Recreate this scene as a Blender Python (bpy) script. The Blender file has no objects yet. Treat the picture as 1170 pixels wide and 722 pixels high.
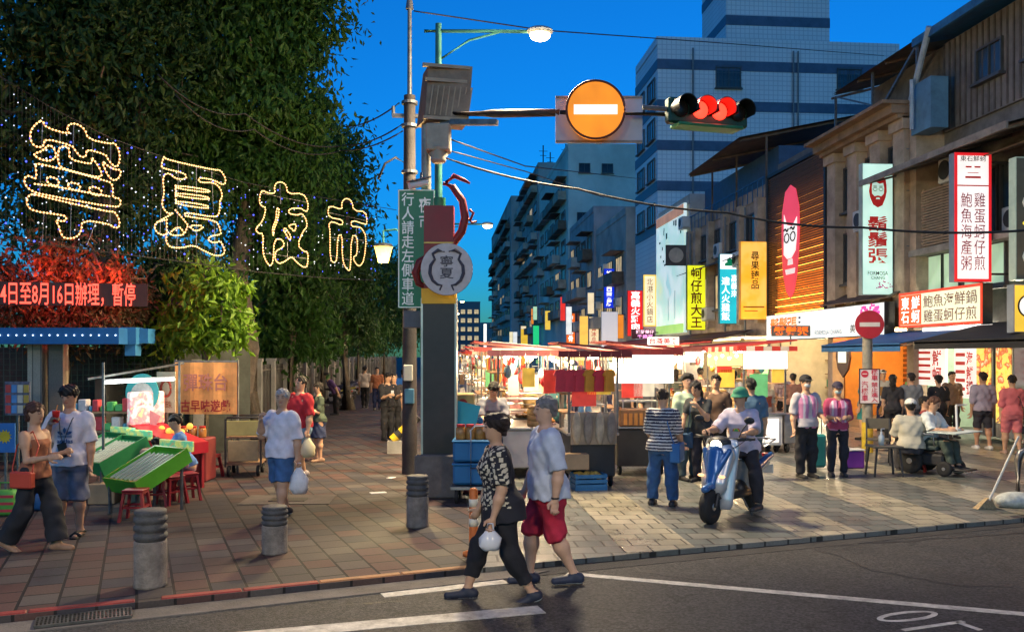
import bpy, bmesh, math, random
import numpy as np
from mathutils import Vector, Matrix
R = math.radians
scene = bpy.context.scene
C = scene.collection
# ---------------------------------------------------------------- camera
YAW = R(4.85)
CAMH = 2.05
FPX, CX, HOR = 1000.0, 585.0, 406.0      # focal length, centre column and horizon row of the 1170 px wide photograph
cd = bpy.data.cameras.new('camera')
cd.sensor_width = 36.0
cd.lens = 36.0 * FPX / 1170.0
cd.shift_y = (HOR - 361.0) / 1170.0
cd.clip_end = 3000
cd.clip_start = 0.1
cam = bpy.data.objects.new('camera', cd)
C.objects.link(cam)
cam.location = (0, 0, CAMH)
cam.rotation_euler = (R(90), 0, -YAW)
scene.camera = cam
# ---------------------------------------------------------------- dusk sky
SUN_EL, SUN_ROT = R(3.0), R(200)
world = bpy.data.worlds.new('World')
scene.world = world
world.use_nodes = True
wn, wl = world.node_tree.nodes, world.node_tree.links
wn.clear()
wo = wn.new('ShaderNodeOutputWorld')
wb = wn.new('ShaderNodeBackground')
sky = wn.new('ShaderNodeTexSky')
sky.sky_type = 'NISHITA'
sky.sun_disc = False
sky.sun_elevation = SUN_EL
sky.sun_rotation = SUN_ROT
sky.air_density = 1.0
sky.dust_density = 0.3
sky.ozone_density = 6.0
tint = wn.new('ShaderNodeMix')
tint.data_type = 'RGBA'
tint.blend_type = 'MULTIPLY'
tint.inputs[0].default_value = 1.0
tint.inputs[7].default_value = (0.75, 2.75, 2.95, 1)
wl.new(sky.outputs[0], tint.inputs[6])
wl.new(tint.outputs[2], wb.inputs[0])
wl.new(wb.outputs[0], wo.inputs[0])
wb.inputs[1].default_value = 0.15
LAMP_E, FILL_E = 4600, 5000             # street lamps and added front fill lamps, watts
sd = bpy.data.lights.new('dusk_glow', 'SUN')
sd.energy = 0.06
sd.angle = R(25)
sd.color = (0.75, 0.85, 1.0)
sun = bpy.data.objects.new('dusk_glow', sd)
C.objects.link(sun)
sun.rotation_euler = (R(90) - R(40), 0, R(180) - SUN_ROT)
scene.view_settings.view_transform = 'Standard'
scene.view_settings.look = 'None'
scene.view_settings.exposure = 0.0
scene.view_settings.gamma = 1.0
scene.view_settings.use_curve_mapping = False
scene.render.engine = 'CYCLES'
cy = scene.cycles
cy.use_denoising = True
try:
 cy.denoiser = 'OPENIMAGEDENOISE'
 cy.denoising_input_passes = 'RGB_ALBEDO_NORMAL'
except Exception:
 pass
cy.use_adaptive_sampling = True
cy.adaptive_threshold = 0.015
cy.max_bounces = 5
cy.diffuse_bounces = 3
cy.glossy_bounces = 3
cy.transmission_bounces = 4
cy.transparent_max_bounces = 6
cy.sample_clamp_indirect = 4.0
cy.caustics_reflective = False
cy.caustics_refractive = False
scene.render.film_transparent = False
# ---------------------------------------------------------------- where things stand
FWD = Vector((math.sin(YAW), math.cos(YAW), 0))
RGT = Vector((math.cos(YAW), -math.sin(YAW), 0))
def P(px, py, D):
 """point seen at photograph pixel (px, py), D metres ahead"""
 return FWD * D + RGT * ((px - CX) * D / FPX) + Vector((0, 0, CAMH + (HOR - py) * D / FPX))
def G(px, py, z=0.0):
 """ground point under photograph pixel (px, py)"""
 D = (CAMH - z) * FPX / (py - HOR)
 p = P(px, py, D)
 p.z = z
 return p
def depth(p):
 return p[0] * FWD.x + p[1] * FWD.y
def PX(px, x, z=None, py=None):
 """point on the vertical plane x = const seen at column px (and row py)"""
 t = math.tan(math.atan((px - CX) / FPX) + YAW)
 y = x / t
 D = depth((x, y))
 if py is not None:
  z = CAMH + (HOR - py) * D / FPX
 return Vector((x, y, z if z is not None else 0))
def face(d):
 """heading for something whose front is its +Y: 0 looks at the camera, 90 to the picture's right, 180 away"""
 v = -math.cos(R(d)) * FWD + math.sin(R(d)) * RGT
 return math.atan2(-v.x, v.y)
# ---------------------------------------------------------------- materials
MATS = {}
def mat(name, col, rough=0.7, metal=0.0, var=0.25, scale=3.0, bump=0.0, bscale=40.0, emit=0.0, ecol=None, spec=0.4, trans=0.0, alpha=1.0):
 """procedural principled material: base colour broken up by two noises, optional bump, optional emission"""
 if name in MATS:
  return MATS[name]
 m = bpy.data.materials.new(name)
 m.use_nodes = True
 n, l = m.node_tree.nodes, m.node_tree.links
 b = n['Principled BSDF']
 b.inputs['Roughness'].default_value = rough
 b.inputs['Metallic'].default_value = metal
 b.inputs['Specular IOR Level'].default_value = spec
 if trans:
  b.inputs['Transmission Weight'].default_value = trans
 if alpha < 1:
  b.inputs['Alpha'].default_value = alpha
 tc = n.new('ShaderNodeTexCoord')
 c4 = (col[0], col[1], col[2], 1)
 if var > 0:
  nz = n.new('ShaderNodeTexNoise')
  nz.inputs['Scale'].default_value = scale
  nz.inputs['Detail'].default_value = 6
  nz.inputs['Roughness'].default_value = 0.65
  l.new(tc.outputs['Object'], nz.inputs['Vector'])
  rp = n.new('ShaderNodeValToRGB')
  rp.color_ramp.elements[0].position = 0.3
  rp.color_ramp.elements[1].position = 0.72
  rp.color_ramp.elements[0].color = tuple(max(0, c * (1 - var)) for c in col[:3]) + (1,)
  rp.color_ramp.elements[1].color = tuple(min(1, c * (1 + var)) for c in col[:3]) + (1,)
  l.new(nz.outputs['Fac'], rp.inputs[0])
  l.new(rp.outputs[0], b.inputs['Base Color'])
  if rough < 0.9 and metal < 0.5:
   mr = n.new('ShaderNodeMapRange')
   mr.inputs['To Min'].default_value = max(0.05, rough - 0.12)
   mr.inputs['To Max'].default_value = min(1, rough + 0.12)
   l.new(nz.outputs['Fac'], mr.inputs[0])
   l.new(mr.outputs[0], b.inputs['Roughness'])
 else:
  b.inputs['Base Color'].default_value = c4
 if bump > 0:
  nb = n.new('ShaderNodeTexNoise')
  nb.inputs['Scale'].default_value = bscale
  nb.inputs['Detail'].default_value = 4
  l.new(tc.outputs['Object'], nb.inputs['Vector'])
  bp = n.new('ShaderNodeBump')
  bp.inputs['Strength'].default_value = bump
  bp.inputs['Distance'].default_value = 0.02
  l.new(nb.outputs['Fac'], bp.inputs['Height'])
  l.new(bp.outputs[0], b.inputs['Normal'])
 if emit > 0:
  e = ecol or col
  b.inputs['Emission Color'].default_value = (e[0], e[1], e[2], 1)
  b.inputs['Emission Strength'].default_value = emit
 MATS[name] = m
 return m
def glow(name, col, s, uneven=0.25, scale=1.5):
 """something that gives off light, a little uneven as a backlit panel is"""
 if name in MATS:
  return MATS[name]
 m = mat(name, tuple(c * 0.6 for c in col), 0.4, var=0)
 n, l = m.node_tree.nodes, m.node_tree.links
 b = n['Principled BSDF']
 b.inputs['Emission Color'].default_value = (col[0], col[1], col[2], 1)
 b.inputs['Emission Strength'].default_value = s
 if uneven > 0:
  tc = n.new('ShaderNodeTexCoord')
  nz = n.new('ShaderNodeTexNoise')
  nz.inputs['Scale'].default_value = scale
  l.new(tc.outputs['Object'], nz.inputs['Vector'])
  mr = n.new('ShaderNodeMapRange')
  mr.inputs['From Min'].default_value = 0.3
  mr.inputs['From Max'].default_value = 0.7
  mr.inputs['To Min'].default_value = s * (1 - uneven)
  mr.inputs['To Max'].default_value = s * (1 + uneven * 0.6)
  l.new(nz.outputs['Fac'], mr.inputs[0])
  l.new(mr.outputs[0], b.inputs['Emission Strength'])
 return m
def glow_noise(name, cols, s, scale=3.0):
 """backlit printed picture: a few colours in patches"""
 if name in MATS:
  return MATS[name]
 m = bpy.data.materials.new(name)
 m.use_nodes = True
 n, l = m.node_tree.nodes, m.node_tree.links
 b = n['Principled BSDF']
 tc = n.new('ShaderNodeTexCoord')
 nz = n.new('ShaderNodeTexNoise')
 nz.inputs['Scale'].default_value = scale
 nz.inputs['Detail'].default_value = 3
 l.new(tc.outputs['Object'], nz.inputs['Vector'])
 rp = n.new('ShaderNodeValToRGB')
 rp.color_ramp.interpolation = 'EASE'
 k = len(cols)
 while len(rp.color_ramp.elements) < k:
  rp.color_ramp.elements.new(0.5)
 for i, c in enumerate(cols):
  rp.color_ramp.elements[i].position = 0.28 + 0.44 * i / max(1, k - 1)
  rp.color_ramp.elements[i].color = (c[0], c[1], c[2], 1)
 l.new(nz.outputs['Fac'], rp.inputs[0])
 l.new(rp.outputs[0], b.inputs['Emission Color'])
 l.new(rp.outputs[0], b.inputs['Base Color'])
 b.inputs['Emission Strength'].default_value = s
 MATS[name] = m
 return m
# ---------------------------------------------------------------- mesh builder
def frame_from(d, up=Vector((0, 0, 1))):
 d = Vector(d).normalized()
 if abs(d.dot(up)) > 0.98:
  up = Vector((1, 0, 0))
 x = d.cross(up).normalized()
 y = x.cross(d).normalized()
 return x, y, d
class MB:
 def __init__(self):
  self.v, self.f, self.m, self.s = [], [], [], []
  self.mi = 0
  self.sm = False
 def use(self, i, smooth=False):
  self.mi = i
  self.sm = smooth
  return self
 def add(self, vs, fs):
  o = len(self.v)
  self.v.extend(tuple(p) for p in vs)
  for f in fs:
   self.f.append([i + o for i in f])
   self.m.append(self.mi)
   self.s.append(self.sm)
  return self
 def box(self, c, s, rz=0.0, mtx=None, bev=0.0):
  hx, hy, hz = s[0] / 2, s[1] / 2, s[2] / 2
  if bev > 0 and min(hx, hy, hz) > bev * 1.05:
   b = bev
   pts, idx = [], {}
   for sx in (-1, 1):
    for sy in (-1, 1):
     for sz in (-1, 1):
      for k in range(3):
       p = [sx * (hx - (0 if k == 0 else b)), sy * (hy - (0 if k == 1 else b)), sz * (hz - (0 if k == 2 else b))]
       idx[(sx, sy, sz, k)] = len(pts)
       pts.append(Vector(p))
   fs = []
   for k in range(3):
    i, j = (k + 1) % 3, (k + 2) % 3
    for sg in (-1, 1):
     q = []
     for (a, bb) in ((-1, -1), (1, -1), (1, 1), (-1, 1)):
      t = [0, 0, 0]; t[k] = sg; t[i] = a; t[j] = bb
      q.append(idx[(t[0], t[1], t[2], k)])
     fs.append(q if sg > 0 else q[::-1])
   for k in range(3):                       # edges along axis k
    i, j = (k + 1) % 3, (k + 2) % 3
    for a in (-1, 1):
     for bb in (-1, 1):
      t0 = [0, 0, 0]; t0[k] = -1; t0[i] = a; t0[j] = bb
      t1 = list(t0); t1[k] = 1
      q = [idx[(*t0, i)], idx[(*t1, i)], idx[(*t1, j)], idx[(*t0, j)]]
      fs.append(q if a * bb < 0 else q[::-1])
   for sx in (-1, 1):
    for sy in (-1, 1):
     for sz in (-1, 1):
      q = [idx[(sx, sy, sz, k)] for k in range(3)]
      fs.append(q if sx * sy * sz > 0 else q[::-1])
  else:
   pts = [Vector((x, y, z)) for x in (-hx, hx) for y in (-hy, hy) for z in (-hz, hz)]
   fs = [[0, 1, 3, 2], [4, 6, 7, 5], [0, 4, 5, 1], [2, 3, 7, 6], [0, 2, 6, 4], [1, 5, 7, 3]]
  c = Vector(c)
  if mtx is not None:
   pts = [c + mtx @ p for p in pts]
  elif rz:
   cs, sn = math.cos(rz), math.sin(rz)
   pts = [c + Vector((p.x * cs - p.y * sn, p.x * sn + p.y * cs, p.z)) for p in pts]
  else:
   pts = [c + p for p in pts]
  return self.add(pts, fs)
 def bar(self, a, b, w, h=None, up=Vector((0, 0, 1))):
  """rectangular bar from a to b"""
  a, b = Vector(a), Vector(b)
  x, y, d = frame_from(b - a, up)
  h = h or w
  M = Matrix((x, d, y)).transposed()
  return self.box((a + b) / 2, (w, (b - a).length, h), mtx=M)
 def cyl(self, a, b, r0, r1=None, n=12, cap=True):
  a, b = Vector(a), Vector(b)
  r1 = r0 if r1 is None else r1
  x, y, d = frame_from(b - a)
  vs, fs = [], []
  for (p, r) in ((a, r0), (b, r1)):
   for i in range(n):
    t = 2 * math.pi * i / n
    vs.append(p + (x * math.cos(t) + y * math.sin(t)) * r)
  for i in range(n):
   j = (i + 1) % n
   fs.append([i, i + n, j + n, j])
  self.add(vs, fs)
  if cap:
   sm, self.sm = self.sm, False
   self.add(vs[:n], [list(range(n))])
   self.add(vs[n:], [list(range(n))[::-1]])
   self.sm = sm
  return self
 def tube(self, pts, r, n=6, closed=False):
  pts = [Vector(p) for p in pts]
  k = len(pts)
  vs, fs = [], []
  prev = None
  for i, p in enumerate(pts):
   if closed:
    d = pts[(i + 1) % k] - pts[i - 1]
   else:
    d = pts[min(i + 1, k - 1)] - pts[max(i - 1, 0)]
   if d.length < 1e-9:
    d = Vector((0, 0, 1))
   d.normalize()
   if prev is None:
    x, y, _ = frame_from(d)
   else:
    x = (prev - d * prev.dot(d))
    x = x.normalized() if x.length > 1e-6 else frame_from(d)[0]
    y = d.cross(x)
   prev = x
   rr = r[i] if isinstance(r, (list, tuple)) else r
   for j in range(n):
    t = 2 * math.pi * j / n
    vs.append(p + (x * math.cos(t) + y * math.sin(t)) * rr)
  m = k if closed else k - 1
  for i in range(m):
   a, b = i * n, ((i + 1) % k) * n
   for j in range(n):
    q = (j + 1) % n
    fs.append([a + j, a + q, b + q, b + j])
  if not closed:
   fs.append(list(range(n))[::-1])
   fs.append([(k - 1) * n + j for j in range(n)])
  return self.add(vs, fs)
 def lathe(self, prof, c=(0, 0, 0), n=20, axis=(0, 0, 1)):
  """profile of (radius, height) turned about an axis through c"""
  x, y, d = frame_from(axis)
  if abs(Vector(axis).z) > 0.98:
   x, y = Vector((1, 0, 0)), Vector((0, 1, 0))
  c = Vector(c)
  vs, fs = [], []
  for (r, h) in prof:
   for i in range(n):
    t = 2 * math.pi * i / n
    vs.append(c + d * h + (x * math.cos(t) + y * math.sin(t)) * max(r, 1e-4))
  for k in range(len(prof) - 1):
   for i in range(n):
    j = (i + 1) % n
    fs.append([k * n + i, k * n + j, (k + 1) * n + j, (k + 1) * n + i])
  fs.append(list(range(n))[::-1])
  fs.append([(len(prof) - 1) * n + i for i in range(n)])
  return self.add(vs, fs)
 def ell(self, c, r, n=12, m=8, mtx=None):
  c = Vector(c)
  if not isinstance(r, (tuple, list, Vector)):
   r = (r, r, r)
  vs, fs = [], []
  for i in range(m + 1):
   ph = math.pi * i / m
   for j in range(n):
    t = 2 * math.pi * j / n
    p = Vector((r[0] * math.sin(ph) * math.cos(t), r[1] * math.sin(ph) * math.sin(t), r[2] * math.cos(ph)))
    vs.append(c + (mtx @ p if mtx is not None else p))
  for i in range(m):
   for j in range(n):
    q = (j + 1) % n
    fs.append([i * n + j, (i + 1) * n + j, (i + 1) * n + q, i * n + q])
  return self.add(vs, fs)
 def prism(self, poly, o, ux, uy, th):
  """outline (list of 2D points, counter-clockwise) in the plane o + u ux + v uy, extruded th along ux x uy"""
  o, ux, uy = Vector(o), Vector(ux), Vector(uy)
  nrm = ux.cross(uy).normalized()
  k = len(poly)
  vs = [o + ux * p[0] + uy * p[1] for p in poly]
  vs2 = [v + nrm * th for v in vs]
  self.add(vs + vs2, [list(range(k))[::-1], [k + i for i in range(k)]] + [[i, (i + 1) % k, k + (i + 1) % k, k + i] for i in range(k)])
  return self
 def quad(self, a, b, c, d):
  return self.add([a, b, c, d], [[0, 1, 2, 3]])
 def mesh(self, name, mats):
  me = bpy.data.meshes.new(name)
  me.from_pydata(self.v, [], self.f)
  for m in (mats if isinstance(mats, (list, tuple)) else [mats]):
   me.materials.append(m)
  if self.f:
   me.polygons.foreach_set('material_index', self.m)
   me.polygons.foreach_set('use_smooth', self.s)
  me.update()
  return me
 def build(self, name, mats, parent=None, loc=None, rz=0.0):
  o = bpy.data.objects.new(name, self.mesh(name, mats))
  C.objects.link(o)
  if parent is not None:
   o.parent = parent
  if loc is not None:
   o.location = loc
  if rz:
   o.rotation_euler.z = rz
  return o
def obj_from(name, me, parent=None, loc=None, rz=0.0):
 o = bpy.data.objects.new(name, me)
 C.objects.link(o)
 if parent is not None:
  o.parent = parent
 if loc is not None:
  o.location = loc
 if rz:
  o.rotation_euler.z = rz
 return o
def tag(o, label, cat, group=None):
 o['label'] = label
 o['category'] = cat
 if group:
  o['group'] = group
 return o
def thing(name, label, cat, loc=(0, 0, 0), rz=0.0, group=None):
 o = bpy.data.objects.new(name, None)
 o.empty_display_size = 0.1
 C.objects.link(o)
 o.location = loc
 o.rotation_euler.z = rz
 return tag(o, label, cat, group)
def kind(o, k):
 o['kind'] = k
 return o
def dup(o, loc=None, rz=None, label=None, group=None, scale=None):
 """copy a thing with copies of its parts and sub-parts"""
 r = o.copy()
 C.objects.link(r)
 if loc is not None:
  r.location = loc
 if rz is not None:
  r.rotation_euler = (0, 0, rz)
 if scale is not None:
  r.scale = scale if isinstance(scale, (tuple, list)) else (scale,) * 3
 if label:
  r['label'] = label
 if group:
  r['group'] = group
 for ch in list(o.children):
  c = ch.copy()
  C.objects.link(c)
  c.parent = r
  for g in list(ch.children):
   d = g.copy()
   C.objects.link(d)
   d.parent = c
 return r
# ---------------------------------------------------------------- lettering
_txt = {}
def glyphs(s, bold=0.0, line=1.0):
 """flat lettering as (verts, faces), centred on 0,0, one em high per line"""
 key = (s, bold, line)
 if key in _txt:
  return _txt[key]
 cu = bpy.data.curves.new('t', 'FONT')
 cu.body = s
 cu.size = 1
 cu.offset = bold
 cu.resolution_u = 2
 cu.space_line = line
 cu.align_x = 'CENTER'
 o = bpy.data.objects.new('t', cu)
 C.objects.link(o)
 bpy.context.view_layer.update()
 me = bpy.data.meshes.new_from_object(o.evaluated_get(bpy.context.evaluated_depsgraph_get()))
 v = np.array([x.co[:2] for x in me.vertices]) if len(me.vertices) else np.zeros((1, 2))
 f = [list(p.vertices) for p in me.polygons]
 bpy.data.objects.remove(o)
 bpy.data.curves.remove(cu)
 bpy.data.meshes.remove(me)
 lo, hi = v.min(0), v.max(0)
 v = v - (lo + hi) / 2
 _txt[key] = (v, f, hi - lo)
 return _txt[key]
def letters(mb, s, o, ux, uy, w, h, bold=0.015, vertical=False, th=0.006, keep=True):
 """lettering s fitted into a w x h field centred at o in the plane ux, uy; vertical stacks the characters"""
 if vertical:
  s = '\n'.join(s)
 v, f, sz = glyphs(s, bold * .4)
 sx, sy = w / max(sz[0], 1e-3), h / max(sz[1], 1e-3)
 if keep:
  k = min(sx, sy)
  sx, sy = min(sx, k * 1.35), min(sy, k * 1.35)
 o, ux, uy = Vector(o), Vector(ux).normalized(), Vector(uy).normalized()
 nrm = ux.cross(uy).normalized()
 base = o + nrm * th
 mb.add([base + ux * (p[0] * sx) + uy * (p[1] * sy) for p in v], f)
 return mb
# ---------------------------------------------------------------- figures: smooth unions of tapered limbs, turned into one continuous skin
class Field:
 def __init__(self, lo, hi, vox):
  self.lo = np.array(lo, float)
  self.vox = vox
  self.n = np.maximum(2, np.ceil((np.array(hi) - self.lo) / vox).astype(int) + 1)
  self.ax = [(self.lo[i] + vox * np.arange(self.n[i])).astype(np.float32) for i in range(3)]
  self.d = np.full(self.n, 0.3, np.float32)
 def block(self, lo, hi):
  a = np.clip(np.floor((np.array(lo) - self.lo) / self.vox).astype(int), 0, self.n - 1)
  b = np.clip(np.ceil((np.array(hi) - self.lo) / self.vox).astype(int) + 1, 1, self.n)
  sl = tuple(slice(a[i], max(b[i], a[i] + 1)) for i in range(3))
  g = [self.ax[i][sl[i]] for i in range(3)]
  return sl, (g[0][:, None, None], g[1][None, :, None], g[2][None, None, :])
 def put(self, sl, d, k=0.0, sub=False):
  c = self.d[sl]
  if sub:
   self.d[sl] = np.maximum(c, -d)
  elif k > 0:
   h = np.maximum(k - np.abs(c - d), 0) / k
   self.d[sl] = np.minimum(c, d) - h * h * k * 0.25
  else:
   self.d[sl] = np.minimum(c, d)
 def cone(self, a, b, ra, rb, k=0.02, flat=None, ext=0.0):
  """tapered limb from a to b; flat=(axis, factor) squeezes it; ext > 0 cuts its end flat at b"""
  a, b = np.array(a, float), np.array(b, float)
  m = max(ra, rb) * 1.5 + k + 3 * self.vox
  sl, (X, Y, Z) = self.block(np.minimum(a, b) - m, np.maximum(a, b) + m)
  ab = b - a
  L2 = max(ab @ ab, 1e-9)
  px, py, pz = X - a[0], Y - a[1], Z - a[2]
  t = (px * ab[0] + py * ab[1] + pz * ab[2]) / L2
  tc = np.clip(t, 0, 1)
  qx, qy, qz = px - ab[0] * tc, py - ab[1] * tc, pz - ab[2] * tc
  if flat is not None:
   w, fz = np.array(flat[0], float), flat[1]
   s = qx * w[0] + qy * w[1] + qz * w[2]
   g = 1.0 / fz - 1.0
   qx, qy, qz = qx + w[0] * s * g, qy + w[1] * s * g, qz + w[2] * s * g
  d = np.sqrt(qx * qx + qy * qy + qz * qz) - (ra + (rb - ra) * tc)
  if ext > 0:
   d = np.maximum(d, (t - 1) * math.sqrt(L2))
  self.put(sl, d, k)
 def ell(self, c, r, M=None, k=0.02, sub=False):
  c = np.array(c, float)
  r = np.array(r, float)
  m = r.max() + k + 3 * self.vox
  sl, (X, Y, Z) = self.block(c - m, c + m)
  p = [X - c[0], Y - c[1], Z - c[2]]
  if M is not None:
   q = [M[i][0] * p[0] + M[i][1] * p[1] + M[i][2] * p[2] for i in range(3)]
  else:
   q = p
  s = np.sqrt((q[0] / r[0]) ** 2 + (q[1] / r[1]) ** 2 + (q[2] / r[2]) ** 2)
  self.put(sl, (s - 1) * r.min(), k, sub)
 def loft(self, o, M, prof, k=0.02):
  """body trunk: prof rows of (height, half width, half depth, forward shift) along the local z of frame M at o"""
  o = np.array(o, float)
  pr = np.array(prof, float)
  L = pr[-1, 0]
  c0, c1 = o + M[2] * pr[0, 0], o + M[2] * L
  m = pr[:, 1:3].max() + k + 3 * self.vox
  sl, (X, Y, Z) = self.block(np.minimum(c0, c1) - m, np.maximum(c0, c1) + m)
  p = [X - o[0], Y - o[1], Z - o[2]]
  q = [M[i][0] * p[0] + M[i][1] * p[1] + M[i][2] * p[2] for i in range(3)]
  z = np.clip(q[2], pr[0, 0], L)
  zz = z.ravel()
  rx = np.interp(zz, pr[:, 0], pr[:, 1]).reshape(z.shape)
  ry = np.interp(zz, pr[:, 0], pr[:, 2]).reshape(z.shape)
  sh = np.interp(zz, pr[:, 0], pr[:, 3]).reshape(z.shape)
  e = 2.5
  s = (np.abs(q[0] / rx) ** e + np.abs((q[1] - sh) / ry) ** e) ** (1 / e)
  d = (s - 1) * np.minimum(rx, ry)
  d = np.maximum(d, np.maximum(pr[0, 0] - q[2], q[2] - L))
  self.put(sl, d.astype(np.float32), k)
 def cut(self, o, nrm):
  """keep what lies behind the plane"""
  o, w = np.array(o, float), np.array(nrm, float)
  w = w / np.linalg.norm(w)
  X, Y, Z = self.ax[0][:, None, None], self.ax[1][None, :, None], self.ax[2][None, None, :]
  self.d = np.maximum(self.d, ((X - o[0]) * w[0] + (Y - o[1]) * w[1] + (Z - o[2]) * w[2])).astype(np.float32)
 def folds(self, amp, f, seed):
  """soft creases of cloth"""
  X, Y, Z = self.ax[0][:, None, None], self.ax[1][None, :, None], self.ax[2][None, None, :]
  a = seed * 1.7
  self.d = self.d + (amp * (np.sin(f * (Z * 0.9 + X * 1.3) + a + 2.2 * np.sin(f * 0.33 * (Y - X) + a)) + 0.7 * np.sin(f * 1.7 * (X * .8 - Z * 0.8 + Y) + 2 * a))).astype(np.float32)
 def surface(self):
  """surface nets"""
  d = self.d.copy()
  d[0], d[-1] = 0.3, 0.3
  d[:, 0], d[:, -1] = 0.3, 0.3
  d[:, :, 0], d[:, :, -1] = 0.3, 0.3
  ins = d < 0
  c = np.zeros(tuple(self.n - 1), np.int8)
  for i in (0, 1):
   for j in (0, 1):
    for k in (0, 1):
     c += ins[i:ins.shape[0] - 1 + i, j:ins.shape[1] - 1 + j, k:ins.shape[2] - 1 + k]
  act = (c > 0) & (c < 8)
  ids = np.full(act.shape, -1, np.int64)
  idx = np.argwhere(act)
  ids[act] = np.arange(len(idx))
  if len(idx) == 0:
   return np.zeros((0, 3)), np.zeros((0, 4), int)
  corners = [(i, j, k) for i in (0, 1) for j in (0, 1) for k in (0, 1)]
  acc = np.zeros((len(idx), 3))
  cnt = np.zeros(len(idx))
  for a in corners:
   for ax in range(3):
    if a[ax]:
     continue
    b = list(a)
    b[ax] = 1
    da = d[idx[:, 0] + a[0], idx[:, 1] + a[1], idx[:, 2] + a[2]]
    db = d[idx[:, 0] + b[0], idx[:, 1] + b[1], idx[:, 2] + b[2]]
    cr = (da < 0) != (db < 0)
    t = np.where(cr, da / np.where(cr, da - db, 1), 0)
    p = np.array(a, float)[None, :].repeat(len(idx), 0)
    p[:, ax] += t
    acc += p * cr[:, None]
    cnt += cr
  v = self.lo + (idx + acc / cnt[:, None]) * self.vox
  F = []
  for ax in range(3):
   s0 = [slice(None)] * 3
   s1 = [slice(None)] * 3
   s0[ax], s1[ax] = slice(0, -1), slice(1, None)
   e = np.argwhere(ins[tuple(s0)] != ins[tuple(s1)])
   u, w = (ax + 1) % 3, (ax + 2) % 3
   e = e[(e[:, u] > 0) & (e[:, w] > 0) & (e[:, u] < self.n[u] - 1) & (e[:, w] < self.n[w] - 1)]
   def at(du, dw):
    q = e.copy()
    q[:, u] -= du
    q[:, w] -= dw
    return ids[q[:, 0], q[:, 1], q[:, 2]]
   q = np.stack([at(1, 1), at(0, 1), at(0, 0), at(1, 0)], 1)
   fl = ins[e[:, 0], e[:, 1], e[:, 2]]
   q[~fl] = q[~fl][:, ::-1]
   F.append(q[(q >= 0).all(1)])
  return v, np.concatenate(F)
def np_mesh(name, v, f, mats, mi=None, smooth=True):
 me = bpy.data.meshes.new(name)
 me.vertices.add(len(v))
 me.vertices.foreach_set('co', np.asarray(v, np.float32).ravel())
 f = np.asarray(f, np.int32)
 k = f.shape[1]
 me.loops.add(f.size)
 me.loops.foreach_set('vertex_index', f.ravel())
 me.polygons.add(len(f))
 me.polygons.foreach_set('loop_start', np.arange(0, f.size, k, dtype=np.int32))
 me.polygons.foreach_set('loop_total', np.full(len(f), k, np.int32))
 for m in (mats if isinstance(mats, (list, tuple)) else [mats]):
  me.materials.append(m)
 if mi is not None:
  me.polygons.foreach_set('material_index', np.asarray(mi, np.int32))
 me.polygons.foreach_set('use_smooth', np.full(len(f), smooth, bool))
 me.update(calc_edges=True)
 me.validate()
 return me
def rotm(yaw=0, pitch=0, roll=0):
 """rows are the local x, y, z axes: pitch bends forward (+Y), roll leans to +X, yaw turns to the left"""
 M = Matrix.Rotation(R(yaw), 3, 'Z') @ Matrix.Rotation(-R(pitch), 3, 'X') @ Matrix.Rotation(R(roll), 3, 'Y')
 return np.array(M).T.copy()
def nv(v):
 v = np.array(v, float)
 return v / np.linalg.norm(v)
SKINS = [(0.50, 0.29, 0.18), (0.44, 0.24, 0.15), (0.56, 0.34, 0.23)]
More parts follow.
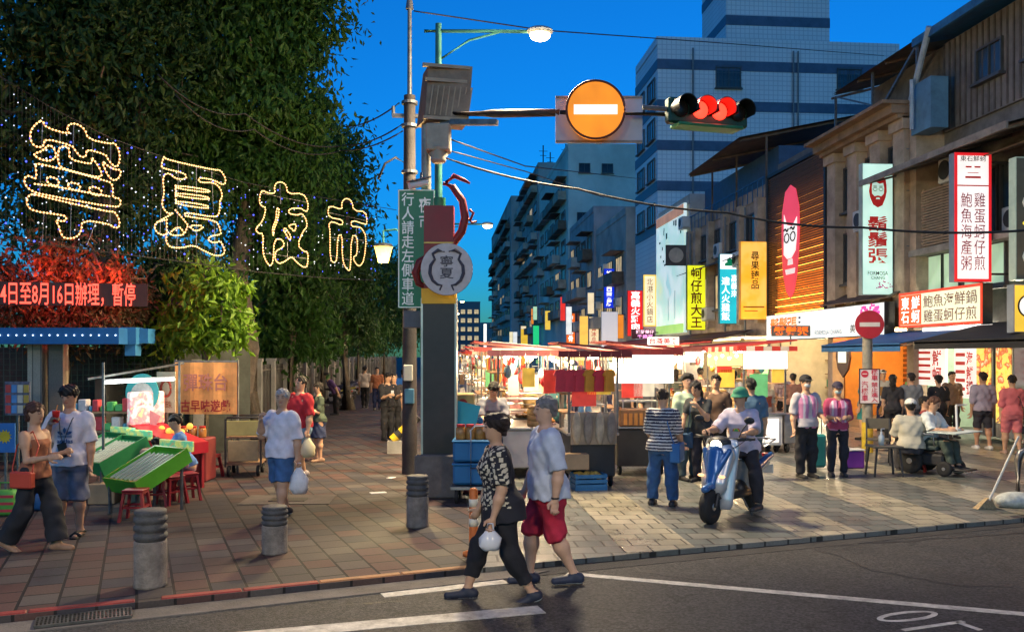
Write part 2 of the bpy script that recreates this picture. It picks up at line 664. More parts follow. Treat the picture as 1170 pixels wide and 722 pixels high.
def person(label, loc, rz, h=1.68, build=1.0, female=False, lean=0, lroll=0, tyaw=0, hyaw=0, hpitch=0, seat=None,
  legs=None, arms=None, feet=(0, 0), hands=(0.6, 0.6), palm=(None, None), skin=0, hair=(0.012, 0.01, 0.009), hairstyle='short',
  shirt=None, sleeve=0.45, hem=0.0, shirt_loose=0.010, strap=False, pants=None, pleg=1.0, ploose=0.012, flare=0.0, shoe=None, sandal=False,
  vox=0.011, hat=None, mask=None, group=None, fold=0.0048, dots=None, mats=None, seed=1, vest=None, skirt=None, apron=None):
 """a figure facing local +Y; legs: (thigh, shin) directions left and right, arms: (upper, fore) directions left and right; left is -X of the figure seen from behind"""
 S = h
 f1 = 0.93 if female else 1.0
 mats = mats or {}
 legs = legs or (((-0.04, 0.02, -1), (0, -0.03, -1)), ((0.04, 0.02, -1), (0, -0.03, -1)))
 arms = arms or (((-0.13, -0.02, -1), (-0.02, 0.2, -1)), ((0.13, -0.02, -1), (0.02, 0.2, -1)))
 th_l, sh_l = 0.245 * S, 0.235 * S
 ak = 0.045 * S
 hipw = 0.052 * S * (1.06 if female else 1.0)
 hips = [np.array([-hipw, 0, 0]), np.array([hipw, 0, 0])]
 knees = [hips[i] + nv(legs[i][0]) * th_l for i in (0, 1)]
 ank = [knees[i] + nv(legs[i][1]) * sh_l for i in (0, 1)]
 low = min(a[2] for a in ank)
 pz = seat if seat is not None else (ak - low)
 sh3 = np.array([0, 0, pz])
 hips, knees, ank = [p + sh3 for p in hips], [p + sh3 for p in knees], [p + sh3 for p in ank]
 T = rotm(tyaw, lean, lroll)
 pel = np.array([0, 0, pz])
 def tp(x, y, z):
  return pel + T[0] * x * S + T[1] * y * S + T[2] * z * S
 shw = 0.108 * S * f1 * (0.94 + 0.06 * build)
 shd = [tp(-shw / S, -0.005, 0.268), tp(shw / S, -0.005, 0.268)]
 ua, fa = 0.17 * S, 0.148 * S
 def tv(v):
  v = nv(v)
  return T[0] * v[0] + T[1] * v[1] + T[2] * v[2] if lean > 25 else np.array(rotm(tyaw)).T @ v
 elb = [shd[i] + tv(arms[i][0]) * ua for i in (0, 1)]
 wri = [elb[i] + tv(arms[i][1]) * fa for i in (0, 1)]
 neck = tp(0, -0.005, 0.305)
 Hm = rotm(tyaw + hyaw, lean * 0.5 + hpitch, lroll * 0.5)
 hb = neck + T[2] * 0.045 * S
 hr = 0.0665 * S                                     # half the head's height
 def hp(x, y, z):
  """head-local, in half heads"""
  return hb + Hm[0] * x * hr + Hm[1] * y * hr + Hm[2] * (z + 0.95) * hr
 allp = np.array(hips + knees + ank + shd + elb + wri + [hp(0, 0, 1.2), pel])
 pad = 0.24
 lo, hi = allp.min(0) - pad, allp.max(0) + pad
 lo[2] = min(lo[2], ank[0][2] - 0.12, ank[1][2] - 0.12)
 b = build
 root = thing('person', label, 'person', loc, rz, group)
 sk = SKINS[skin]
 mskin = mat('skin_%d' % skin, sk, 0.5, var=0.12, scale=9, spec=0.35)
 mdark = mat('eye_dark', (0.02, 0.014, 0.012), 0.35, var=0)
 mlip = mat('lips_%d' % skin, (sk[0] * 0.75, sk[1] * 0.5, sk[2] * 0.55), 0.45, var=0)
 mbrow = mat('brow', (0.06, 0.045, 0.035), 0.8, var=0)
 if female:
  prof = [(-0.075, .075, .062, -.006), (-0.03, .098, .076, -.01), (0.03, .094, .07, -.006), (0.1, .076, .06, 0.002), (0.16, .08, .064, .006), (0.21, .087, .072, .014), (0.255, .088, .058, .002), (0.285, .058, .044, -.004), (0.315, .034, .03, -.004)]
 else:
  prof = [(-0.075, .075, .062, -.004), (-0.03, .093, .073, -.006), (0.03, .09, .07, 0), (0.1, .086, .068, 0.006), (0.16, .093, .07, .006), (0.21, .1, .07, .006), (0.255, .098, .058, .0), (0.285, .066, .044, -.004), (0.315, .036, .032, -.004)]
 prof = [(a * S, w * S * b, d * S * b, s * S) for (a, w, d, s) in prof]
 F = Field(lo, hi, vox)
 F.loft(pel, T, prof, 0)
 kk = 0.03 * S
 for i in (0, 1):
  F.cone(hips[i] + [0, 0, 0.01], knees[i], .052 * S * b, .034 * S * b, kk)
  mid = knees[i] * 0.68 + ank[i] * 0.32
  F.cone(knees[i], mid, .033 * S * b, .034 * S * b, kk)
  F.cone(mid, ank[i], .033 * S * b, .02 * S, kk)
  fd = np.array(rotm(feet[i])).T @ np.array([0, 1, 0])
  sd_ = nv(legs[i][1])
  fdir = nv(fd * 1.0 + np.array([0, 0, (0.9 * min(0, sd_[1]) if sd_[1] < -0.45 else -0.02)]))
  heel = ank[i] + np.array([0, 0, -ak * 0.55]) - fdir * 0.025 * S
  toe = ank[i] + np.array([0, 0, -ak * 0.72]) + fdir * 0.095 * S
  F.cone(ank[i], heel, .021 * S, .02 * S, 0.012 * S)
  F.cone(heel, toe, .022 * S, .014 * S, 0.02 * S)
  F.cone(shd[i] + T[0] * (0.012 * S * (1 if i == 0 else -1)), shd[i] + tv(arms[i][0]) * 0.06 * S, .036 * S * f1 * b, .034 * S * f1 * b, .035 * S)
  F.cone(shd[i], elb[i], .033 * S * f1 * b, .026 * S * f1 * b, .02 * S)
  fm = elb[i] * .65 + wri[i] * .35
  F.cone(elb[i], fm, .025 * S * f1 * b, .026 * S * f1 * b, .015 * S)
  F.cone(fm, wri[i], .026 * S * f1 * b, .0165 * S * f1, .015 * S)
 F.cone(neck - T[2] * 0.03 * S, hb + Hm[2] * 0.3 * hr, .034 * S * f1, .031 * S * f1, .02 * S)
 F.ell(hp(0, -0.08, 0.22), (0.70 * hr, 0.84 * hr, 0.78 * hr), Hm, 0.02 * S)
 F.ell(hp(0, 0.14, -0.36), (0.52 * hr, 0.58 * hr, 0.62 * hr), Hm, 0.03 * S)
 F.cone(hp(0, .70, .10), hp(0, .88, -.22), .07 * hr, .12 * hr, .012 * S)
 F.ell(hp(0, .66, -.52), (.2 * hr, .1 * hr, .07 * hr), Hm, .008 * S)
 F.ell(hp(0, .56, -.80), (.2 * hr, .14 * hr, .12 * hr), Hm, .02 * S)
 for s in (-1, 1):
  F.ell(hp(.70 * s, -.06, .0), (.07 * hr, .17 * hr, .25 * hr), Hm, .004)
  F.ell(hp(.28 * s, .80, .06), (.15 * hr, .1 * hr, .08 * hr), Hm, sub=True)
  F.ell(hp(.28 * s, .68, .05), (.13 * hr, .09 * hr, .075 * hr), Hm, .004)
 V, Q = F.surface()
 mi = np.zeros(len(Q), int)
 ctr = V[Q].mean(1)
 hl = (ctr - hp(0, 0, 0)) @ Hm.T / hr
 for s in (-1, 1):
  e = ((hl[:, 0] - .28 * s) / .14) ** 2 + ((hl[:, 2] - .05) / .055) ** 2
  mi[(e < 1) & (hl[:, 1] > .4)] = 1
  e = ((hl[:, 0] - .29 * s) / .2) ** 2 + ((hl[:, 2] - .25) / .035) ** 2
  mi[(e < 1) & (hl[:, 1] > .4)] = 3
 e = (hl[:, 0] / .25) ** 2 + ((hl[:, 2] + .52) / .08) ** 2
 mi[(e < 1) & (hl[:, 1] > .4)] = 2
 VV, QQ, MI = [V], [Q], [mi]
 off = len(V)
 hv = min(0.0055, vox * 0.6)
 grips = []
 for i in (0, 1):
  d = nv(wri[i] - elb[i])
  side = 1 if i == 1 else -1
  pn = palm[i]                                  # palm normal
  pn = nv(tv(pn)) if pn is not None else nv(np.cross(d, np.array([0, 1, 0.05])) * side * 1.0 + np.array([-0.3 * side, 0, 0]))
  pn = nv(pn - d * (pn @ d))
  lat = np.cross(d, pn)
  u = 0.0105 * S / 1.0
  hs = S * f1
  fwd_t = nv(np.array(rotm(tyaw)).T @ np.array([0, 1, 0.15]))
  tside = 1 if lat @ fwd_t >= 0 else -1
  H = Field(wri[i] - 0.14, wri[i] + 0.14, hv)
  H.cone(wri[i] - d * .03 * hs, wri[i] + d * .012 * hs, .0175 * hs, .017 * hs, .01)
  pc = wri[i] + d * .034 * hs
  H.ell(pc, np.array([.024, .0125, .03]) * hs, np.array([lat, pn, d]), .012)
  cu = hands[i]
  for q, (ox, ln) in enumerate(((.017, .040), (.006, .045), (-.005, .042), (-.0155, .033))):
   base = wri[i] + d * (.054 - abs(q - 1) * .002) * hs + lat * ox * hs * tside
   a1, a2, a3 = cu * .75, cu * 1.75, cu * 2.35
   p = base
   rr = (.0068 if q < 3 else .006) * hs
   for (ang, fr, r0, r1) in ((a1, .44, 1, .95), (a2, .32, .95, .88), (a3, .26, .88, .75)):
    nx = p + (d * math.cos(ang) + pn * math.sin(ang)) * ln * fr * 1.25 * hs
    H.cone(p, nx, rr * r0, rr * r1, .003)
    p = nx
  tb = wri[i] + d * .018 * hs + lat * .018 * hs * tside
  t1 = tb + nv(lat * tside * .75 + d * .6 + pn * .45) * .026 * hs
  t2 = t1 + nv(d * .8 + lat * tside * .15 + pn * (.4 + cu * .5)) * .024 * hs
  H.cone(tb, t1, .0105 * hs, .0085 * hs, .006)
  H.cone(t1, t2, .0082 * hs, .0062 * hs, .004)
  v2, q2 = H.surface()
  VV.append(v2)
  QQ.append(q2 + off)
  MI.append(np.zeros(len(q2), int))
  off += len(v2)
  grips.append(wri[i] + d * .062 * hs + pn * .02 * hs)
 body = np_mesh('body', np.concatenate(VV), np.concatenate(QQ), [mskin, mdark, mlip, mbrow], np.concatenate(MI))
 obj_from('body', body, root)
 vx2 = vox
 def cloth(name, m, fn, cut=(), amp=None, mi_fn=None, f=26):
  G_ = Field(lo, hi, vx2)
  fn(G_)
  if amp is None:
   amp = fold
  if amp:
   G_.folds(amp, f, seed)
  for (o, w) in cut:
   G_.cut(o, w)
  v, q = G_.surface()
  if len(q) == 0:
   return None
  mm = None
  if mi_fn is not None:
   cc = v[q].mean(1)
   mm = mi_fn(cc)
  return obj_from(name, np_mesh(name, v, q, m, mm), root)
 # ---- trousers, shorts or skirt
 if pants is not None:
  mp = mats.get('pants') or mat('cloth_%.3f_%.3f_%.3f' % pants, pants, 0.85, var=0.3, scale=7, bump=0.15, bscale=120)
  def fp(Fd):
   g = ploose
   Fd.loft(pel, T, [(a, w + g * .8, d_ + g * .8, s) for (a, w, d_, s) in prof[:4]], 0)
   for i in (0, 1):
    if skirt:
     continue
    Fd.cone(hips[i] + [0, 0, .01], knees[i], .054 * S * b + g, .036 * S * b + g + flare * .4, kk, ext=(1 if pleg <= 0.5 else 0)) if pleg >= 0.5 else \
     Fd.cone(hips[i] + [0, 0, .01], hips[i] * (1 - 2 * pleg) + knees[i] * 2 * pleg, .054 * S * b + g, .047 * S * b + g + flare * .4, kk, ext=1)
    if pleg > 0.8:
     Fd.cone(knees[i], knees[i] * .68 + ank[i] * .32, .037 * S * b + g + flare * .4, .036 * S * b + g + flare * .5, kk)
    if pleg > 0.5:
     e_ = knees[i] + (ank[i] - knees[i]) * (pleg - 0.5) * 2
     Fd.cone(knees[i], e_, .037 * S * b + g + flare * .4, (.031 if pleg > .8 else .035) * S * b + g + flare, kk, ext=1)
   if skirt:
    kn = (knees[0] + knees[1]) / 2
    e_ = pel + (kn - pel) * skirt
    Fd.cone(pel, e_, .10 * S * b, .125 * S * b + flare, kk, flat=((0, 1, 0), .8), ext=1)
  cloth('trousers' if pleg > .7 and not skirt else ('skirt' if skirt else 'shorts'), mp, fp, [(tp(0, 0, .062), T[2])], amp=fold * 1.1)
 # ---- shirt
 if shirt is not None:
  ms = mats.get('shirt') or mat('cloth_%.3f_%.3f_%.3f' % shirt, shirt, 0.85, var=0.18, scale=7, bump=0.12, bscale=140)
  def fs(Fd):
   g = shirt_loose
   pr = [(a, w + (g + ploose * .8 + .015 if a < .07 * S else g * .9), d_ + (g + ploose * .8 + .017 if a < .07 * S else g * .9), s) for (a, w, d_, s) in prof]
   zl = (-0.02 - hem) * S
   pr = [p for p in pr if p[0] >= zl]
   pr = [(zl, pr[0][1] + .002, pr[0][2] + .002, pr[0][3])] + pr
   Fd.loft(pel, T, pr, 0)
   if sleeve > 0:
    for i in (0, 1):
     Fd.cone(shd[i] + T[0] * (.012 * S * (1 if i == 0 else -1)), shd[i] + tv(arms[i][0]) * .05 * S, .037 * S * f1 * b + g * .8, .036 * S * f1 * b + g * .8, .03 * S)
     if sleeve <= 0.5:
      e_ = shd[i] + (elb[i] - shd[i]) * sleeve * 2
      Fd.cone(shd[i], e_, .034 * S * f1 * b + g * .8, .033 * S * f1 * b + g * 1.3, .02 * S, ext=1)
     else:
      e_ = elb[i] + (wri[i] - elb[i]) * (sleeve - .5) * 2
      Fd.cone(shd[i], elb[i], .035 * S * f1 * b + g * .8, .029 * S * f1 * b + g, .02 * S)
      Fd.cone(elb[i], e_, .028 * S * f1 * b + g, .022 * S * f1 + g, .015 * S, ext=1)
  mf = None
  mlist = ms
  if dots is not None:
   mlist = [ms, dots[0]]
   mf = lambda cc: dots[1]((cc - pel) @ T.T / S)
  cuts = [(tp(0, 0, .24), T[2])] if strap else []
  if not strap:
   f0 = fs
   def fs(Fd):
    f0(Fd)
    Fd.ell(tp(0, .012, .335), (.046 * S * f1, .058 * S, .052 * S), T, sub=True)
  cloth('shirt', mlist, fs, cuts, mi_fn=mf)
 if vest is not None:
  def fvst(Fd):
   g = shirt_loose + .012
   pr = [(a, w + g * 1.15, d_ + g * 1.15, s) for (a, w, d_, s) in prof if a >= 0]
   pr = [(-0.035 * S, pr[0][1], pr[0][2], pr[0][3])] + pr
   Fd.loft(pel, T, pr, 0)
   Fd.ell(tp(0, .12, .16), (.022 * S, .1 * S, .3 * S), T, sub=True)
  def mfv(cc):
   l_ = (cc - pel) @ T.T / S
   return np.where((l_[:, 2] > -.012) & (l_[:, 2] < .035), 1, np.where((np.abs(np.abs(l_[:, 0]) - .065) < .009) & (l_[:, 2] > .03), 2, 0))
  cloth('vest', vest, fvst, [(tp(0, 0, .29), T[2])], amp=.002, mi_fn=mfv)
 if apron is not None:
  def fap(Fd):
   pr = [(a, w + .022, d_ + .022, s) for (a, w, d_, s) in prof]
   pr = [(-.26 * S, pr[1][1] + .01, pr[1][2] + .03, 0)] + pr
   Fd.loft(pel, T, pr, 0)
  cloth('apron', mat('cloth_%.3f_%.3f_%.3f' % apron, apron, .8), fap, [(tp(0, 0, .21), T[2]), (tp(0, .0, 0), -T[1])], amp=.003)
 # ---- hair
 mh = mat('hair_%.3f' % hair[0], hair, 0.45, var=0.4, scale=30, bump=0.5, bscale=160, spec=0.3)
 if hairstyle != 'none':
  Hf = Field(hb - .42, hb + .42, vox * .9)
  Hf.ell(hp(0, -.14, .30), (.80 * hr, .90 * hr, .80 * hr), Hm, 0)
  if hairstyle not in ('long', 'bob'):
   Hf.cone(hp(0, -.42, .1), hp(0, -.50, -.42), .62 * hr, .46 * hr, .02)
  Hf.ell(hp(0, .74, -.30), (.68 * hr, .66 * hr, .74 * hr), Hm, sub=True)
  if hairstyle in ('short', 'crop'):
   Hf.cut(hp(0, -.5, -.62), -Hm[2])
   if hairstyle == 'short':
    Hf.ell(hp(0, .46, .78), (.55 * hr, .36 * hr, .26 * hr), Hm, .02)
  elif hairstyle == 'mop':
   Hf.ell(hp(0, -.05, .45), (.88 * hr, .92 * hr, .66 * hr), Hm, .02)
   Hf.ell(hp(0, .42, .62), (.62 * hr, .42 * hr, .30 * hr), Hm, .02)
   Hf.cut(hp(0, -.5, -.75), -Hm[2])
  elif hairstyle == 'bob':
   Hf.cone(hp(0, -.35, .3), hp(0, -.42, -.55), .78 * hr, .62 * hr, .02)
   Hf.ell(hp(0, .80, -.25), (.56 * hr, .75 * hr, .75 * hr), Hm, sub=True)
   Hf.cut(hp(0, 0, -.92), -Hm[2])
  elif hairstyle == 'long':
   Hf.cone(hp(0, -.35, .3), hp(0, -.50, -1.0), .78 * hr, .62 * hr, .02)
   Hf.cone(hp(0, -.50, -1.0), hp(0, -.62, -2.2), .62 * hr, .46 * hr, .02, flat=((0, 1, 0), .75))
   Hf.ell(hp(0, .80, -.3), (.56 * hr, .75 * hr, .85 * hr), Hm, sub=True)
  elif hairstyle == 'bun':
   Hf.cut(hp(0, -.5, -.45), -Hm[2] * .8 + Hm[1] * .0)
   Hf.ell(hp(0, -1.0, .55), (.36 * hr, .34 * hr, .34 * hr), Hm, .02)
  elif hairstyle == 'curl':
   Hf.ell(hp(0, -.28, .28), (.95 * hr, .95 * hr, .86 * hr), Hm, .02)
   Hf.ell(hp(0, .40, .72), (.60 * hr, .40 * hr, .30 * hr), Hm, .02)
   Hf.ell(hp(0, .80, -.28), (.58 * hr, .72 * hr, .70 * hr), Hm, sub=True)
   Hf.cut(hp(0, 0, -.75), -Hm[2])
  Hf.folds(.0055, 62, seed + 3)
  v, q = Hf.surface()
  if len(q):
   obj_from('hair', np_mesh('hair', v, q, mh), root)
 if hat is not None:
  kd, hc = hat
  mt = mat('hat_%.2f_%.2f' % (hc[0], hc[1]), hc, .8, var=.2, scale=12)
  Hf = Field(hb - .3, hb + .35, vox * .9)
  if kd in ('cap', 'bucket', 'beanie'):
   Hf.ell(hp(0, -.10, .42), (.88 * hr, .98 * hr, .80 * hr), Hm, 0)
   Hf.cut(hp(0, 0, .30), -Hm[2])
  if kd == 'cap':
   Hf.ell(hp(0, .95, .36), (.62 * hr, .70 * hr, .09 * hr), Hm, .006)
  if kd == 'bucket':
   Hf.cone(hp(0, -.05, .55), hp(0, -.05, .02), .82 * hr, 1.22 * hr, .004, flat=(Hm[2], .45), ext=0)
   Hf.cut(hp(0, 0, .0), -Hm[2])
  v, q = Hf.surface()
  obj_from('hat', np_mesh('hat', v, q, mt), root)
 if mask is not None:
  mt = mat('mask_%.2f' % mask[0], mask, .8, var=.1)
  Hf = Field(hb - .2, hb + .3, vox * .8)
  Hf.ell(hp(0, .22, -.38), (.58 * hr, .70 * hr, .50 * hr), Hm, 0)
  Hf.cut(hp(0, .12, 0), -Hm[1])
  v, q = Hf.surface()
  obj_from('mask', np_mesh('mask', v, q, mt), root)
 # ---- shoes
 if shoe is not None:
  msh = mat('shoe_%.3f_%.3f' % (shoe[0], shoe[1]), shoe, .6, var=.25, scale=20)
  msole = mat('sole', (.55, .55, .53), .7, var=.2)
  for i in (0, 1):
   fd = np.array(rotm(feet[i])).T @ np.array([0, 1, 0])
   sd_ = nv(legs[i][1])
   fdir = nv(fd + np.array([0, 0, (0.9 * min(0, sd_[1]) if sd_[1] < -0.45 else -0.02)]))
   heel = ank[i] + np.array([0, 0, -ak * .60]) - fdir * .028 * S
   toe = ank[i] + np.array([0, 0, -ak * .70]) + fdir * .105 * S
   G_ = Field(ank[i] - .26, ank[i] + .26, vox * .8)
   if sandal:
    lat = nv(np.cross(fdir, [0, 0, 1]))
    upv = np.cross(lat, fdir)
    G_.cone(heel - upv * .022 * S * .5, toe - upv * .012 * S * .5, .026 * S, .026 * S, .004, flat=(upv, .32))
    G_.cone(heel * .25 + toe * .75 + lat * .03 * S, heel * .25 + toe * .75 + upv * .02 * S, .010 * S, .011 * S, .006)
    G_.cone(heel * .25 + toe * .75 - lat * .03 * S, heel * .25 + toe * .75 + upv * .02 * S, .010 * S, .011 * S, .006)
    G_.cone(heel + lat * .026 * S + upv * .012, heel * .4 + toe * .6 + upv * .022 * S, .009 * S, .009 * S, .006)
    G_.cone(heel - lat * .026 * S + upv * .012, heel * .4 + toe * .6 + upv * .022 * S, .009 * S, .009 * S, .006)
   else:
    G_.cone(ank[i] + [0, 0, -.005 * S], heel, .026 * S, .027 * S, .01)
    G_.cone(heel, toe, .028 * S, .021 * S, .025)
    G_.cut(ank[i] + np.array([0, 0, .008 * S]), np.array([0, 0, 1.0]))
   v, q = G_.surface()
   if len(q):
    lat = nv(np.cross(fdir, [0, 0, 1]))
    upv = np.cross(lat, fdir)
    cc = v[q].mean(1)
    hh = (cc - (heel + toe) / 2) @ upv
    obj_from('shoe', np_mesh('shoe', v, q, [msh, msh if sandal else msole], (hh < -.016 * S).astype(int)), root)
 M4 = Matrix.Translation(Vector(loc)) @ Matrix.Rotation(rz, 4, 'Z')
 info = dict(root=root, grip=[M4 @ Vector(g) for g in grips], wrist=[M4 @ Vector(w) for w in wri], sho=[M4 @ Vector(s) for s in shd],
    chest=M4 @ Vector(tp(0, .085, .17)), T=[(Matrix.Rotation(rz, 3, 'Z') @ Vector(T[i])) for i in range(3)], hip=M4 @ Vector(pel), S=S,
    tp=lambda x, y, z: M4 @ Vector(tp(x, y, z)), hp=lambda x, y, z: M4 @ Vector(hp(x, y, z)), hz=[(Matrix.Rotation(rz, 3, 'Z') @ Vector(Hm[i])) for i in range(3)])
 return info
# ================================================================ SETTING: ground
def wmb(mb, name, mats, parent):
 """part whose shape was given in world coordinates"""
 o = mb.build(name, mats, parent)
 if parent is not None:
  o.matrix_parent_inverse = Matrix.Identity(4)
  o.location = Matrix.Rotation(-parent.rotation_euler.z, 3, 'Z') @ (-Vector(parent.location))
  o.rotation_euler.z = -parent.rotation_euler.z
 return o
def paver_mat(name, cols, bw, bh, rot, mortar, rough, msize=0.012, off=0.5, stain=0.35, bump=0.35):
 m = bpy.data.materials.new(name)
 m.use_nodes = True
 n, l = m.node_tree.nodes, m.node_tree.links
 b = n['Principled BSDF']
 b.inputs['Specular IOR Level'].default_value = .25
 tc = n.new('ShaderNodeTexCoord')
 mp = n.new('ShaderNodeMapping')
 mp.inputs['Rotation'].default_value = (0, 0, rot)
 l.new(tc.outputs['Object'], mp.inputs['Vector'])
 br = n.new('ShaderNodeTexBrick')
 br.inputs['Scale'].default_value = 1.0
 br.inputs['Brick Width'].default_value = bw
 br.inputs['Row Height'].default_value = bh
 br.inputs['Mortar Size'].default_value = msize
 br.inputs['Mortar Smooth'].default_value = 0.3
 br.inputs['Bias'].default_value = 0.0
 br.offset = off
 br.inputs['Color1'].default_value = (0, 0, 0, 1)
 br.inputs['Color2'].default_value = (1, 1, 1, 1)
 br.inputs['Mortar'].default_value = (.5, .5, .5, 1)
 l.new(mp.outputs[0], br.inputs['Vector'])
 rp = n.new('ShaderNodeValToRGB')
 k = len(cols)
 rp.color_ramp.interpolation = 'CONSTANT'
 while len(rp.color_ramp.elements) < k:
  rp.color_ramp.elements.new(0.5)
 for i, c in enumerate(cols):
  rp.color_ramp.elements[i].position = i / k
  rp.color_ramp.elements[i].color = (*c, 1)
 l.new(br.outputs['Color'], rp.inputs[0])
 mx = n.new('ShaderNodeMix')
 mx.data_type = 'RGBA'
 l.new(br.outputs['Fac'], mx.inputs[0])
 l.new(rp.outputs[0], mx.inputs[6])
 mx.inputs[7].default_value = (*mortar, 1)
 nz = n.new('ShaderNodeTexNoise')
 nz.inputs['Scale'].default_value = 0.8
 nz.inputs['Detail'].default_value = 8
 nz.inputs['Roughness'].default_value = 0.7
 l.new(tc.outputs['Object'], nz.inputs['Vector'])
 mr = n.new('ShaderNodeMapRange')
 mr.inputs['From Min'].default_value = 0.35
 mr.inputs['From Max'].default_value = 0.65
 mr.inputs['To Min'].default_value = 1 - stain
 mr.inputs['To Max'].default_value = 1 + stain * 0.4
 l.new(nz.outputs['Fac'], mr.inputs[0])
 mm = n.new('ShaderNodeMix')
 mm.data_type = 'RGBA'
 mm.blend_type = 'MULTIPLY'
 mm.inputs[0].default_value = 1
 l.new(mx.outputs[2], mm.inputs[6])
 l.new(mr.outputs[0], mm.inputs[7])
 n2 = n.new('ShaderNodeTexNoise')
 n2.inputs['Scale'].default_value = 45
 n2.inputs['Detail'].default_value = 4
 l.new(tc.outputs['Object'], n2.inputs['Vector'])
 mr2 = n.new('ShaderNodeMapRange')
 mr2.inputs['To Min'].default_value = .7
 mr2.inputs['To Max'].default_value = 1.3
 l.new(n2.outputs['Fac'], mr2.inputs[0])
 m3 = n.new('ShaderNodeMix')
 m3.data_type = 'RGBA'
 m3.blend_type = 'MULTIPLY'
 m3.inputs[0].default_value = 1
 l.new(mm.outputs[2], m3.inputs[6])
 l.new(mr2.outputs[0], m3.inputs[7])
 l.new(m3.outputs[2], b.inputs['Base Color'])
 mr3 = n.new('ShaderNodeMapRange')
 mr3.inputs['From Min'].default_value = 0.3
 mr3.inputs['From Max'].default_value = 0.7
 mr3.inputs['To Min'].default_value = rough - .15
 mr3.inputs['To Max'].default_value = rough + .15
 l.new(nz.outputs['Fac'], mr3.inputs[0])
 l.new(mr3.outputs[0], b.inputs['Roughness'])
 bp = n.new('ShaderNodeBump')
 bp.inputs['Strength'].default_value = bump
 bp.inputs['Distance'].default_value = .02
 iv = n.new('ShaderNodeMath')
 iv.operation = 'MULTIPLY_ADD'
 iv.inputs[1].default_value = -1.0
 l.new(br.outputs['Fac'], iv.inputs[0])
 ad = n.new('ShaderNodeMath')
 ad.operation = 'MULTIPLY'
 ad.inputs[1].default_value = .25
 l.new(n2.outputs['Fac'], ad.inputs[0])
 l.new(ad.outputs[0], iv.inputs[2])
 l.new(iv.outputs[0], bp.inputs['Height'])
 l.new(bp.outputs[0], b.inputs['Normal'])
 return m
def asphalt_mat():
 m = mat('asphalt', (.031, .0305, .031), .75, var=.35, scale=.9, bump=.6, bscale=70)
 n, l = m.node_tree.nodes, m.node_tree.links
 b = n['Principled BSDF']
 src = b.inputs['Base Color'].links[0].from_socket
 tc = n.new('ShaderNodeTexCoord')
 sp = n.new('ShaderNodeTexNoise')
 sp.inputs['Scale'].default_value = 42
 sp.inputs['Detail'].default_value = 2
 l.new(tc.outputs['Object'], sp.inputs['Vector'])
 mr = n.new('ShaderNodeMapRange')
 mr.inputs['From Min'].default_value = .35
 mr.inputs['From Max'].default_value = .75
 mr.inputs['To Min'].default_value = .45
 mr.inputs['To Max'].default_value = 2.3
 l.new(sp.outputs['Fac'], mr.inputs[0])
 mm = n.new('ShaderNodeMix')
 mm.data_type = 'RGBA'
 mm.blend_type = 'MULTIPLY'
 mm.inputs[0].default_value = 1
 l.new(src, mm.inputs[6])
 l.new(mr.outputs[0], mm.inputs[7])
 vo = n.new('ShaderNodeTexVoronoi')
 vo.feature = 'DISTANCE_TO_EDGE'
 vo.inputs['Scale'].default_value = .55
 nz = n.new('ShaderNodeTexNoise')
 nz.inputs['Scale'].default_value = 2.0
 nz.inputs['Detail'].default_value = 5
 l.new(tc.outputs['Object'], nz.inputs['Vector'])
 va = n.new('ShaderNodeVectorMath')
 va.operation = 'ADD'
 l.new(tc.outputs['Object'], va.inputs[0])
 l.new(nz.outputs['Color'], va.inputs[1])
 l.new(va.outputs[0], vo.inputs['Vector'])
 m2 = n.new('ShaderNodeMapRange')
 m2.inputs['From Min'].default_value = 0.0
 m2.inputs['From Max'].default_value = .012
 m2.inputs['To Min'].default_value = .35
 m2.inputs['To Max'].default_value = 1
 l.new(vo.outputs['Distance'], m2.inputs[0])
 m3 = n.new('ShaderNodeMix')
 m3.data_type = 'RGBA'
 m3.blend_type = 'MULTIPLY'
 m3.inputs[0].default_value = .8
 l.new(mm.outputs[2], m3.inputs[6])
 l.new(m2.outputs[0], m3.inputs[7])
 l.new(m3.outputs[2], b.inputs['Base Color'])
 return m
ZR = -0.06                                   # the roadway lies a little lower than the paving
M_ASPH = asphalt_mat()
K0, K1, K2 = G(0, 704), G(548, 648), G(1170, 591)
kdir = (K1 - K0).normalized()
knrm = Vector((-kdir.y, kdir.x, 0))          # away from the camera
kdir2 = (K2 - K1).normalized()
knrm2 = Vector((-kdir2.y, kdir2.x, 0))
KA, KB = K0 - kdir * 30, K2 + kdir2 * 40
TILE = math.atan2(kdir.y, kdir.x)
kind(MB().box((0, 300, ZR - .3), (1600, 1600, .2)).build('ground', mat('ground_asphalt', (.05, .05, .05), .9)), 'structure')
def sheet(name, pts, z, m, th=0.03):
 mb = MB()
 pts = [Vector((p[0], p[1], 0)) for p in pts]
 n = Vector((0, 0, 0))
 for i in range(len(pts)):
  n += pts[i].cross(pts[(i + 1) % len(pts)])
 if n.z < 0:
  pts = pts[::-1]
 mb.prism([(p.x, p.y) for p in pts], (0, 0, z - th), (1, 0, 0), (0, 1, 0), th)
 return kind(mb.build(name, m), 'structure')
sheet('road', [KA - knrm * 25, KB - knrm2 * 25, KB + knrm2 * .0, K1, KA], ZR, M_ASPH, .1)
MX = 0.4                                     # where promenade and market paving meet
M_PROM = paver_mat('promenade_tiles', [(.082, .046, .041), (.055, .047, .048), (.072, .060, .056), (.080, .053, .046), (.046, .043, .050), (.095, .055, .050), (.088, .076, .071)], .34, .30, math.pi / 2 - TILE, (.016, .014, .014), .72, msize=.014, off=0.5)
M_MARK = paver_mat('market_blocks', [(.15, .155, .145), (.12, .13, .125), (.165, .165, .15), (.105, .12, .115)], .30, .30, 0.0, (.03, .032, .03), .42, msize=.014, off=0.5)
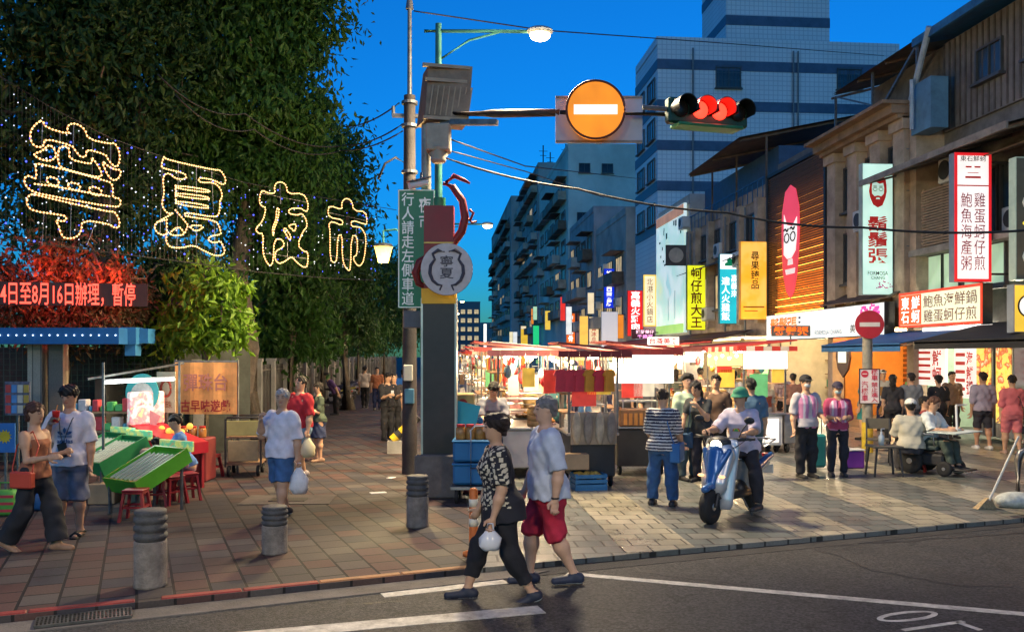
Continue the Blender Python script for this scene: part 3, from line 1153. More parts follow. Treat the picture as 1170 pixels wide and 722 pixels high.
M_BAND = paver_mat('pale_paving_blocks', [(.30, .275, .205), (.25, .235, .18), (.33, .30, .23)], .30, .30, 0.0, (.07, .065, .055), .34, msize=.012, off=0.5)
sheet('promenade', [KA, K1, (MX, K1.y, 0), (MX, 140, 0), (-14, 140, 0), (-40, 60, 0)], 0, M_PROM, .3)
pave_edge = K1 + (K1 - K1)
sheet('market_pavement', [(MX, K1.y), (K1.x, K1.y), (K2.x, K2.y), (KB.x, KB.y), (60, 260), (MX, 260)], -0.004, M_MARK, .3)
def on_kerb(x):
 t = (x - K1.x) / (K2.x - K1.x)
 return K1.y + (K2.y - K1.y) * t
for x0 in (1.95, 4.1, 5.75, 7.5, 9.3, 11.1):
 sheet('pavement_band', [(x0, on_kerb(x0) + .02), (x0 + .8, on_kerb(x0 + .8) + .02), (x0 + .8, 60), (x0, 60)], 0.0, M_BAND, .0035)
M_CONC = mat('concrete', (.27, .26, .24), .85, var=.35, scale=2.2, bump=.4, bscale=60)
M_KRED = mat('kerb_red_paint', (.24, .035, .028), .65, var=.5, scale=5, bump=.3, bscale=60)
M_KYEL = mat('kerb_yellow_paint', (.30, .13, .05), .65, var=.5, scale=5, bump=.3, bscale=60)
gp = [K0 - kdir * 6, K1 + kdir * .3]
sheet('gutter', [gp[0] - knrm * .02, gp[1] - knrm * .02, gp[1] + kdir * .35 - knrm * .20, gp[1] - knrm * .30, gp[0] - knrm * .38], ZR + .012, mat('gutter_concrete', (.13, .118, .108), .85, var=.45, scale=1.6, bump=.5, bscale=50), .05)
def kerb_run(name, a, b, m, n):
 for i in range(n):
  p, q = a + (b - a) * (i / n), a + (b - a) * ((i + 1) / n)
  mb = MB()
  d = (q - p)
  mb.box((p + q) / 2 + knrm * .06 + Vector((0, 0, -.06)), (d.length - .006, .10, .14), rz=math.atan2(d.y, d.x), bev=.012)
  kind(mb.build(name, m), 'structure')
kerb_run('kerb', K0 - kdir * 3, G(155, 688) + knrm * 0, M_KRED, 5)
kl = (K1 - K0).length
kerb_run('kerb', K0 + kdir * (kl * .29), K0 + kdir * (kl * .62), M_KRED, 2)
kerb_run('kerb', K0 + kdir * (kl * .62), K1, M_KYEL, 2)
sheet('pavement_edge', [K1 + kdir * .3, K2 + kdir2 * 3, K2 + kdir2 * 3 - knrm2 * .16, K1 + kdir * .3 - knrm2 * .3], ZR + .004, mat('asphalt_patch', (.035, .034, .034), .85, var=.4, scale=3, bump=.7, bscale=50), .003)
M_LINE = mat('road_paint', (.46, .44, .40), .7, var=.5, scale=9, bump=.3, bscale=50)
def stripe(name, a, b, w0, w1=None):
 a, b = G(*a, z=ZR), G(*b, z=ZR)
 d = (b - a).normalized()
 n = Vector((-d.y, d.x, 0))
 w1 = w1 or w0
 return sheet(name, [a - n * w0 / 2, b - n * w1 / 2, b + n * w1 / 2, a + n * w0 / 2], ZR + .004, M_LINE, .0035)
stripe('road_marking', (648, 655), (1190, 703), .11)
stripe('road_marking', (437, 680), (578, 664), .15)
stripe('road_marking', (150, 738), (619, 696), .22)
mb = MB()
rc = G(1037, 704, z=ZR)
u_ = kdir2
w_ = Vector((-u_.y, u_.x, 0))
for i in range(28):
 t0, t1 = 2 * math.pi * i / 28, 2 * math.pi * (i + 1) / 28
 f = lambda t, k: rc + u_ * (.30 * k * math.cos(t)) + w_ * ((.115 if k < 1 else .115) * (k if k == 1 else .55) * math.sin(t)) + Vector((0, 0, .004))
 mb.quad(f(t0, 1), f(t1, 1), f(t1, .82), f(t0, .82))
mb.box(rc - w_ * .26 + Vector((0, 0, .002)), (.62, .045, .004), rz=math.atan2(u_.y, u_.x))
mb.box(rc - w_ * .36 + u_ * .25 + Vector((0, 0, .002)), (.05, .22, .004), rz=math.atan2(u_.y, u_.x))
kind(mb.build('road_marking', M_LINE), 'structure')
g0, g1 = G(42, 709, z=ZR), G(150, 697, z=ZR)
gd = (g1 - g0).normalized()
gn = Vector((-gd.y, gd.x, 0))
root = thing('drain_grate', 'dark slotted metal drain grate set in the gutter below the red kerb', 'drain', (g0 + g1) / 2 + Vector((0, 0, .014)), math.atan2(gd.y, gd.x))
L = (g1 - g0).length
MB().box((0, -.14, .0), (L, .26, .006)).build('pit_shade', mat('shade_black', (.008, .008, .008), .9, var=0), root)  # black sheet in place of the shaded hollow under the bars
mb = MB()
mb.box((0, -.265, .012), (L, .02, .018)).box((0, -.015, .012), (L, .02, .018))
for i in range(25):
 mb.box((-L / 2 + L * i / 24, -.14, .012), (.012, .23, .016))
for k in (-.09, -.14, -.19):
 mb.box((0, k, .0125), (L, .008, .012))
mb.build('grating', mat('grate_iron', (.12, .12, .11), .5, .7, var=.5, scale=10), root)
c = G(330, 571)
t = thing('access_cover', 'pale concrete access cover with a dark iron slot in the promenade tiles', 'manhole cover', (c.x, c.y, 0), R(-2))
MB().box((0, 0, .006), (1.25, .8, .008)).build('slab', mat('slab_brown', (.11, .09, .078), .85, var=.35, scale=4), t)
MB().box((0, -.02, .0135), (.5, .3, .006)).build('lid', mat('lid_iron', (.05, .045, .04), .6, .5), t)
# ================================================================ SETTING: buildings
FX = 13.5
M_FRAME = mat('window_frame', (.10, .10, .10), .5, .5, var=.2)
M_GLASS = mat('window_glass', (.03, .045, .06), .12, var=.3, scale=.5, spec=.6)
M_LITWARM = glow('lit_room_warm', (1.0, .72, .36), .55, .5)
M_LITGRN = glow('lit_room_green', (.62, .9, .62), .5, .35)
_wcache = {}
def window(parent, c, w, h, side, frame=M_FRAME, pane=M_GLASS, bars=1, grille=False, ac=False):
 """window on a wall looking -X ('street') or -Y ('flank'); frame stands proud of the wall, pane set back in it"""
 key = (round(w, 2), round(h, 2), side, bars, grille)
 if key not in _wcache:
  fr, pn = MB(), MB()
  t = .06
  def B(mb, y, z, sy, sz, x=0.0, sx=.10):
   if side == 'street':
    mb.box((x, y, z), (sx, sy, sz))
   else:
    mb.box((y, x, z), (sy, sx, sz))
  B(fr, 0, h / 2 - t / 2, w, t); B(fr, 0, -h / 2 + t / 2, w, t)
  B(fr, -w / 2 + t / 2, 0, t, h - 2 * t); B(fr, w / 2 - t / 2, 0, t, h - 2 * t)
  for i in range(bars):
   B(fr, -w / 2 + w * (i + 1) / (bars + 1), 0, .04, h - 2 * t, .0, .07)
  B(fr, 0, -h / 2 - .05, w + .16, .07, -.06, .2)
  if grille:
   for i in range(7):
    B(fr, -w / 2 + w * (i + .5) / 7, 0, .02, h, -.25, .02)
   for z in (-h / 2, -h / 6, h / 6, h / 2):
    B(fr, 0, z, w, .025, -.25, .022)
   for sy in (-1, 1):
    B(fr, sy * w / 2, -h / 2, .02, .02, -.12, .25)
    B(fr, sy * w / 2, h / 2, .02, .02, -.12, .25)
  B(pn, 0, 0, w - 2 * t, h - 2 * t, .02, .03)
  _wcache[key] = (fr.mesh('window', [frame]), pn.mesh('window_pane', [pane]))
 f, p = _wcache[key]
 o = obj_from('window', f, parent, Vector(c) - Vector(parent.location))
 q = obj_from('window_pane', p, o)
 if pane is not M_GLASS or frame is not M_FRAME:
  for ob, m in ((q, pane), (o, frame)):
   ob.material_slots[0].link = 'OBJECT'
   ob.material_slots[0].material = m
 return o
def building(name, label, y0, y1, h, m, x0=FX, dx=14, z0=0.0, cat='building', roofm=None, group=None):
 root = thing(name, label, cat, (x0 + dx / 2, (y0 + y1) / 2, 0), 0, group)
 mb = MB()
 mb.box((x0 + dx / 2, (y0 + y1) / 2, (h + z0) / 2), (dx, y1 - y0, h - z0))
 wmb(mb, 'wall', m, root)
 mb = MB()
 mb.box((x0 + dx / 2, y0 + .1, h + .25), (dx + .1, .2, .5)).box((x0 + .05, (y0 + y1) / 2, h + .25), (.2, y1 - y0 - .42, .5))
 wmb(mb, 'parapet', roofm or m, root)
 return root
M_BROWN = mat('brown_stained_concrete', (.36, .28, .215), .85, var=.55, scale=1.2, bump=.5, bscale=14)
M_BROWN2 = mat('brown_render', (.42, .33, .25), .85, var=.4, scale=1.5, bump=.4, bscale=20)
M_DARKW = mat('dark_corrugated_wall', (.15, .145, .14), .8, var=.4, scale=2, bump=.5, bscale=12)
M_TIN = mat('rusty_tin_roof', (.14, .10, .07), .65, .3, var=.5, scale=2.5, bump=.4, bscale=25)
M_STEEL = mat('weathered_steel', (.16, .16, .16), .5, .6, var=.4, scale=8)
M_BLUEP = mat('blue_painted_steel', (.03, .13, .27), .6, .2, var=.4, scale=4)
M_GREYW = mat('grey_stained_wall', (.42, .40, .36), .9, var=.35, scale=.5, bump=.3, bscale=12)
M_DKSTEEL = mat('dark_steel', (.035, .035, .037), .5, .5, var=.3, scale=6)
def tile_band_mat():
 m = bpy.data.materials.new('small_pale_blue_tiles')
 m.use_nodes = True
 n, l = m.node_tree.nodes, m.node_tree.links
 b = n['Principled BSDF']
 tc = n.new('ShaderNodeTexCoord')
 sx = n.new('ShaderNodeSeparateXYZ')
 l.new(tc.outputs['Object'], sx.inputs[0])
 def grid(out, k):
  a = n.new('ShaderNodeMath'); a.operation = 'MULTIPLY'; a.inputs[1].default_value = k
  l.new(out, a.inputs[0])
  f = n.new('ShaderNodeMath'); f.operation = 'FRACT'
  l.new(a.outputs[0], f.inputs[0])
  g = n.new('ShaderNodeMath'); g.operation = 'GREATER_THAN'; g.inputs[1].default_value = .16
  l.new(f.outputs[0], g.inputs[0])
  return g.outputs[0]
 ad = n.new('ShaderNodeMath'); ad.operation = 'ADD'
 l.new(sx.outputs['X'], ad.inputs[0]); l.new(sx.outputs['Y'], ad.inputs[1])
 mu = n.new('ShaderNodeMath'); mu.operation = 'MULTIPLY'
 l.new(grid(ad.outputs[0], 3.4), mu.inputs[0]); l.new(grid(sx.outputs['Z'], 3.4), mu.inputs[1])
 nz = n.new('ShaderNodeTexNoise'); nz.inputs['Scale'].default_value = .35; nz.inputs['Detail'].default_value = 5
 l.new(tc.outputs['Object'], nz.inputs['Vector'])
 mx = n.new('ShaderNodeMix'); mx.data_type = 'RGBA'
 l.new(mu.outputs[0], mx.inputs[0])
 mx.inputs[6].default_value = (.50, .55, .62, 1)
 mx.inputs[7].default_value = (.72, .76, .80, 1)
 m2 = n.new('ShaderNodeMix'); m2.data_type = 'RGBA'; m2.blend_type = 'MULTIPLY'; m2.inputs[0].default_value = .3
 l.new(mx.outputs[2], m2.inputs[6]); l.new(nz.outputs['Fac'], m2.inputs[7])
 l.new(m2.outputs[2], b.inputs['Base Color'])
 b.inputs['Roughness'].default_value = .45
 return m
M_TILE = tile_band_mat()
M_NAVY = mat('navy_tile_band', (.06, .10, .17), .5, var=.25, scale=1.5)
TY = 53.0
tb = building('apartment_tower', 'tall pale blue tiled block with dark blue bands and a roof stair tower', TY, TY + 6, 21.2, M_TILE, FX, 15.5)
mb = MB()
for z in (9.9, 12.5, 15.0, 17.5, 20.0):
 mb.box((FX + 7.75, TY + 3, z), (15.56, 6.06, .62))
wmb(mb, 'dark_band', M_NAVY, tb)
tx0, tx1 = TY * .342, TY * .4696
mb = MB()
mb.box(((tx0 + tx1) / 2, TY + 3.4, 27), (tx1 - tx0, 5, 12.5))
tw = wmb(mb, 'stair_tower', M_TILE, tb)
mb = MB()
for z in (23.2, 25.8, 28.4):
 mb.box(((tx0 + tx1) / 2, TY + 3.4, z), (tx1 - tx0 + .05, 5.05, .62))
wmb(mb, 'dark_band', M_NAVY, tb)
for (px, row) in ((832, 89), (970, 91)):
 p = P(px, row, depth((TY * math.tan(math.atan((px - CX) / FPX) + YAW), TY)))
 window(tb, (p.x, TY - .03, p.z), 1.6, 1.3, 'flank', grille=True)
for z in (10.9, 13.7, 16.2, 18.7):
 for y in (TY + 1.5, TY + 4.3):
  window(tb, (FX - .03, y, z), 1.9, 1.3, 'street', bars=2)
mb = MB()
for xx in (FX + 2.2, FX + 8.6, FX + 8.9):
 mb.cyl((xx, TY - .12, 3), (xx, TY - .12, 21), .06, n=8)
wmb(mb, 'drain_pipe', mat('old_pipe', (.15, .17, .19), .6), tb)
b8 = building('grey_block', 'tall grey rendered block with a blank flank wall and three tiny windows', 90, 116, 23.6, mat('pale_grey_render', (.60, .62, .55), .9, var=.25, scale=.25), FX, 12)
for (xx, z) in ((15.2, 21.5), (17.6, 21.5), (15, 16.4), (18.3, 16.4), (20.6, 16.4)):
 window(b8, (xx, 90 - .03, z), 1.2, 1.0, 'flank', pane=(glow('lit_room_blue', (.25, .55, .9), .25) if z < 20 and xx > 15.5 else M_GLASS))
def balconies(root, y0, y1, z0, z1, x0, n, fl, seed, lit=.12):
 rnd = random.Random(seed)
 w = (y1 - y0) / n
 z = z0
 while z + 2.2 < z1:
  for i in range(n):
   yc = y0 + w * (i + .5)
   window(root, (x0 - .03, yc, z + 1.5), w * .62, 1.4, 'street', pane=M_LITWARM if rnd.random() < lit else M_GLASS, bars=2)
   if rnd.random() < .7:
    mb = MB()
    mb.box((x0 - .45, yc, z + .1), (.9, w * .9, .12))
    mb.box((x0 - .88, yc, z + .55), (.06, w * .9, .8))
    mb.box((x0 - .45, yc + w * .44, z + .55), (.8, .06, .8))
    mb.box((x0 - .45, yc - w * .44, z + .55), (.8, .06, .8))
    if rnd.random() < .5:
     mb.box((x0 - .5, yc, z + 2.45), (1.1, w * .95, .05))
    wmb(mb, 'balcony', rnd.choice([M_GREYW, M_TIN, M_BROWN2]), root)
  z += fl
balconies(b8, 91, 115, 6, 23, FX, 5, 3.1, 3)
lowb = building('low_shophouse', 'low grey shophouse with stained walls below the blank grey flank', 62, 74, 12.2, M_GREYW, FX, 10)
balconies(lowb, 62.5, 73.5, 4.2, 12, FX, 3, 3.0, 8, .3)
lowc = building('low_shophouse', 'pinkish shophouse with balconies beyond the low grey one', 75, 89, 14.5, mat('pinkish_render', (.44, .37, .36), .9, var=.3, scale=.6), FX, 10)
balconies(lowc, 75.5, 88.5, 4.2, 14, FX, 4, 3.1, 9, .2)
M_DKBLUE = mat('dusky_render', (.36, .34, .32), .9, var=.3, scale=.3)
b9 = building('dark_block', 'tall dark block with crowded balconies and roof masts along the market street', 117, 146, 27.5, M_DKBLUE, FX, 14)
balconies(b9, 118, 145, 5, 27, FX, 5, 3.2, 4, .2)
mb = MB()
for (xx, yy) in ((FX + 1, 120), (FX + 4, 119), (FX + 2.5, 124)):
 mb.cyl((xx, yy, 27.4), (xx, yy, 31), .09, n=6)
 mb.box((xx, yy, 30.2), (1.2, .06, .06)).box((xx, yy, 29.6), (.9, .06, .06))
wmb(mb, 'roof_mast', M_DKSTEEL, b9)
b10 = building('dark_block', 'far dark stepped block at the bend of the market street', 150, 205, 29, M_DKBLUE, 12.6, 16)
balconies(b10, 152, 203, 5, 28, 12.6, 8, 3.2, 5, .06)
wmb(MB().box((20, 165, 31.5), (8, 14, 5.5)), 'roof_house', M_DKBLUE, b10)
b11 = building('pale_block', 'small pale blank-walled block standing in front of the far dark blocks', 147.5, 149.8, 19, mat('pale_far_render', (.42, .46, .48), .9, var=.15, scale=.2), 12.4, 5)
b12 = building('office_block', 'distant office block with rows of dim windows closing the street', 300, 320, 20, mat('far_block', (.16, .15, .17), .9, var=.2, scale=.2), 2.5, 12)
for i in range(5):
 for k in range(5):
  window(b12, (4 + i * 2.3, 300 - .03, 5 + k * 3.0), 1.6, 1.6, 'flank', pane=M_GLASS if (i * 3 + k) % 4 else M_LITWARM)
b13 = building('office_block', 'second distant block, lower and darker, right of the office block', 330, 350, 14, M_DKBLUE, 15.5, 14)
b5 = building('old_shophouse', 'old brown shophouse with concrete piers and a tin lean-to on its roof', 35.1, 45.8, 8.6, M_BROWN, FX, 12, z0=2.9)
mb = MB()
for y in (35.4, 37.6, 39.8, 42.0, 44.2, 45.5):
 mb.box((FX - .16, y, 6.0), (.32, .36, 5.2))
wmb(mb, 'pier', M_BROWN2, b5)
for y in (36.5, 38.7, 40.9, 43.1):
 window(b5, (FX - .03, y, 5.1), 1.5, 1.7, 'street', bars=2, pane=M_LITWARM if y < 41 else M_GLASS)
 window(b5, (FX - .03, y, 7.5), 1.5, 1.3, 'street', bars=2)
mb = MB()
mb.quad((FX - 1.3, 34.6, 10.9), (FX - 1.3, 42, 10.9), (FX + 4, 42, 12.0), (FX + 4, 34.6, 12.0))
mb.quad((FX - 1.3, 34.6, 10.84), (FX + 4, 34.6, 11.94), (FX + 4, 42, 11.94), (FX - 1.3, 42, 10.84))
for y in (34.8, 38.4, 41.9):
 mb.bar((FX - 1.2, y, 10.8), (FX + 3.9, y, 11.88), .08)
 mb.bar((FX - .1, y, 8.5), (FX - .1, y, 11.0), .07)
wmb(mb, 'lean_to_roof', M_TIN, b5)
mb = MB()
for k in range(18):
 mb.box((FX - .1, 35.2 + k * .6, 9.0), (.03, .03, .8))
mb.box((FX - .1, 40.4, 9.4), (.05, 10.6, .05))
wmb(mb, 'roof_railing', M_BLUEP, b5)
wmb(MB().box((FX + 3, 40, 10), (5, 10, 1.4)), 'roof_room', mat('blue_tin_wall', (.05, .10, .17), .6, .2), b5)
b6 = building('narrow_shophouse', 'narrow shophouse faced with a tall pale green printed panel', 45.9, 52.8, 10.2, M_GREYW, FX, 12, z0=2.9)
mb = MB()
mb.box((FX - .15, 49.4, 6.8), (.16, 6.0, 7.0))
pnl = wmb(mb, 'printed_panel', glow_noise('mural_print', [(.75, .9, .55), (.55, .85, .75), (.8, .95, .9), (.45, .75, .75)], .62, .45), b6)
mb = MB()
rnd = random.Random(5)
for k in range(16):
 y, z = 47.0 + rnd.random() * 4.8, 7.2 + rnd.random() * 2.4
 mb.box((FX - .235, y, z), (.012, .12 + .2 * rnd.random(), .10 + .25 * rnd.random()))
mb.box((FX - .235, 48.2, 4.9), (.012, .05, 1.6)).box((FX - .235, 49.6, 4.7), (.012, .05, 1.3))
wmb(mb, 'print_pattern', mat('print_dark', (.05, .10, .11), .6), b6)
wmb(MB().box((FX - .24, 49.4, 3.55), (.012, 5.9, .5)), 'print_base', glow('print_green', (.45, .85, .2), .6), b6)
wmb(MB().box((FX - .24, 49.4, 10.0), (.012, 5.9, .55)), 'print_top', glow('print_orange', (.9, .4, .16), .35), b6)
mb = MB()
mb.box((FX - .8, 45.95, 7.4), (1.1, .1, 1.1))
sqb = wmb(mb, 'square_board', mat('dark_board', (.09, .08, .08), .6), b6)
mb = MB()
mb.prism([(math.cos(t * math.pi / 14) * .40, math.sin(t * math.pi / 14) * .40) for t in range(28)], (FX - .8, 45.89, 7.4), (1, 0, 0), (0, 0, 1), .01)
wmb(mb, 'board_ring', mat('ring_cream', (.5, .45, .38), .6), sqb).location = (0, 0, 0)
b4 = building('louvred_shophouse', 'shophouse wrapped in dark louvres lit orange from within, bearded face emblem on it', 29.3, 34.8, 9.3, M_DARKW, FX + .35, 12, z0=2.9)
mb = MB()
nsl = 62
for i in range(nsl):
 z = 3.65 + i * (5.6 / nsl)
 mb.box((FX - .02, 32.05, z), (.10, 5.2, .042))
wmb(MB().box((FX + .31, 32.05, 6.4), (.04, 5.2, 5.6)), 'backing_panel', mat('backing_orange', (.55, .25, .06), .7, var=.3, scale=2), b4)  # panel added to catch the strips' light and show orange
wmb(mb, 'louvre', mat('louvre_dark', (.16, .09, .05), .55, .3), b4)  # some of the orange glow is put into the slat colour
mb = MB()
mb.box((FX - .02, 29.38, 6.4), (.2, .14, 5.9)).box((FX - .02, 34.72, 6.4), (.2, .14, 5.9)).box((FX - .02, 32.05, 9.3), (.2, 5.5, .12))
wmb(mb, 'louvre_frame', M_DKSTEEL, b4)
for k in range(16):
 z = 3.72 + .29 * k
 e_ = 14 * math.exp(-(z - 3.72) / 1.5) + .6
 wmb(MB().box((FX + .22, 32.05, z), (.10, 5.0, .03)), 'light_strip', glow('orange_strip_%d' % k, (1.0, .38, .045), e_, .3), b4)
def ell2(cy, cz, ry, rz, n=24):
 return [(-(cy) + ry * math.cos(2 * math.pi * i / n), cz + rz * math.sin(2 * math.pi * i / n)) for i in range(n)]
UY = (0, -1, 0)
def fpoly(mb, pts, x, th=.012):
 mb.prism(pts, (x, 0, 0), UY, (0, 0, 1), th)
fy, fz = 32.35, 6.5
mb = MB(); fpoly(mb, [(-(fy) + a * 1.02, fz + b_) for (a, b_) in ((-.85, .2), (-.8, -.6), (-.72, -1.3), (-.4, -2.0), (.0, -2.3), (.35, -2.05), (.62, -1.4), (.78, -.5), (.85, .3), (.8, 1.1), (.5, 1.8), (0, 2.05), (-.5, 1.85), (-.8, 1.1))], FX - .09)
emb = wmb(mb, 'face_emblem', glow('emblem_red', (.95, .06, .10), .75, .15), b4)
mb = MB(); fpoly(mb, [(-(fy) + a, fz + b_) for (a, b_) in ((-.62, -.55), (-.3, -.75), (.1, -.75), (.5, -.5), (.62, .1), (.62, .75), (.2, .45), (-.3, .55), (-.6, 1.0))], FX - .105)
wmb(mb, 'face_skin', glow('emblem_white', (1, .95, .9), .9, .1), b4)
mb = MB()
fpoly(mb, [(-(fy) + a, fz + b_ - .9) for (a, b_) in ((-.25, -.1), (.25, -.1), (.2, .12), (-.2, .12))], FX - .105)
fpoly(mb, [(-(fy) + a, fz + b_) for (a, b_) in ((-.5, -1.15), (.45, -1.15), (.4, -1.35), (-.4, -1.35))], FX - .099)
wmb(mb, 'face_mouth', glow('emblem_white2', (1, .9, .85), .7, .1), b4)
mb = MB()
for s in (-.3, .28):
 mb.tube([(FX - .125, fy - s + .22 * math.cos(t), fz + .05 + .17 * math.sin(t)) for t in [i * math.pi / 8 for i in range(16)]], .028, 5, closed=True)
 mb.tube([(FX - .125, fy - s + .25 - .06 * i, fz + .36 + .05 * math.sin(i)) for i in range(8)], .04, 5)
wmb(mb, 'face_lines', mat('emblem_black', (.02, .015, .015), .6, var=0), b4)
b3 = building('old_pier_building', 'old brown stone-faced building with tall piers and a lean-to shed on its roof', 24.2, 29.2, 9.0, M_BROWN, FX + .25, 12, z0=2.9)
mb = MB()
for y in (24.5, 25.9, 27.4, 28.9):
 mb.box((FX + .08, y, 6.2), (.36, .62, 5.5))
 mb.box((FX + .05, y, 8.75), (.5, .8, .35))
wmb(mb, 'pier', M_BROWN2, b3)
mb = MB()
mb.box((FX - .1, 26.7, 9.12), (.9, 5.3, .25)).box((FX - .02, 26.7, 8.93), (.65, 5.2, .12)).box((FX - .25, 26.7, 9.3), (1.2, 5.4, .1))
wmb(mb, 'cornice', mat('cornice_stone', (.26, .18, .12), .85, var=.4, scale=2), b3)
for y in (25.2, 26.65, 28.15):
 window(b3, (FX + .2, y, 7.6), .75, 1.5, 'street')
 window(b3, (FX + .2, y, 5.3), .75, 1.7, 'street')
mb = MB()
ra, rb = 11.1, 11.9
for (z0, z1, o) in ((ra, rb, 0), (ra - .06, rb - .06, 1)):
 q = [(FX + .15, 23.9, z0), (FX + .15, 29.3, z0), (FX + 3.4, 29.3, z1), (FX + 3.4, 23.9, z1)]
 mb.quad(*(q[::-1] if o == 0 else q))
for y in (24.0, 25.8, 27.6, 29.5):
 mb.bar((FX + .2, y, ra - .1), (FX + 3.3, y, rb - .1), .07)
wmb(mb, 'lean_to_roof', M_TIN, b3)
mb = MB()
for y in (24.2, 26.8, 29.4):
 mb.bar((FX + .3, y, 9.3), (FX + .3, y, 11.05), .07)
mb.bar((FX + .3, 26.8, 10.0), (FX + .3, 29.3, 11.0), .05)
mb.bar((FX + .3, 24.2, 11.0), (FX + .3, 26.8, 9.4), .08)
wmb(mb, 'roof_frame', M_STEEL, b3)
wmb(MB().box((FX + 3.6, 26.8, 10.2), (4, 5.0, 2.2)), 'roof_room', M_DARKW, b3)
b2 = building('corner_shophouse', 'dark shophouse with slatted balcony, lit green windows and a big tin roof shed', 18.4, 24.1, 8.6, M_DARKW, FX + .9, 12, z0=2.9)
wmb(MB().box((FX + .5, 24.0, 5.8), (.9, .34, 6.0)), 'pier', M_BROWN2, b2)
mb = MB()
for i in range(22):
 mb.box((FX + .12, 22.35, 5.05 + i * .075), (.05, 2.6, .045))
for y in (21.1, 22.35, 23.6):
 mb.box((FX + .17, y, 5.85), (.06, .06, 1.75))
wmb(mb, 'balcony_slats', mat('slat_beige', (.33, .25, .18), .7, var=.25, scale=6), b2)
wmb(MB().box((FX + .45, 21.3, 4.95), (.95, 5.6, .18)), 'balcony_floor', M_CONC, b2)
for y in (20.8, 21.75, 22.7, 23.5):
 window(b2, (FX + .42, y, 4.35), .86, 1.1, 'street', pane=M_LITGRN, bars=0)
 window(b2, (FX + .84, y, 6.0), .86, 1.9, 'street', bars=0)
mb = MB()
mb.box((FX + .25, 22.2, 7.0), (.5, .9, .65), bev=.02)
ac = wmb(mb, 'air_conditioner', mat('ac_case', (.55, .56, .55), .5, var=.15), b2)
mb = MB()
mb.lathe([(.0, 0), (.24, 0), (.26, .01), (.26, .02)], (FX - .02, 22.32, 7.0), axis=(-1, 0, 0))
o = mb.build('fan_grille', M_DKSTEEL, ac)
mb = MB()
for (z0, o_) in ((0, 0), (-.06, 1)):
 q = [(FX - 1.1, 18.2, 7.15 + z0), (FX - 1.1, 24.9, 7.15 + z0), (FX + 1.1, 24.9, 7.75 + z0), (FX + 1.1, 18.2, 7.75 + z0)]
 mb.quad(*(q if o_ else q[::-1]))
mb.box((FX - 1.1, 21.5, 7.1), (.06, 6.7, .16))
for i in range(6):
 mb.bar((FX - 1.05, 18.4 + i * 1.25, 7.06), (FX + 1.0, 18.4 + i * 1.25, 7.6), .06)
wmb(mb, 'balcony_roof', mat('corrugated_pale', (.24, .22, .19), .6, .2, var=.4, scale=3), b2)
mb = MB()
for (z0, o_) in ((0, 0), (-.07, 1)):
 q = [(FX - .1, 15.5, 10.9 + z0), (FX - .1, 23.8, 10.9 + z0), (FX + 5.5, 23.8, 12.0 + z0), (FX + 5.5, 15.5, 12.0 + z0)]
 mb.quad(*(q if o_ else q[::-1]))
mb.box((FX - .1, 19.6, 10.85), (.1, 8.2, .22))
wmb(mb, 'shed_roof', M_BLUEP, b2)
wmb(MB().box((FX + 3.6, 20, 9.6), (5.6, 7.4, 2.5)), 'roof_shed', M_DARKW, b2)
mb = MB()
for k in range(30):
 mb.box((FX + .79, 16.4 + k * .25, 9.6), (.03, .06, 2.45))
wmb(mb, 'wall_ribs', mat('rib_rust', (.10, .085, .075), .7, .2, var=.5, scale=1.5), b2)
for y in (17.6, 19.6, 21.6):
 window(b2, (FX + .77, y, 9.7), 1.1, .9, 'street')
mb = MB()
mb.cyl((FX + .1, 24.6, 8.6), (FX - .15, 22.8, 11.0), .09, n=8)
mb.cyl((FX - .2, 23.6, 8.4), (FX - .2, 23.6, 9.8), .06, n=8)
wmb(mb, 'roof_pipe', mat('pipe_blue_grey', (.30, .38, .46), .5), b2)
wmb(MB().box((FX + .2, 23.4, 9.0), (.5, 1.0, 1.4)), 'water_cabinet', mat('blue_cabinet', (.10, .22, .34), .5), b2)
b1 = building('corner_shophouse', 'nearest dark shophouse at the right edge with service pipes up its front', 8.5, 18.3, 10.5, M_DARKW, FX + .9, 12, z0=2.9)
mb = MB()
for k in range(7):
 mb.cyl((FX + .75, 18.1 - k * .16, 3.2), (FX + .75, 18.1 - k * .16 + .05, 9), .035, n=6)
wmb(mb, 'service_pipe', M_DKSTEEL, b1)
for y in (12.5, 15.5):
 window(b1, (FX + .84, y, 5.4), 1.6, 1.6, 'street', bars=2)
def wall_unit(root, x, y, z, s=1.0):
 mb = MB()
 mb.box((x - .22, y, z), (.44, .85 * s, .6 * s), bev=.02)
 mb.box((x - .2, y, z - .34 * s), (.5, .7, .04))
 a_ = wmb(mb, 'air_conditioner', mat('ac_case', (.55, .56, .55)), root)
 MB().lathe([(0, 0), (.22 * s, 0), (.22 * s, .015), (0, .015)], (x - .441, y + .12, z), 16, (-1, 0, 0)).build('fan_grille', M_DKSTEEL, a_)
for (r, x, yz) in ((b3, FX + .25, ((25.2, 4.3), (26.7, 6.35))), (b5, FX, ((37.6, 6.3), (42.1, 4.1), (40.2, 7.0))), (b2, FX + .9, ((19.6, 6.4), (20.2, 5.4))), (b6, FX, ((46.3, 9.2),)), (lowb, FX, ((64, 6), (69, 9), (72, 6.2)))):
 for (y, z) in yz:
  wall_unit(r, x - .02, y, z)
for (r, x, ys) in ((b3, FX - .02, (24.25, 29.15)), (b5, FX - .35, (36.6, 39.2, 44.8)), (b2, FX + .8, (18.7, 19.0, 23.95))):
 for y in ys:
  mb = MB()
  mb.cyl((x, y, 2.9), (x, y, 8.4), .05, n=8)
  for z in (3.6, 5.2, 6.8, 8.0):
   mb.box((x + .05, y, z), (.12, .14, .03))
  wmb(mb, 'drain_pipe', mat('old_pipe', (.15, .17, .19)), r)
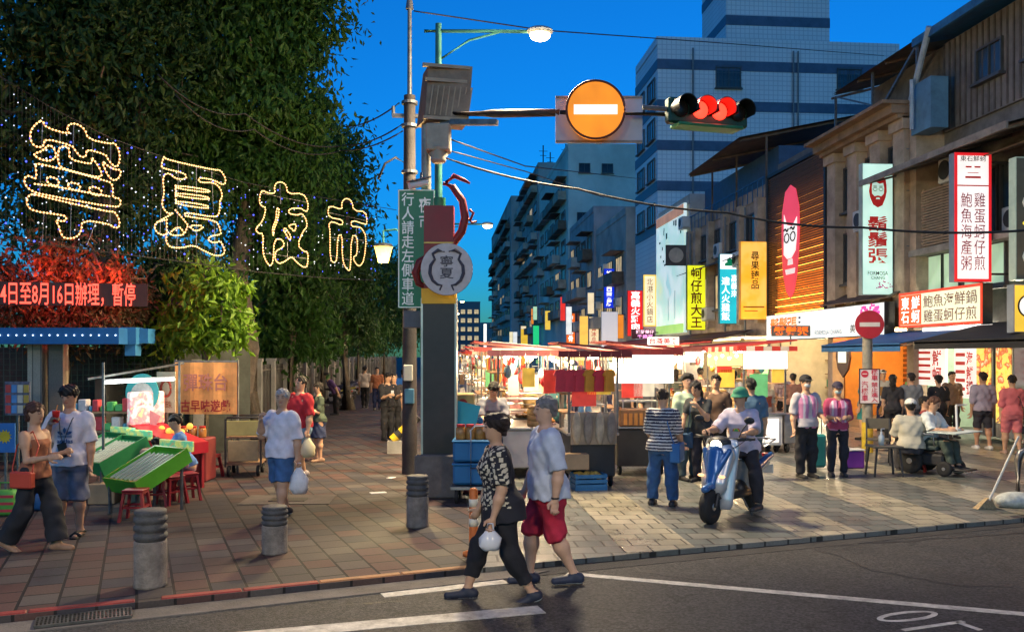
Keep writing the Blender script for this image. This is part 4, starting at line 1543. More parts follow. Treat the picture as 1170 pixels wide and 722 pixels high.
for (r, x, y0, y1, z, dx, m_) in ((b5, FX, 35.4, 45.5, 6.25, .9, M_TIN), (b3, FX + .25, 24.4, 29, 3.75, .7, M_TIN), (b2, FX + .9, 18.5, 21.0, 6.9, 1.2, M_TIN)):
 mb = MB()
 mb.add([(x - dx, y0, z), (x - dx, y1, z), (x, y1, z + .35), (x, y0, z + .35), (x - dx, y0, z - .03), (x - dx, y1, z - .03), (x, y1, z + .32), (x, y0, z + .32)], [[0, 3, 2, 1], [4, 5, 6, 7], [0, 1, 5, 4], [1, 2, 6, 5], [2, 3, 7, 6], [3, 0, 4, 7]])
 wmb(mb, 'window_canopy', m_, r)
M_TAR = mat('tar', (.016, .016, .017), .6, var=.3, scale=8)
rnd = random.Random(12)
for pts, w in (([(640, 648), (720, 641), (830, 630), (960, 622), (1080, 615), (1200, 606)], .05), ([(690, 640), (740, 654), (800, 662), (870, 668)], .03), ([(930, 626), (1000, 652), (1090, 668), (1180, 672)], .03), ([(330, 700), (400, 690), (480, 684)], .03)):
 q = []
 for (a, b_) in zip(pts[:-1], pts[1:]):
  A, B = G(*a, z=ZR), G(*b_, z=ZR)
  for i in range(6):
   v = A.lerp(B, i / 6)
   q.append(v + Vector((rnd.uniform(-.04, .04), rnd.uniform(-.05, .05), 0)))
 vs, fs = [], []
 for i, v in enumerate(q):
  d = (q[min(i + 1, len(q) - 1)] - q[max(i - 1, 0)]).normalized()
  n = Vector((-d.y, d.x, 0)) * w * rnd.uniform(.25, .7)
  vs += [v - n + Vector((0, 0, .0025)), v + n + Vector((0, 0, .0025))]
 fs = [[2 * i, 2 * i + 2, 2 * i + 3, 2 * i + 1] for i in range(len(q) - 1)]
 kind(MB().add(vs, fs).build('tar_seam', M_TAR), 'structure')
# ================================================================ TREES
def leaf_mat(name, col, var=.5):
 m = bpy.data.materials.new(name)
 m.use_nodes = True
 n, l = m.node_tree.nodes, m.node_tree.links
 b = n['Principled BSDF']
 out = n['Material Output']
 geo = n.new('ShaderNodeTexCoord')
 nz = n.new('ShaderNodeTexNoise')
 nz.inputs['Scale'].default_value = 1.6
 nz.inputs['Detail'].default_value = 8
 nz.inputs['Roughness'].default_value = .8
 l.new(geo.outputs['Object'], nz.inputs['Vector'])
 rp = n.new('ShaderNodeValToRGB')
 rp.color_ramp.elements[0].position = .32
 rp.color_ramp.elements[1].position = .68
 rp.color_ramp.elements[0].color = (col[0] * (1 - var), col[1] * (1 - var * .8), col[2] * (1 - var), 1)
 rp.color_ramp.elements[1].color = (col[0] * (1 + var * 1.3), col[1] * (1 + var * .7), col[2] * (1 + var * .2), 1)
 l.new(nz.outputs['Fac'], rp.inputs[0])
 l.new(rp.outputs[0], b.inputs['Base Color'])
 b.inputs['Roughness'].default_value = .5
 b.inputs['Specular IOR Level'].default_value = .3
 tr = n.new('ShaderNodeBsdfTranslucent')
 l.new(rp.outputs[0], tr.inputs[0])
 mx = n.new('ShaderNodeMixShader')
 mx.inputs[0].default_value = .35
 l.new(b.outputs[0], mx.inputs[1])
 l.new(tr.outputs[0], mx.inputs[2])
 l.new(mx.outputs[0], out.inputs[0])
 return m
M_BARK = mat('bark', (.10, .08, .06), .9, var=.5, scale=4, bump=.9, bscale=18)
M_LEAF_A = leaf_mat('leaf_dark_green', (.028, .072, .020))
M_LEAF_B = leaf_mat('leaf_mid_green', (.036, .105, .020))
M_LEAF_C = leaf_mat('leaf_yellow_green', (.12, .25, .02))
M_LEAF_D = leaf_mat('leaf_small', (.11, .09, .045))
def crown_mesh(name, lobes, n, ls, m, seed, droop=.6, clump=.34, per=80):
 """leaves gathered in clumps over the outside of a few lobes; lobes: (centre, (rx, ry, rz))"""
 rg = np.random.default_rng(seed)
 vol = np.array([max(.1, r[0] * r[2]) for (_, r) in lobes])
 pick = rg.choice(len(lobes), n // per, p=vol / vol.sum())
 Cc = np.array([lobes[i][0] for i in pick], float)
 Rr = np.array([lobes[i][1] for i in pick], float)
 d = rg.normal(size=(len(pick), 3))
 d /= np.linalg.norm(d, axis=1)[:, None]
 rad = .55 + .5 * rg.random(len(pick)) ** .7
 cl = Cc + d * Rr * rad[:, None]
 sz = clump * (0.5 + rg.random(len(pick)))
 P0 = np.repeat(cl, per, 0) + rg.normal(size=(len(cl) * per, 3)) * np.repeat(sz, per)[:, None] * np.array([1, 1, .75])
 k = len(P0)
 a = rg.normal(size=(k, 3))
 a[:, 2] -= droop * 1.5
 a /= np.linalg.norm(a, axis=1)[:, None]
 s = np.cross(a, rg.normal(size=(k, 3)))
 s /= np.linalg.norm(s, axis=1)[:, None]
 L = ls * (.6 + .8 * rg.random(k))[:, None]
 W = L * .42
 nn = np.cross(a, s) * L * .12
 V = np.stack([P0, P0 + a * L * .5 + s * W * .5 + nn, P0 + a * L, P0 + a * L * .5 - s * W * .5 + nn], 1).reshape(-1, 3)
 F = np.arange(4 * k).reshape(-1, 4)
 return np_mesh(name, V, F, m, smooth=False)
def tree(name, label, base, trunk, lobes, n, ls, m, seed, group=None, roots=0, clump=.34, tr=(.28, .14), droop=.6):
 """trunk: world points from the ground up; lobes in world coordinates"""
 base = Vector(base)
 root = thing(name, label, 'tree', base, 0, group)
 mb = MB()
 mb.sm = True
 pts = [Vector(p) - base for p in trunk]
 k = len(pts)
 mb.tube(pts, [tr[0] + (tr[1] - tr[0]) * i / (k - 1) for i in range(k)], 10)
 rnd = random.Random(seed)
 top = pts[-1]
 for (c, r) in lobes:
  c = Vector(c) - base
  s = pts[rnd.randint(max(1, k - 2), k - 1)]
  mid = (s + c) / 2 + Vector((rnd.uniform(-.4, .4), rnd.uniform(-.4, .4), rnd.uniform(.1, .6)))
  path = [s, s.lerp(mid, .5) + Vector((0, 0, .15)), mid, c]
  mb.tube(path, [tr[1] * .7, tr[1] * .5, tr[1] * .35, .025], 7)
  for q in range(3):
   e = c + Vector((rnd.uniform(-1, 1) * r[0], rnd.uniform(-1, 1) * r[1], rnd.uniform(-.6, .9) * r[2]))
   mb.tube([mid, mid.lerp(e, .5) + Vector((0, 0, .2)), e], [tr[1] * .3, .03, .012], 5)
 for q in range(roots):
  a = rnd.random() * 6.28
  p = pts[-1].lerp(pts[max(0, k - 2)], rnd.random()) + Vector((math.cos(a) * rnd.uniform(.2, 1.6), math.sin(a) * rnd.uniform(.2, 1.2), rnd.uniform(.5, 2)))
  L = rnd.uniform(1.5, 3.2)
  mb.tube([p, p + Vector((rnd.uniform(-.1, .1), 0, -L * .5)), p + Vector((rnd.uniform(-.15, .15), 0, -L))], [.018, .014, .006], 5)
 mb.build('trunk', M_BARK, root)
 ll = [(Vector(c) - base, r) for (c, r) in lobes]
 obj_from('crown', crown_mesh('crown', ll, n, ls, m, seed, droop, clump), root)
 return root
def lob(px, py, D, r, rz=None):
 return (P(px, py, D), (r, r, rz or r * .85))
b0 = P(120, 0, 18.5); b0.z = 0
tree('banyan_tree', 'huge dark banyan at the left with hanging roots, behind the first light letter', b0,
 [b0, P(130, 380, 18.5), P(120, 250, 18.6), P(125, 150, 18.8)],
 [lob(20, 30, 18, 1.5), lob(90, 60, 18.5, 1.5), lob(150, 20, 19, 1.6), lob(60, 150, 18.6, 1.3), lob(140, 140, 19, 1.5), lob(190, 80, 19.5, 1.4), lob(100, -50, 18.5, 1.8), lob(215, -40, 20, 1.9), lob(110, 230, 18.6, 1.2), lob(-30, 130, 17.5, 1.2), lob(160, 215, 19.5, 1.1), lob(30, 250, 18.6, 1.0)],
 36000, .19, M_LEAF_A, 11, roots=14, tr=(.34, .2))
b0 = P(292, 0, 21.5); b0.z = 0
tree('banyan_tree', 'tall green banyan with a leaning pale trunk behind the middle light letters', b0,
 [b0, P(284, 400, 21.5), P(272, 320, 21.4), P(284, 230, 21.6), P(275, 120, 22)],
 [lob(250, 30, 21, 1.7), lob(310, 10, 21.5, 1.6), lob(318, 60, 21.5, .95), lob(326, 125, 21.6, .9), lob(300, 105, 21, 1.5), lob(240, 130, 21, 1.4), lob(325, 190, 21.8, 1.0), lob(290, 190, 21.5, 1.2), lob(225, 210, 20.8, 1.1), lob(330, 250, 22, .85), lob(300, 275, 22, 1.0), lob(330, -30, 22, .9), lob(290, -70, 21.5, 2.0), lob(190, 150, 21.5, 1.4)],
 48000, .20, M_LEAF_B, 12, roots=6, tr=(.30, .17), droop=.9)
b0 = P(398, 0, 33); b0.z = 0
tree('banyan_tree', 'round-topped tree against the blue sky just left of the green road sign', b0,
 [b0, P(392, 380, 33), P(396, 280, 33), P(392, 200, 33)],
 [lob(378, 165, 33, .8), lob(384, 200, 33, .8), lob(384, 250, 33, .95), lob(368, 230, 33, 1.2), lob(392, 305, 33.5, .9), lob(372, 300, 33, 1.3), lob(350, 190, 33, 1.1)],
 15000, .26, M_LEAF_B, 13, clump=.42)
for i, (px, D, r, lab) in enumerate(((330, 27, 1.35, 'bushy tree over the slatted fence under the third light letter'), (367, 33, 1.5, 'dark tree over the fence behind the woman with the phone'),
         (408, 46, 1.9, 'dark tree over the fence at the foot of the last light letter'), (438, 60, 2.2, 'far tree beyond the fence below the glowing lamp'), (462, 76, 2.3, 'farthest tree at the end of the promenade'))):
 b0 = P(px, 0, D); b0.z = 0
 q = 27 / D
 tree('street_tree', lab, b0, [b0, P(px + 4 * q, 380, D), P(px, 340, D), P(px + 5, 300, D)],
  [lob(px - 22 * q, 330 + (1 - q) * 30, D, r * .9), lob(px + 18 * q, 335 + (1 - q) * 30, D, r * .9), lob(px, 290 + (1 - q) * 40, D, r), lob(px - 30 * q, 380, D, r * .8), lob(px + 25 * q, 378, D, r * .75), lob(px - 5, 370, D + .8, r)],
  9000, .25, M_LEAF_A if i % 2 else M_LEAF_B, 30 + i, 'trees along the promenade fence', clump=.36, tr=(.16, .09))
b0 = P(236, 0, 16.8); b0.z = 0
tree('broadleaf_tree', 'small bright yellow-green broad-leaved tree above the orange banner', b0,
 [b0, P(236, 420, 16.8), P(232, 380, 16.8), P(238, 345, 16.8)],
 [lob(232, 325, 16.8, .42), lob(258, 345, 16.6, .42), lob(215, 360, 16.8, .40), lob(245, 372, 16.6, .42), lob(205, 385, 16.8, .35), lob(268, 370, 16.9, .3)],
 3600, .19, M_LEAF_C, 21, clump=.16, tr=(.08, .05))
b0 = P(70, 0, 16.6); b0.z = 0
tree('shrub_tree', 'twiggy small tree glowing red around the red running-text board', b0,
 [b0, P(75, 420, 16.6), P(70, 380, 16.6), P(78, 330, 16.6)],
 [lob(40, 310, 16.6, .65), lob(85, 300, 16.5, .55), lob(115, 330, 16.4, .55), lob(150, 335, 16.4, .4), lob(20, 350, 16.6, .55), lob(70, 365, 16.4, .6), lob(125, 362, 16.2, .5), lob(165, 345, 16.6, .35), lob(0, 330, 16.4, .5)],
 9000, .13, M_LEAF_D, 22, clump=.2, tr=(.10, .05))
b0 = P(190, 0, 18.0); b0.z = 0
tree('hedge_tree', 'dark bushy tree between the red-lit tree and the yellow-green one', b0,
 [b0, P(190, 420, 18), P(188, 380, 18), P(190, 345, 18)],
 [lob(180, 310, 18, .8), lob(195, 350, 18, .8), lob(165, 370, 18, .6), lob(210, 320, 18.4, .8), lob(185, 400, 18, .6)], 7000, .16, M_LEAF_A, 23, clump=.25, tr=(.1, .06))
lb = thing('grey_house', 'pale grey house glimpsed through the banyan at the top left', 'building', (-27, 36, 0))
wmb(MB().box((-27, 38, 9), (10, 8, 18)), 'wall', M_GREYW, lb)
mb = MB()
for z in (8, 11, 14, 17):
 mb.box((-27, 33.96, z), (10.1, .1, .5))
wmb(mb, 'ledge', mat('pale_ledge', (.35, .4, .44), .8), lb)
# ================================================================ LIGHT LETTERS over the promenade
LA, LB = P(83, 300, 12.6), P(397, 300, 20.0)
ld = Vector((LB.x - LA.x, LB.y - LA.y, 0)).normalized()
ln = Vector((ld.y, -ld.x, 0))                # towards the camera side
def on_sign(px, py):
 r = FWD + RGT * ((px - CX) / FPX)
 t = (LA.x * ln.x + LA.y * ln.y) / (r.x * ln.x + r.y * ln.y)
 return P(px, py, t)
M_ROPE = glow('light_rope', (1.0, .42, .12), .75, 0)
M_BULB = glow('light_bulb_warm', (1.0, .60, .24), 3.2, 0)
M_WIRE = mat('wire_black', (.012, .012, .013), .6, var=0)
M_WIREP = mat('wire_pale', (.30, .30, .31), .5, .4, var=0)
def light_letter(label, x0, y0, sc, closed, opened, rods):
 cv = lambda p: on_sign(x0 + p[0] / sc, y0 + p[1] / sc)
 allp = [cv(p) for pl in closed for p in pl]
 base = sum(allp, Vector((0, 0, 0))) / len(allp)
 base.z = min(p.z for p in allp)
 root = thing('light_letter', label, 'light sign', base, 0, 'light letters over the promenade')
 rope, bulb = MB(), MB()
 for pl, cl in [(p, True) for p in closed] + [(p, False) for p in opened]:
  pts = [cv(p) - base for p in pl]
  if cl:
   q = []
   for i in range(len(pts)):
    a, b_, c_ = pts[i - 1], pts[i], pts[(i + 1) % len(pts)]
    q += [b_.lerp(a, .25), b_.lerp(c_, .25)]
   pts = q
  rope.tube(pts, .008, 5, closed=cl)
  seg = pts + ([pts[0]] if cl else [])
  acc = 0
  for a, b_ in zip(seg[:-1], seg[1:]):
   L = (b_ - a).length
   while acc < L:
    bulb.ell(a.lerp(b_, acc / L) + ln * .006, .0135, 6, 4)
    acc += .058
   acc -= L
 for (a, b_) in rods:
  MB().tube([cv(a) - base - ln * .02, cv(b_) - base - ln * .02], .007, 5).build('frame_rod', M_WIREP, root)
 rope.build('rope', M_ROPE, root)
 kind(bulb.build('bulb', M_BULB, root), 'stuff')
 return root
C1 = [[(150, 55), (165, 95), (290, 130), (275, 100), (290, 75), (330, 75), (370, 105), (385, 155), (505, 180), (520, 172), (545, 210), (550, 265), (530, 305), (488, 262), (480, 235), (375, 205), (378, 240), (350, 250), (320, 215), (305, 188), (160, 150), (158, 190), (125, 198), (92, 175), (85, 120), (110, 80)],
 [(105, 230), (150, 215), (185, 180), (215, 210), (222, 245), (190, 268), (150, 262), (115, 245)],
 [(240, 195), (275, 190), (290, 210), (288, 258), (390, 282), (408, 275), (400, 245), (430, 280), (458, 330), (450, 350), (400, 345), (270, 310), (240, 295), (228, 260), (232, 215)],
 [(455, 265), (472, 310), (492, 350), (520, 370), (548, 350), (556, 312), (525, 312), (495, 298)],
 [(115, 280), (150, 285), (300, 320), (480, 370), (505, 380), (515, 410), (510, 455), (550, 460), (555, 490), (530, 508), (150, 440), (90, 420), (60, 390), (55, 355), (80, 340), (110, 360), (120, 345), (115, 300)],
 [(175, 345), (235, 360), (232, 400), (172, 380)], [(285, 375), (345, 388), (342, 422), (280, 408)], [(395, 395), (455, 412), (452, 450), (390, 432)],
 [(70, 455), (95, 435), (130, 445), (320, 490), (500, 530), (520, 525), (548, 570), (545, 610), (520, 610), (490, 590), (355, 570), (350, 630), (325, 660), (270, 668), (245, 645), (235, 600), (215, 570), (265, 580), (275, 555), (250, 545), (100, 525), (70, 495)]]
light_letter('largest outlined character of warm bulbs, leftmost of the four in the trees', 15, 125, 4.511, C1, [[(110, 385), (200, 395), (330, 420), (500, 450)]],
   [((158, 60), (142, 440)), ((318, 80), (300, 660)), ((508, 175), (505, 600)), ((248, 120), (242, 330)), ((415, 170), (412, 420)), ((165, 530), (155, 700)), ((430, 585), (385, 700))])
C2 = [[(120, 50), (105, 110), (115, 125), (250, 155), (268, 180), (245, 195), (195, 190), (155, 155), (125, 165), (115, 200), (125, 280), (110, 340), (115, 375), (150, 415), (190, 405), (80, 465), (60, 490), (75, 530), (115, 550), (140, 540), (135, 590), (160, 625), (230, 630), (310, 610), (380, 650), (450, 680), (495, 675), (510, 650), (495, 610), (480, 585), (440, 600), (395, 575), (430, 550), (485, 545), (480, 510), (455, 455), (260, 430), (250, 415), (265, 405), (440, 435), (470, 420), (478, 370), (475, 330), (495, 305), (480, 250), (440, 215), (350, 215), (340, 195), (355, 183), (440, 200), (495, 230), (515, 215), (510, 180), (480, 135), (440, 135), (250, 95), (130, 65)],
 [(200, 232), (412, 262), (410, 280), (198, 252)], [(198, 280), (408, 305), (406, 325), (195, 300)], [(198, 330), (405, 360), (403, 382), (200, 352)],
 [(155, 535), (215, 490), (255, 535), (235, 550), (175, 550)], [(275, 485), (385, 490), (325, 530)]]
light_letter('second outlined character of warm bulbs, with stacked bars inside it', 165, 170, 5.55, C2, [[(195, 390), (235, 435), (275, 485), (255, 535)], [(195, 235), (198, 352)], [(80, 465), (140, 450), (140, 540)]],
   [((222, 90), (212, 620)), ((335, 110), (335, 610)), ((432, 140), (455, 660)), ((122, 55), (105, 540))])
C3 = [[(115, 130), (150, 150), (200, 150), (190, 115), (205, 80), (240, 75), (270, 95), (280, 155), (380, 150), (415, 205), (412, 270), (385, 265), (370, 248), (290, 250), (285, 285), (350, 295), (370, 280), (400, 315), (410, 370), (380, 400), (345, 490), (385, 535), (415, 535), (412, 630), (385, 640), (340, 605), (305, 565), (260, 600), (220, 615), (195, 585), (200, 530), (235, 515), (260, 490), (240, 450), (190, 455), (185, 600), (165, 630), (140, 605), (115, 540), (120, 415), (85, 415), (65, 385), (115, 335), (140, 245), (105, 235), (92, 200), (100, 150)],
 [(215, 245), (225, 260), (210, 340), (190, 380), (184, 440), (178, 380), (205, 320), (206, 260)],
 [(250, 390), (265, 375), (305, 440), (290, 460), (270, 420)], [(290, 360), (335, 350), (335, 380), (320, 405), (310, 385), (290, 375)]]
light_letter('third outlined character of warm bulbs, with a rounded top stroke', 280, 195, 5.773, C3, [],
   [((118, 150), (410, 210)), ((235, 90), (240, 220)), ((130, 545), (410, 580)), ((285, 470), (285, 590))])
C4 = [[(555, 230), (640, 260), (635, 215), (650, 190), (675, 183), (705, 205), (715, 265), (795, 270), (805, 350), (790, 355), (700, 325), (700, 370), (740, 370), (770, 380), (800, 440), (785, 590), (755, 635), (725, 610), (710, 570), (740, 555), (740, 430), (700, 430), (695, 640), (685, 665), (655, 630), (640, 570), (640, 425), (610, 425), (605, 590), (585, 610), (560, 585), (560, 400), (550, 350), (575, 335), (640, 365), (645, 325), (555, 310), (545, 270)]]
light_letter('smallest outlined character of warm bulbs, rightmost of the four near the lamp', 280, 195, 5.773, C4, [],
   [((550, 275), (800, 330)), ((560, 440), (790, 460)), ((570, 560), (690, 590)), ((740, 370), (740, 560))])
root = thing('light_curtain', 'curtain of tiny white and blue lights hanging on two wires behind the letters', 'string lights', on_sign(220, 300))
bw = root.location.copy()
W_, B_, wires = MB(), MB(), MB()
top = [(0, 85), (60, 122), (130, 158), (200, 183), (280, 208), (360, 224), (455, 240)]
bot = [(0, 272), (70, 281), (140, 290), (220, 300), (300, 311), (380, 318), (430, 320)]
for wv in (top, bot):
 wires.tube([on_sign(*p) - bw - ln * .05 for p in wv], .008, 5)
rg = np.random.default_rng(4)
tx = np.array(top, float); bx = np.array(bot, float)
for i in range(95):
 px = -4 + 435 * i / 94
 y0, y1 = np.interp(px, tx[:, 0], tx[:, 1]), np.interp(px, bx[:, 0], bx[:, 1])
 wires.tube([on_sign(px, y0) - bw - ln * .05, on_sign(px, y1) - bw - ln * .05], .0025, 3)
 k = 6
 for j in range(k):
  if rg.random() < .42:
   continue
  t = (j + rg.random()) / k
  p = on_sign(px, y0 + (y1 - y0) * t) - bw - ln * .05
  (B_ if rg.random() < .42 else W_).ell(p, .009 if rg.random() < .75 else .014, 6, 4)
wires.build('wire', M_WIRE, root)
kind(W_.build('white_bulb', glow('fairy_white', (.80, .88, 1.0), 1.3, 0), root), 'stuff')
kind(B_.build('blue_bulb', glow('fairy_blue', (.06, .09, 1.0), 3.6, 0), root), 'stuff')
# ================================================================ LEFT SIDE: gateway, LED board, fence
d0 = 15.0
a, b_ = P(4, 335, d0), P(158, 337, d0 + .5)
cen = (a + b_) / 2
ang = math.atan2(b_.y - a.y, b_.x - a.x)
led = thing('running_text_board', 'red running-text light board in front of the red-lit tree', 'led sign', cen, ang)
L = (b_ - a).length
MB().box((0, .05, 0), (L + .3, .05, .40)).build('case', mat('led_case', (.05, .012, .01), .5, var=0), led)  # case coloured dark red, the glow of its text put into the colour
mb = MB()
letters(mb, '4日至8月16日辦理，暫停', (-.05, 0, 0), (1, 0, 0), (0, 0, 1), L, .42, .02, th=.004, keep=False)
mb.build('running_text', glow('led_red', (1.0, .085, .05), 2.6, .2, 9), led)
for px in (30, 110):
 pl = bpy.data.lights.new('led_glow', 'POINT')
 pl.energy = 130
 pl.color = (1, .05, .03)
 pl.shadow_soft_size = .3
 po = bpy.data.objects.new('led_glow', pl)
 C.objects.link(po)
 po.parent = led
 po.location = ((px - 78) / FPX * d0, .5, .35)
gate = thing('gateway', 'blue-topped gateway with tiled columns and mesh behind the couple at the left', 'gate', P(72, 0, 15.6).xy.to_3d())
gb = Vector(gate.location); gb.z = 0; gate.location.z = 0
mb = MB()
pa, pb = P(4, 384, 15.3), P(143, 384, 15.3)
mb.bar((pa.x, pa.y, pa.z), (pb.x, pb.y, pb.z), .5, .28)
pa2 = P(152, 384, 15.6)
wmb(mb, 'blue_fascia', mat('blue_fascia', (.02, .12, .33), .45, var=.2), gate)
mb = MB()
for i in range(15):
 p = pa.lerp(pb, (i + .5) / 15)
 mb.ell(p + Vector((0, -.27, .01)), .014, 6, 4)
kind(wmb(mb, 'fascia_bulb', glow('fascia_bulb', (.7, .85, 1), 3.0, 0), gate), 'stuff')
mb = MB()
p = P(151, 384, 15.6); mb.box(p, (.26, .4, .30)); mb.box(P(168, 384, 15.8), (.16, .4, .26)); mb.box(P(152, 400, 15.6), (.18, .3, .2))
wmb(mb, 'fascia_end', mat('blue_fascia_end', (.03, .16, .36), .45, var=.2), gate)
M_PALETILE = paver_mat('column_tiles', [(.36, .33, .26), (.40, .36, .28), (.33, .30, .24)], .14, .14, 0, (.14, .13, .11), .5, .012, 0, .2, .2)
for px in (43, 67):
 p = P(px, 0, 15.6)
 mb = MB()
 mb.box((p.x, p.y, 1.15), (.24, .24, 2.3))
 for k in range(15):
  mb.box((p.x, p.y, .15 + k * .15), (.245, .245, .012))
 wmb(mb, 'column', M_PALETILE, gate)
def mesh_panel(a, b_, z0, z1, step, r):
 mb = MB()
 a, b_ = Vector(a), Vector(b_)
 L = (b_ - a).length
 d = (b_ - a) / L
 n = int(L / step)
 for i in range(n + 1):
  p = a + d * (L * i / n)
  mb.box((p.x, p.y, (z0 + z1) / 2), (r, r, z1 - z0))
 k = int((z1 - z0) / step)
 for i in range(k + 1):
  mb.bar((a.x, a.y, z0 + (z1 - z0) * i / k), (b_.x, b_.y, z0 + (z1 - z0) * i / k), r)
 return mb
p0, p1 = P(-40, 0, 15.9).xy.to_3d(), P(210, 0, 17.6).xy.to_3d()
wmb(mesh_panel(p0, p1, .1, 2.3, .1, .010), 'wire_mesh', mat('mesh_green', (.05, .09, .07), .5, .4, var=.2), gate)
dw = thing('backing_wall', 'dark wall behind the wire mesh of the gateway', 'wall', ((p0 + p1) / 2 + Vector((-.4, .9, 0))))
dv = (p1 - p0)
mb = MB()
mb.box((0, 0, 1.1), (dv.length + 3, .15, 2.2), rz=math.atan2(dv.y, dv.x))
mb.build('wall', mat('dark_back_wall', (.05, .055, .05), .9, var=.4, scale=2), dw)
fx = -4.9
fe = thing('park_fence', 'dark slatted park fence with grey concrete posts along the left of the promenade', 'fence', (fx, 35, 0))
ys = [18.6 + i * 1.75 for i in range(34)]
for i, y in enumerate(ys):
 xx = fx + (y - 18.6) * .021
 mb = MB()
 mb.box((xx, y, .95), (.22, .22, 1.9)).box((xx, y, 1.93), (.27, .27, .08))
 wmb(mb, 'post', M_CONC, fe)
 if i < len(ys) - 1:
  mb = MB()
  x2 = fx + (ys[i + 1] - 18.6) * .021
  for k in range(9):
   t = (k + .8) / 9.6
   mb.box((xx + (x2 - xx) * t, y + 1.75 * t, 1.0), (.03, .11, 1.6))
  mb.bar((xx, y, .35), (x2, y + 1.75, .35), .04)
  mb.bar((xx, y, 1.65), (x2, y + 1.75, 1.65), .04)
  wmb(mb, 'slat_panel', mat('fence_slats', (.022, .02, .02), .6, .2, var=.3), fe)
bk = thing('backing_wall', 'low dark wall and planting bed behind the slatted park fence', 'wall', (fx - 1.4, 48, 0))
MB().box((0, 0, .8), (.2, 62, 1.6)).build('wall', mat('dark_back_wall', (.05, .055, .05)), bk)
hl = [((-9 - 2.0 * math.sin(i * 1.7), 21 + i * 3.4, 1.6 + .5 * math.sin(i * 2.3)), (1.8, 2.2, 1.7)) for i in range(22)] + [((-12 - i * 1.3, 20 + i * .4, 2.0), (1.6, 1.5, 2.0)) for i in range(7)]
hg = obj_from('park_shrubbery', crown_mesh('park_shrubbery', hl, 34000, .2, M_LEAF_A, 77, .3, .4))
kind(hg, 'stuff')
# ================================================================ STREET FURNITURE
CAMX = RGT                                    # picture-right on the ground
ZUP = Vector((0, 0, 1))
M_TEAL = mat('teal_painted_steel', (.04, .17, .14), .5, .3, var=.3, scale=5)
M_GREEN = mat('green_painted_steel', (.02, .20, .09), .5, .2, var=.3, scale=5)
M_POLE = mat('concrete_pole', (.05, .043, .04), .85, var=.4, scale=3, bump=.4, bscale=30)
M_BOLT = mat('bollard_stone', (.19, .165, .14), .8, var=.45, scale=7, bump=.5, bscale=45)
M_BOLD = mat('bollard_dark', (.07, .07, .07), .7, var=.4, scale=9, bump=.4, bscale=45)
def bollard(px, py, hpx, wpx, label):
 c = G(px, py)
 D = depth(c)
 h, r = hpx * D / FPX * .97, wpx * D / FPX / 2
 t = thing('bollard', label, 'bollard', c, 0, 'ribbed stone bollards along the promenade kerb')
 mb = MB(); mb.sm = True
 mb.lathe([(0, 0), (r * 1.02, 0), (r, h * .03), (r, h * .58), (r * .98, h * .60), (0, h * .6)], n=28)
 mb.build('shaft', M_BOLT, t)
 mb = MB(); mb.sm = True
 z = h * .60
 pr = [(0, z), (r * .9, z)]
 for k in range(3):
  pr += [(r * .9, z + h * .015), (r * 1.02, z + h * .03), (r * 1.02, z + h * .085), (r * .9, z + h * .10)]
  z += h * .11
 pr += [(r * .97, z + .01), (r * .97, h * .985), (r * .9, h), (0, h)]
 mb.lathe(pr, n=28)
 mb.build('ribbed_cap', M_BOLD, t)
bollard(172, 669, 90, 36, 'nearest ribbed stone bollard, left by the drain, with a dark cap')
bollard(314, 631, 55, 29, 'short ribbed stone bollard in front of the white-haired man')
bollard(477, 601, 60, 25, 'ribbed stone bollard beside the concrete base of the dark panel')
c = G(468, 541)
t = thing('utility_pole', 'tall dark concrete utility pole with wires, left of the dark information panel', 'utility pole', c)
mb = MB(); mb.sm = True
mb.cyl((0, 0, 0), (0, 0, 6.55), .135, .10, 14)
mb.build('pole', M_POLE, t)
mb = MB(); mb.sm = True
mb.cyl((0, 0, 6.5), (0, 0, 8.1), .04, .035, 8)
mb.cyl((0, 0, 8.05), (0, 0, 8.2), .07, .05, 8)
mb.build('top_mast', M_STEEL, t)
mb = MB()
for z in (4.4, 5.2, 6.0, 6.4):
 mb.lathe([(.125, 0), (.14, 0), (.14, .05), (.125, .05)], (0, 0, z), 14)
mb.build('pole_band', M_STEEL, t)
MB().bar((-.3, 0, 6.2), (.4, 0, 6.2), .06).cyl((-.28, 0, 6.2), (-.28, 0, 6.36), .03, n=8).build('crossarm', M_STEEL, t)
mb = MB()
mb.box((-.02, -.16, 1.75), (.16, .14, .28), bev=.015)
mb.build('meter_box', mat('box_beige', (.40, .38, .32), .5, var=.2), t)
MB().box((-.0, -.15, 1.35), (.17, .1, .26), bev=.015).build('junction_box', mat('box_blue', (.05, .16, .24), .5, var=.2), t)
D = 16.2
p = P(438, 290, D)
base = P(465, 0, D); base.z = 0
t = thing('bracket_lamp', 'warm glowing cup-shaped lamp on a thin bracket left of the green road sign', 'street lamp', base)
mb = MB()
mb.cyl((0, 0, 0), (0, 0, p.z + .45), .045, .035, 8)
pl_ = p - base
mb.tube([(0, 0, p.z + .4), (pl_.x * .5, pl_.y * .5, p.z + .45), (pl_.x, pl_.y, p.z + .42), (pl_.x, pl_.y, p.z + .2)], .022, 6)
mb.build('post', M_TEAL, t)
mb = MB(); mb.sm = True
mb.lathe([(0, -.16), (.08, -.16), (.10, -.13), (.155, .08), (.17, .12), (0, .13)], pl_, 18)
mb.build('lamp_shade', glow('warm_lamp', (1.0, .55, .13), 3.4, 0), t)
MB().lathe([(0, .131), (.19, .131), (.15, .18), (0, .21)], pl_, 18).build('lamp_cap', M_DKSTEEL, t)
pl = bpy.data.lights.new('lamp_light', 'POINT'); pl.energy = 1000; pl.color = (1, .72, .30); pl.shadow_soft_size = .17
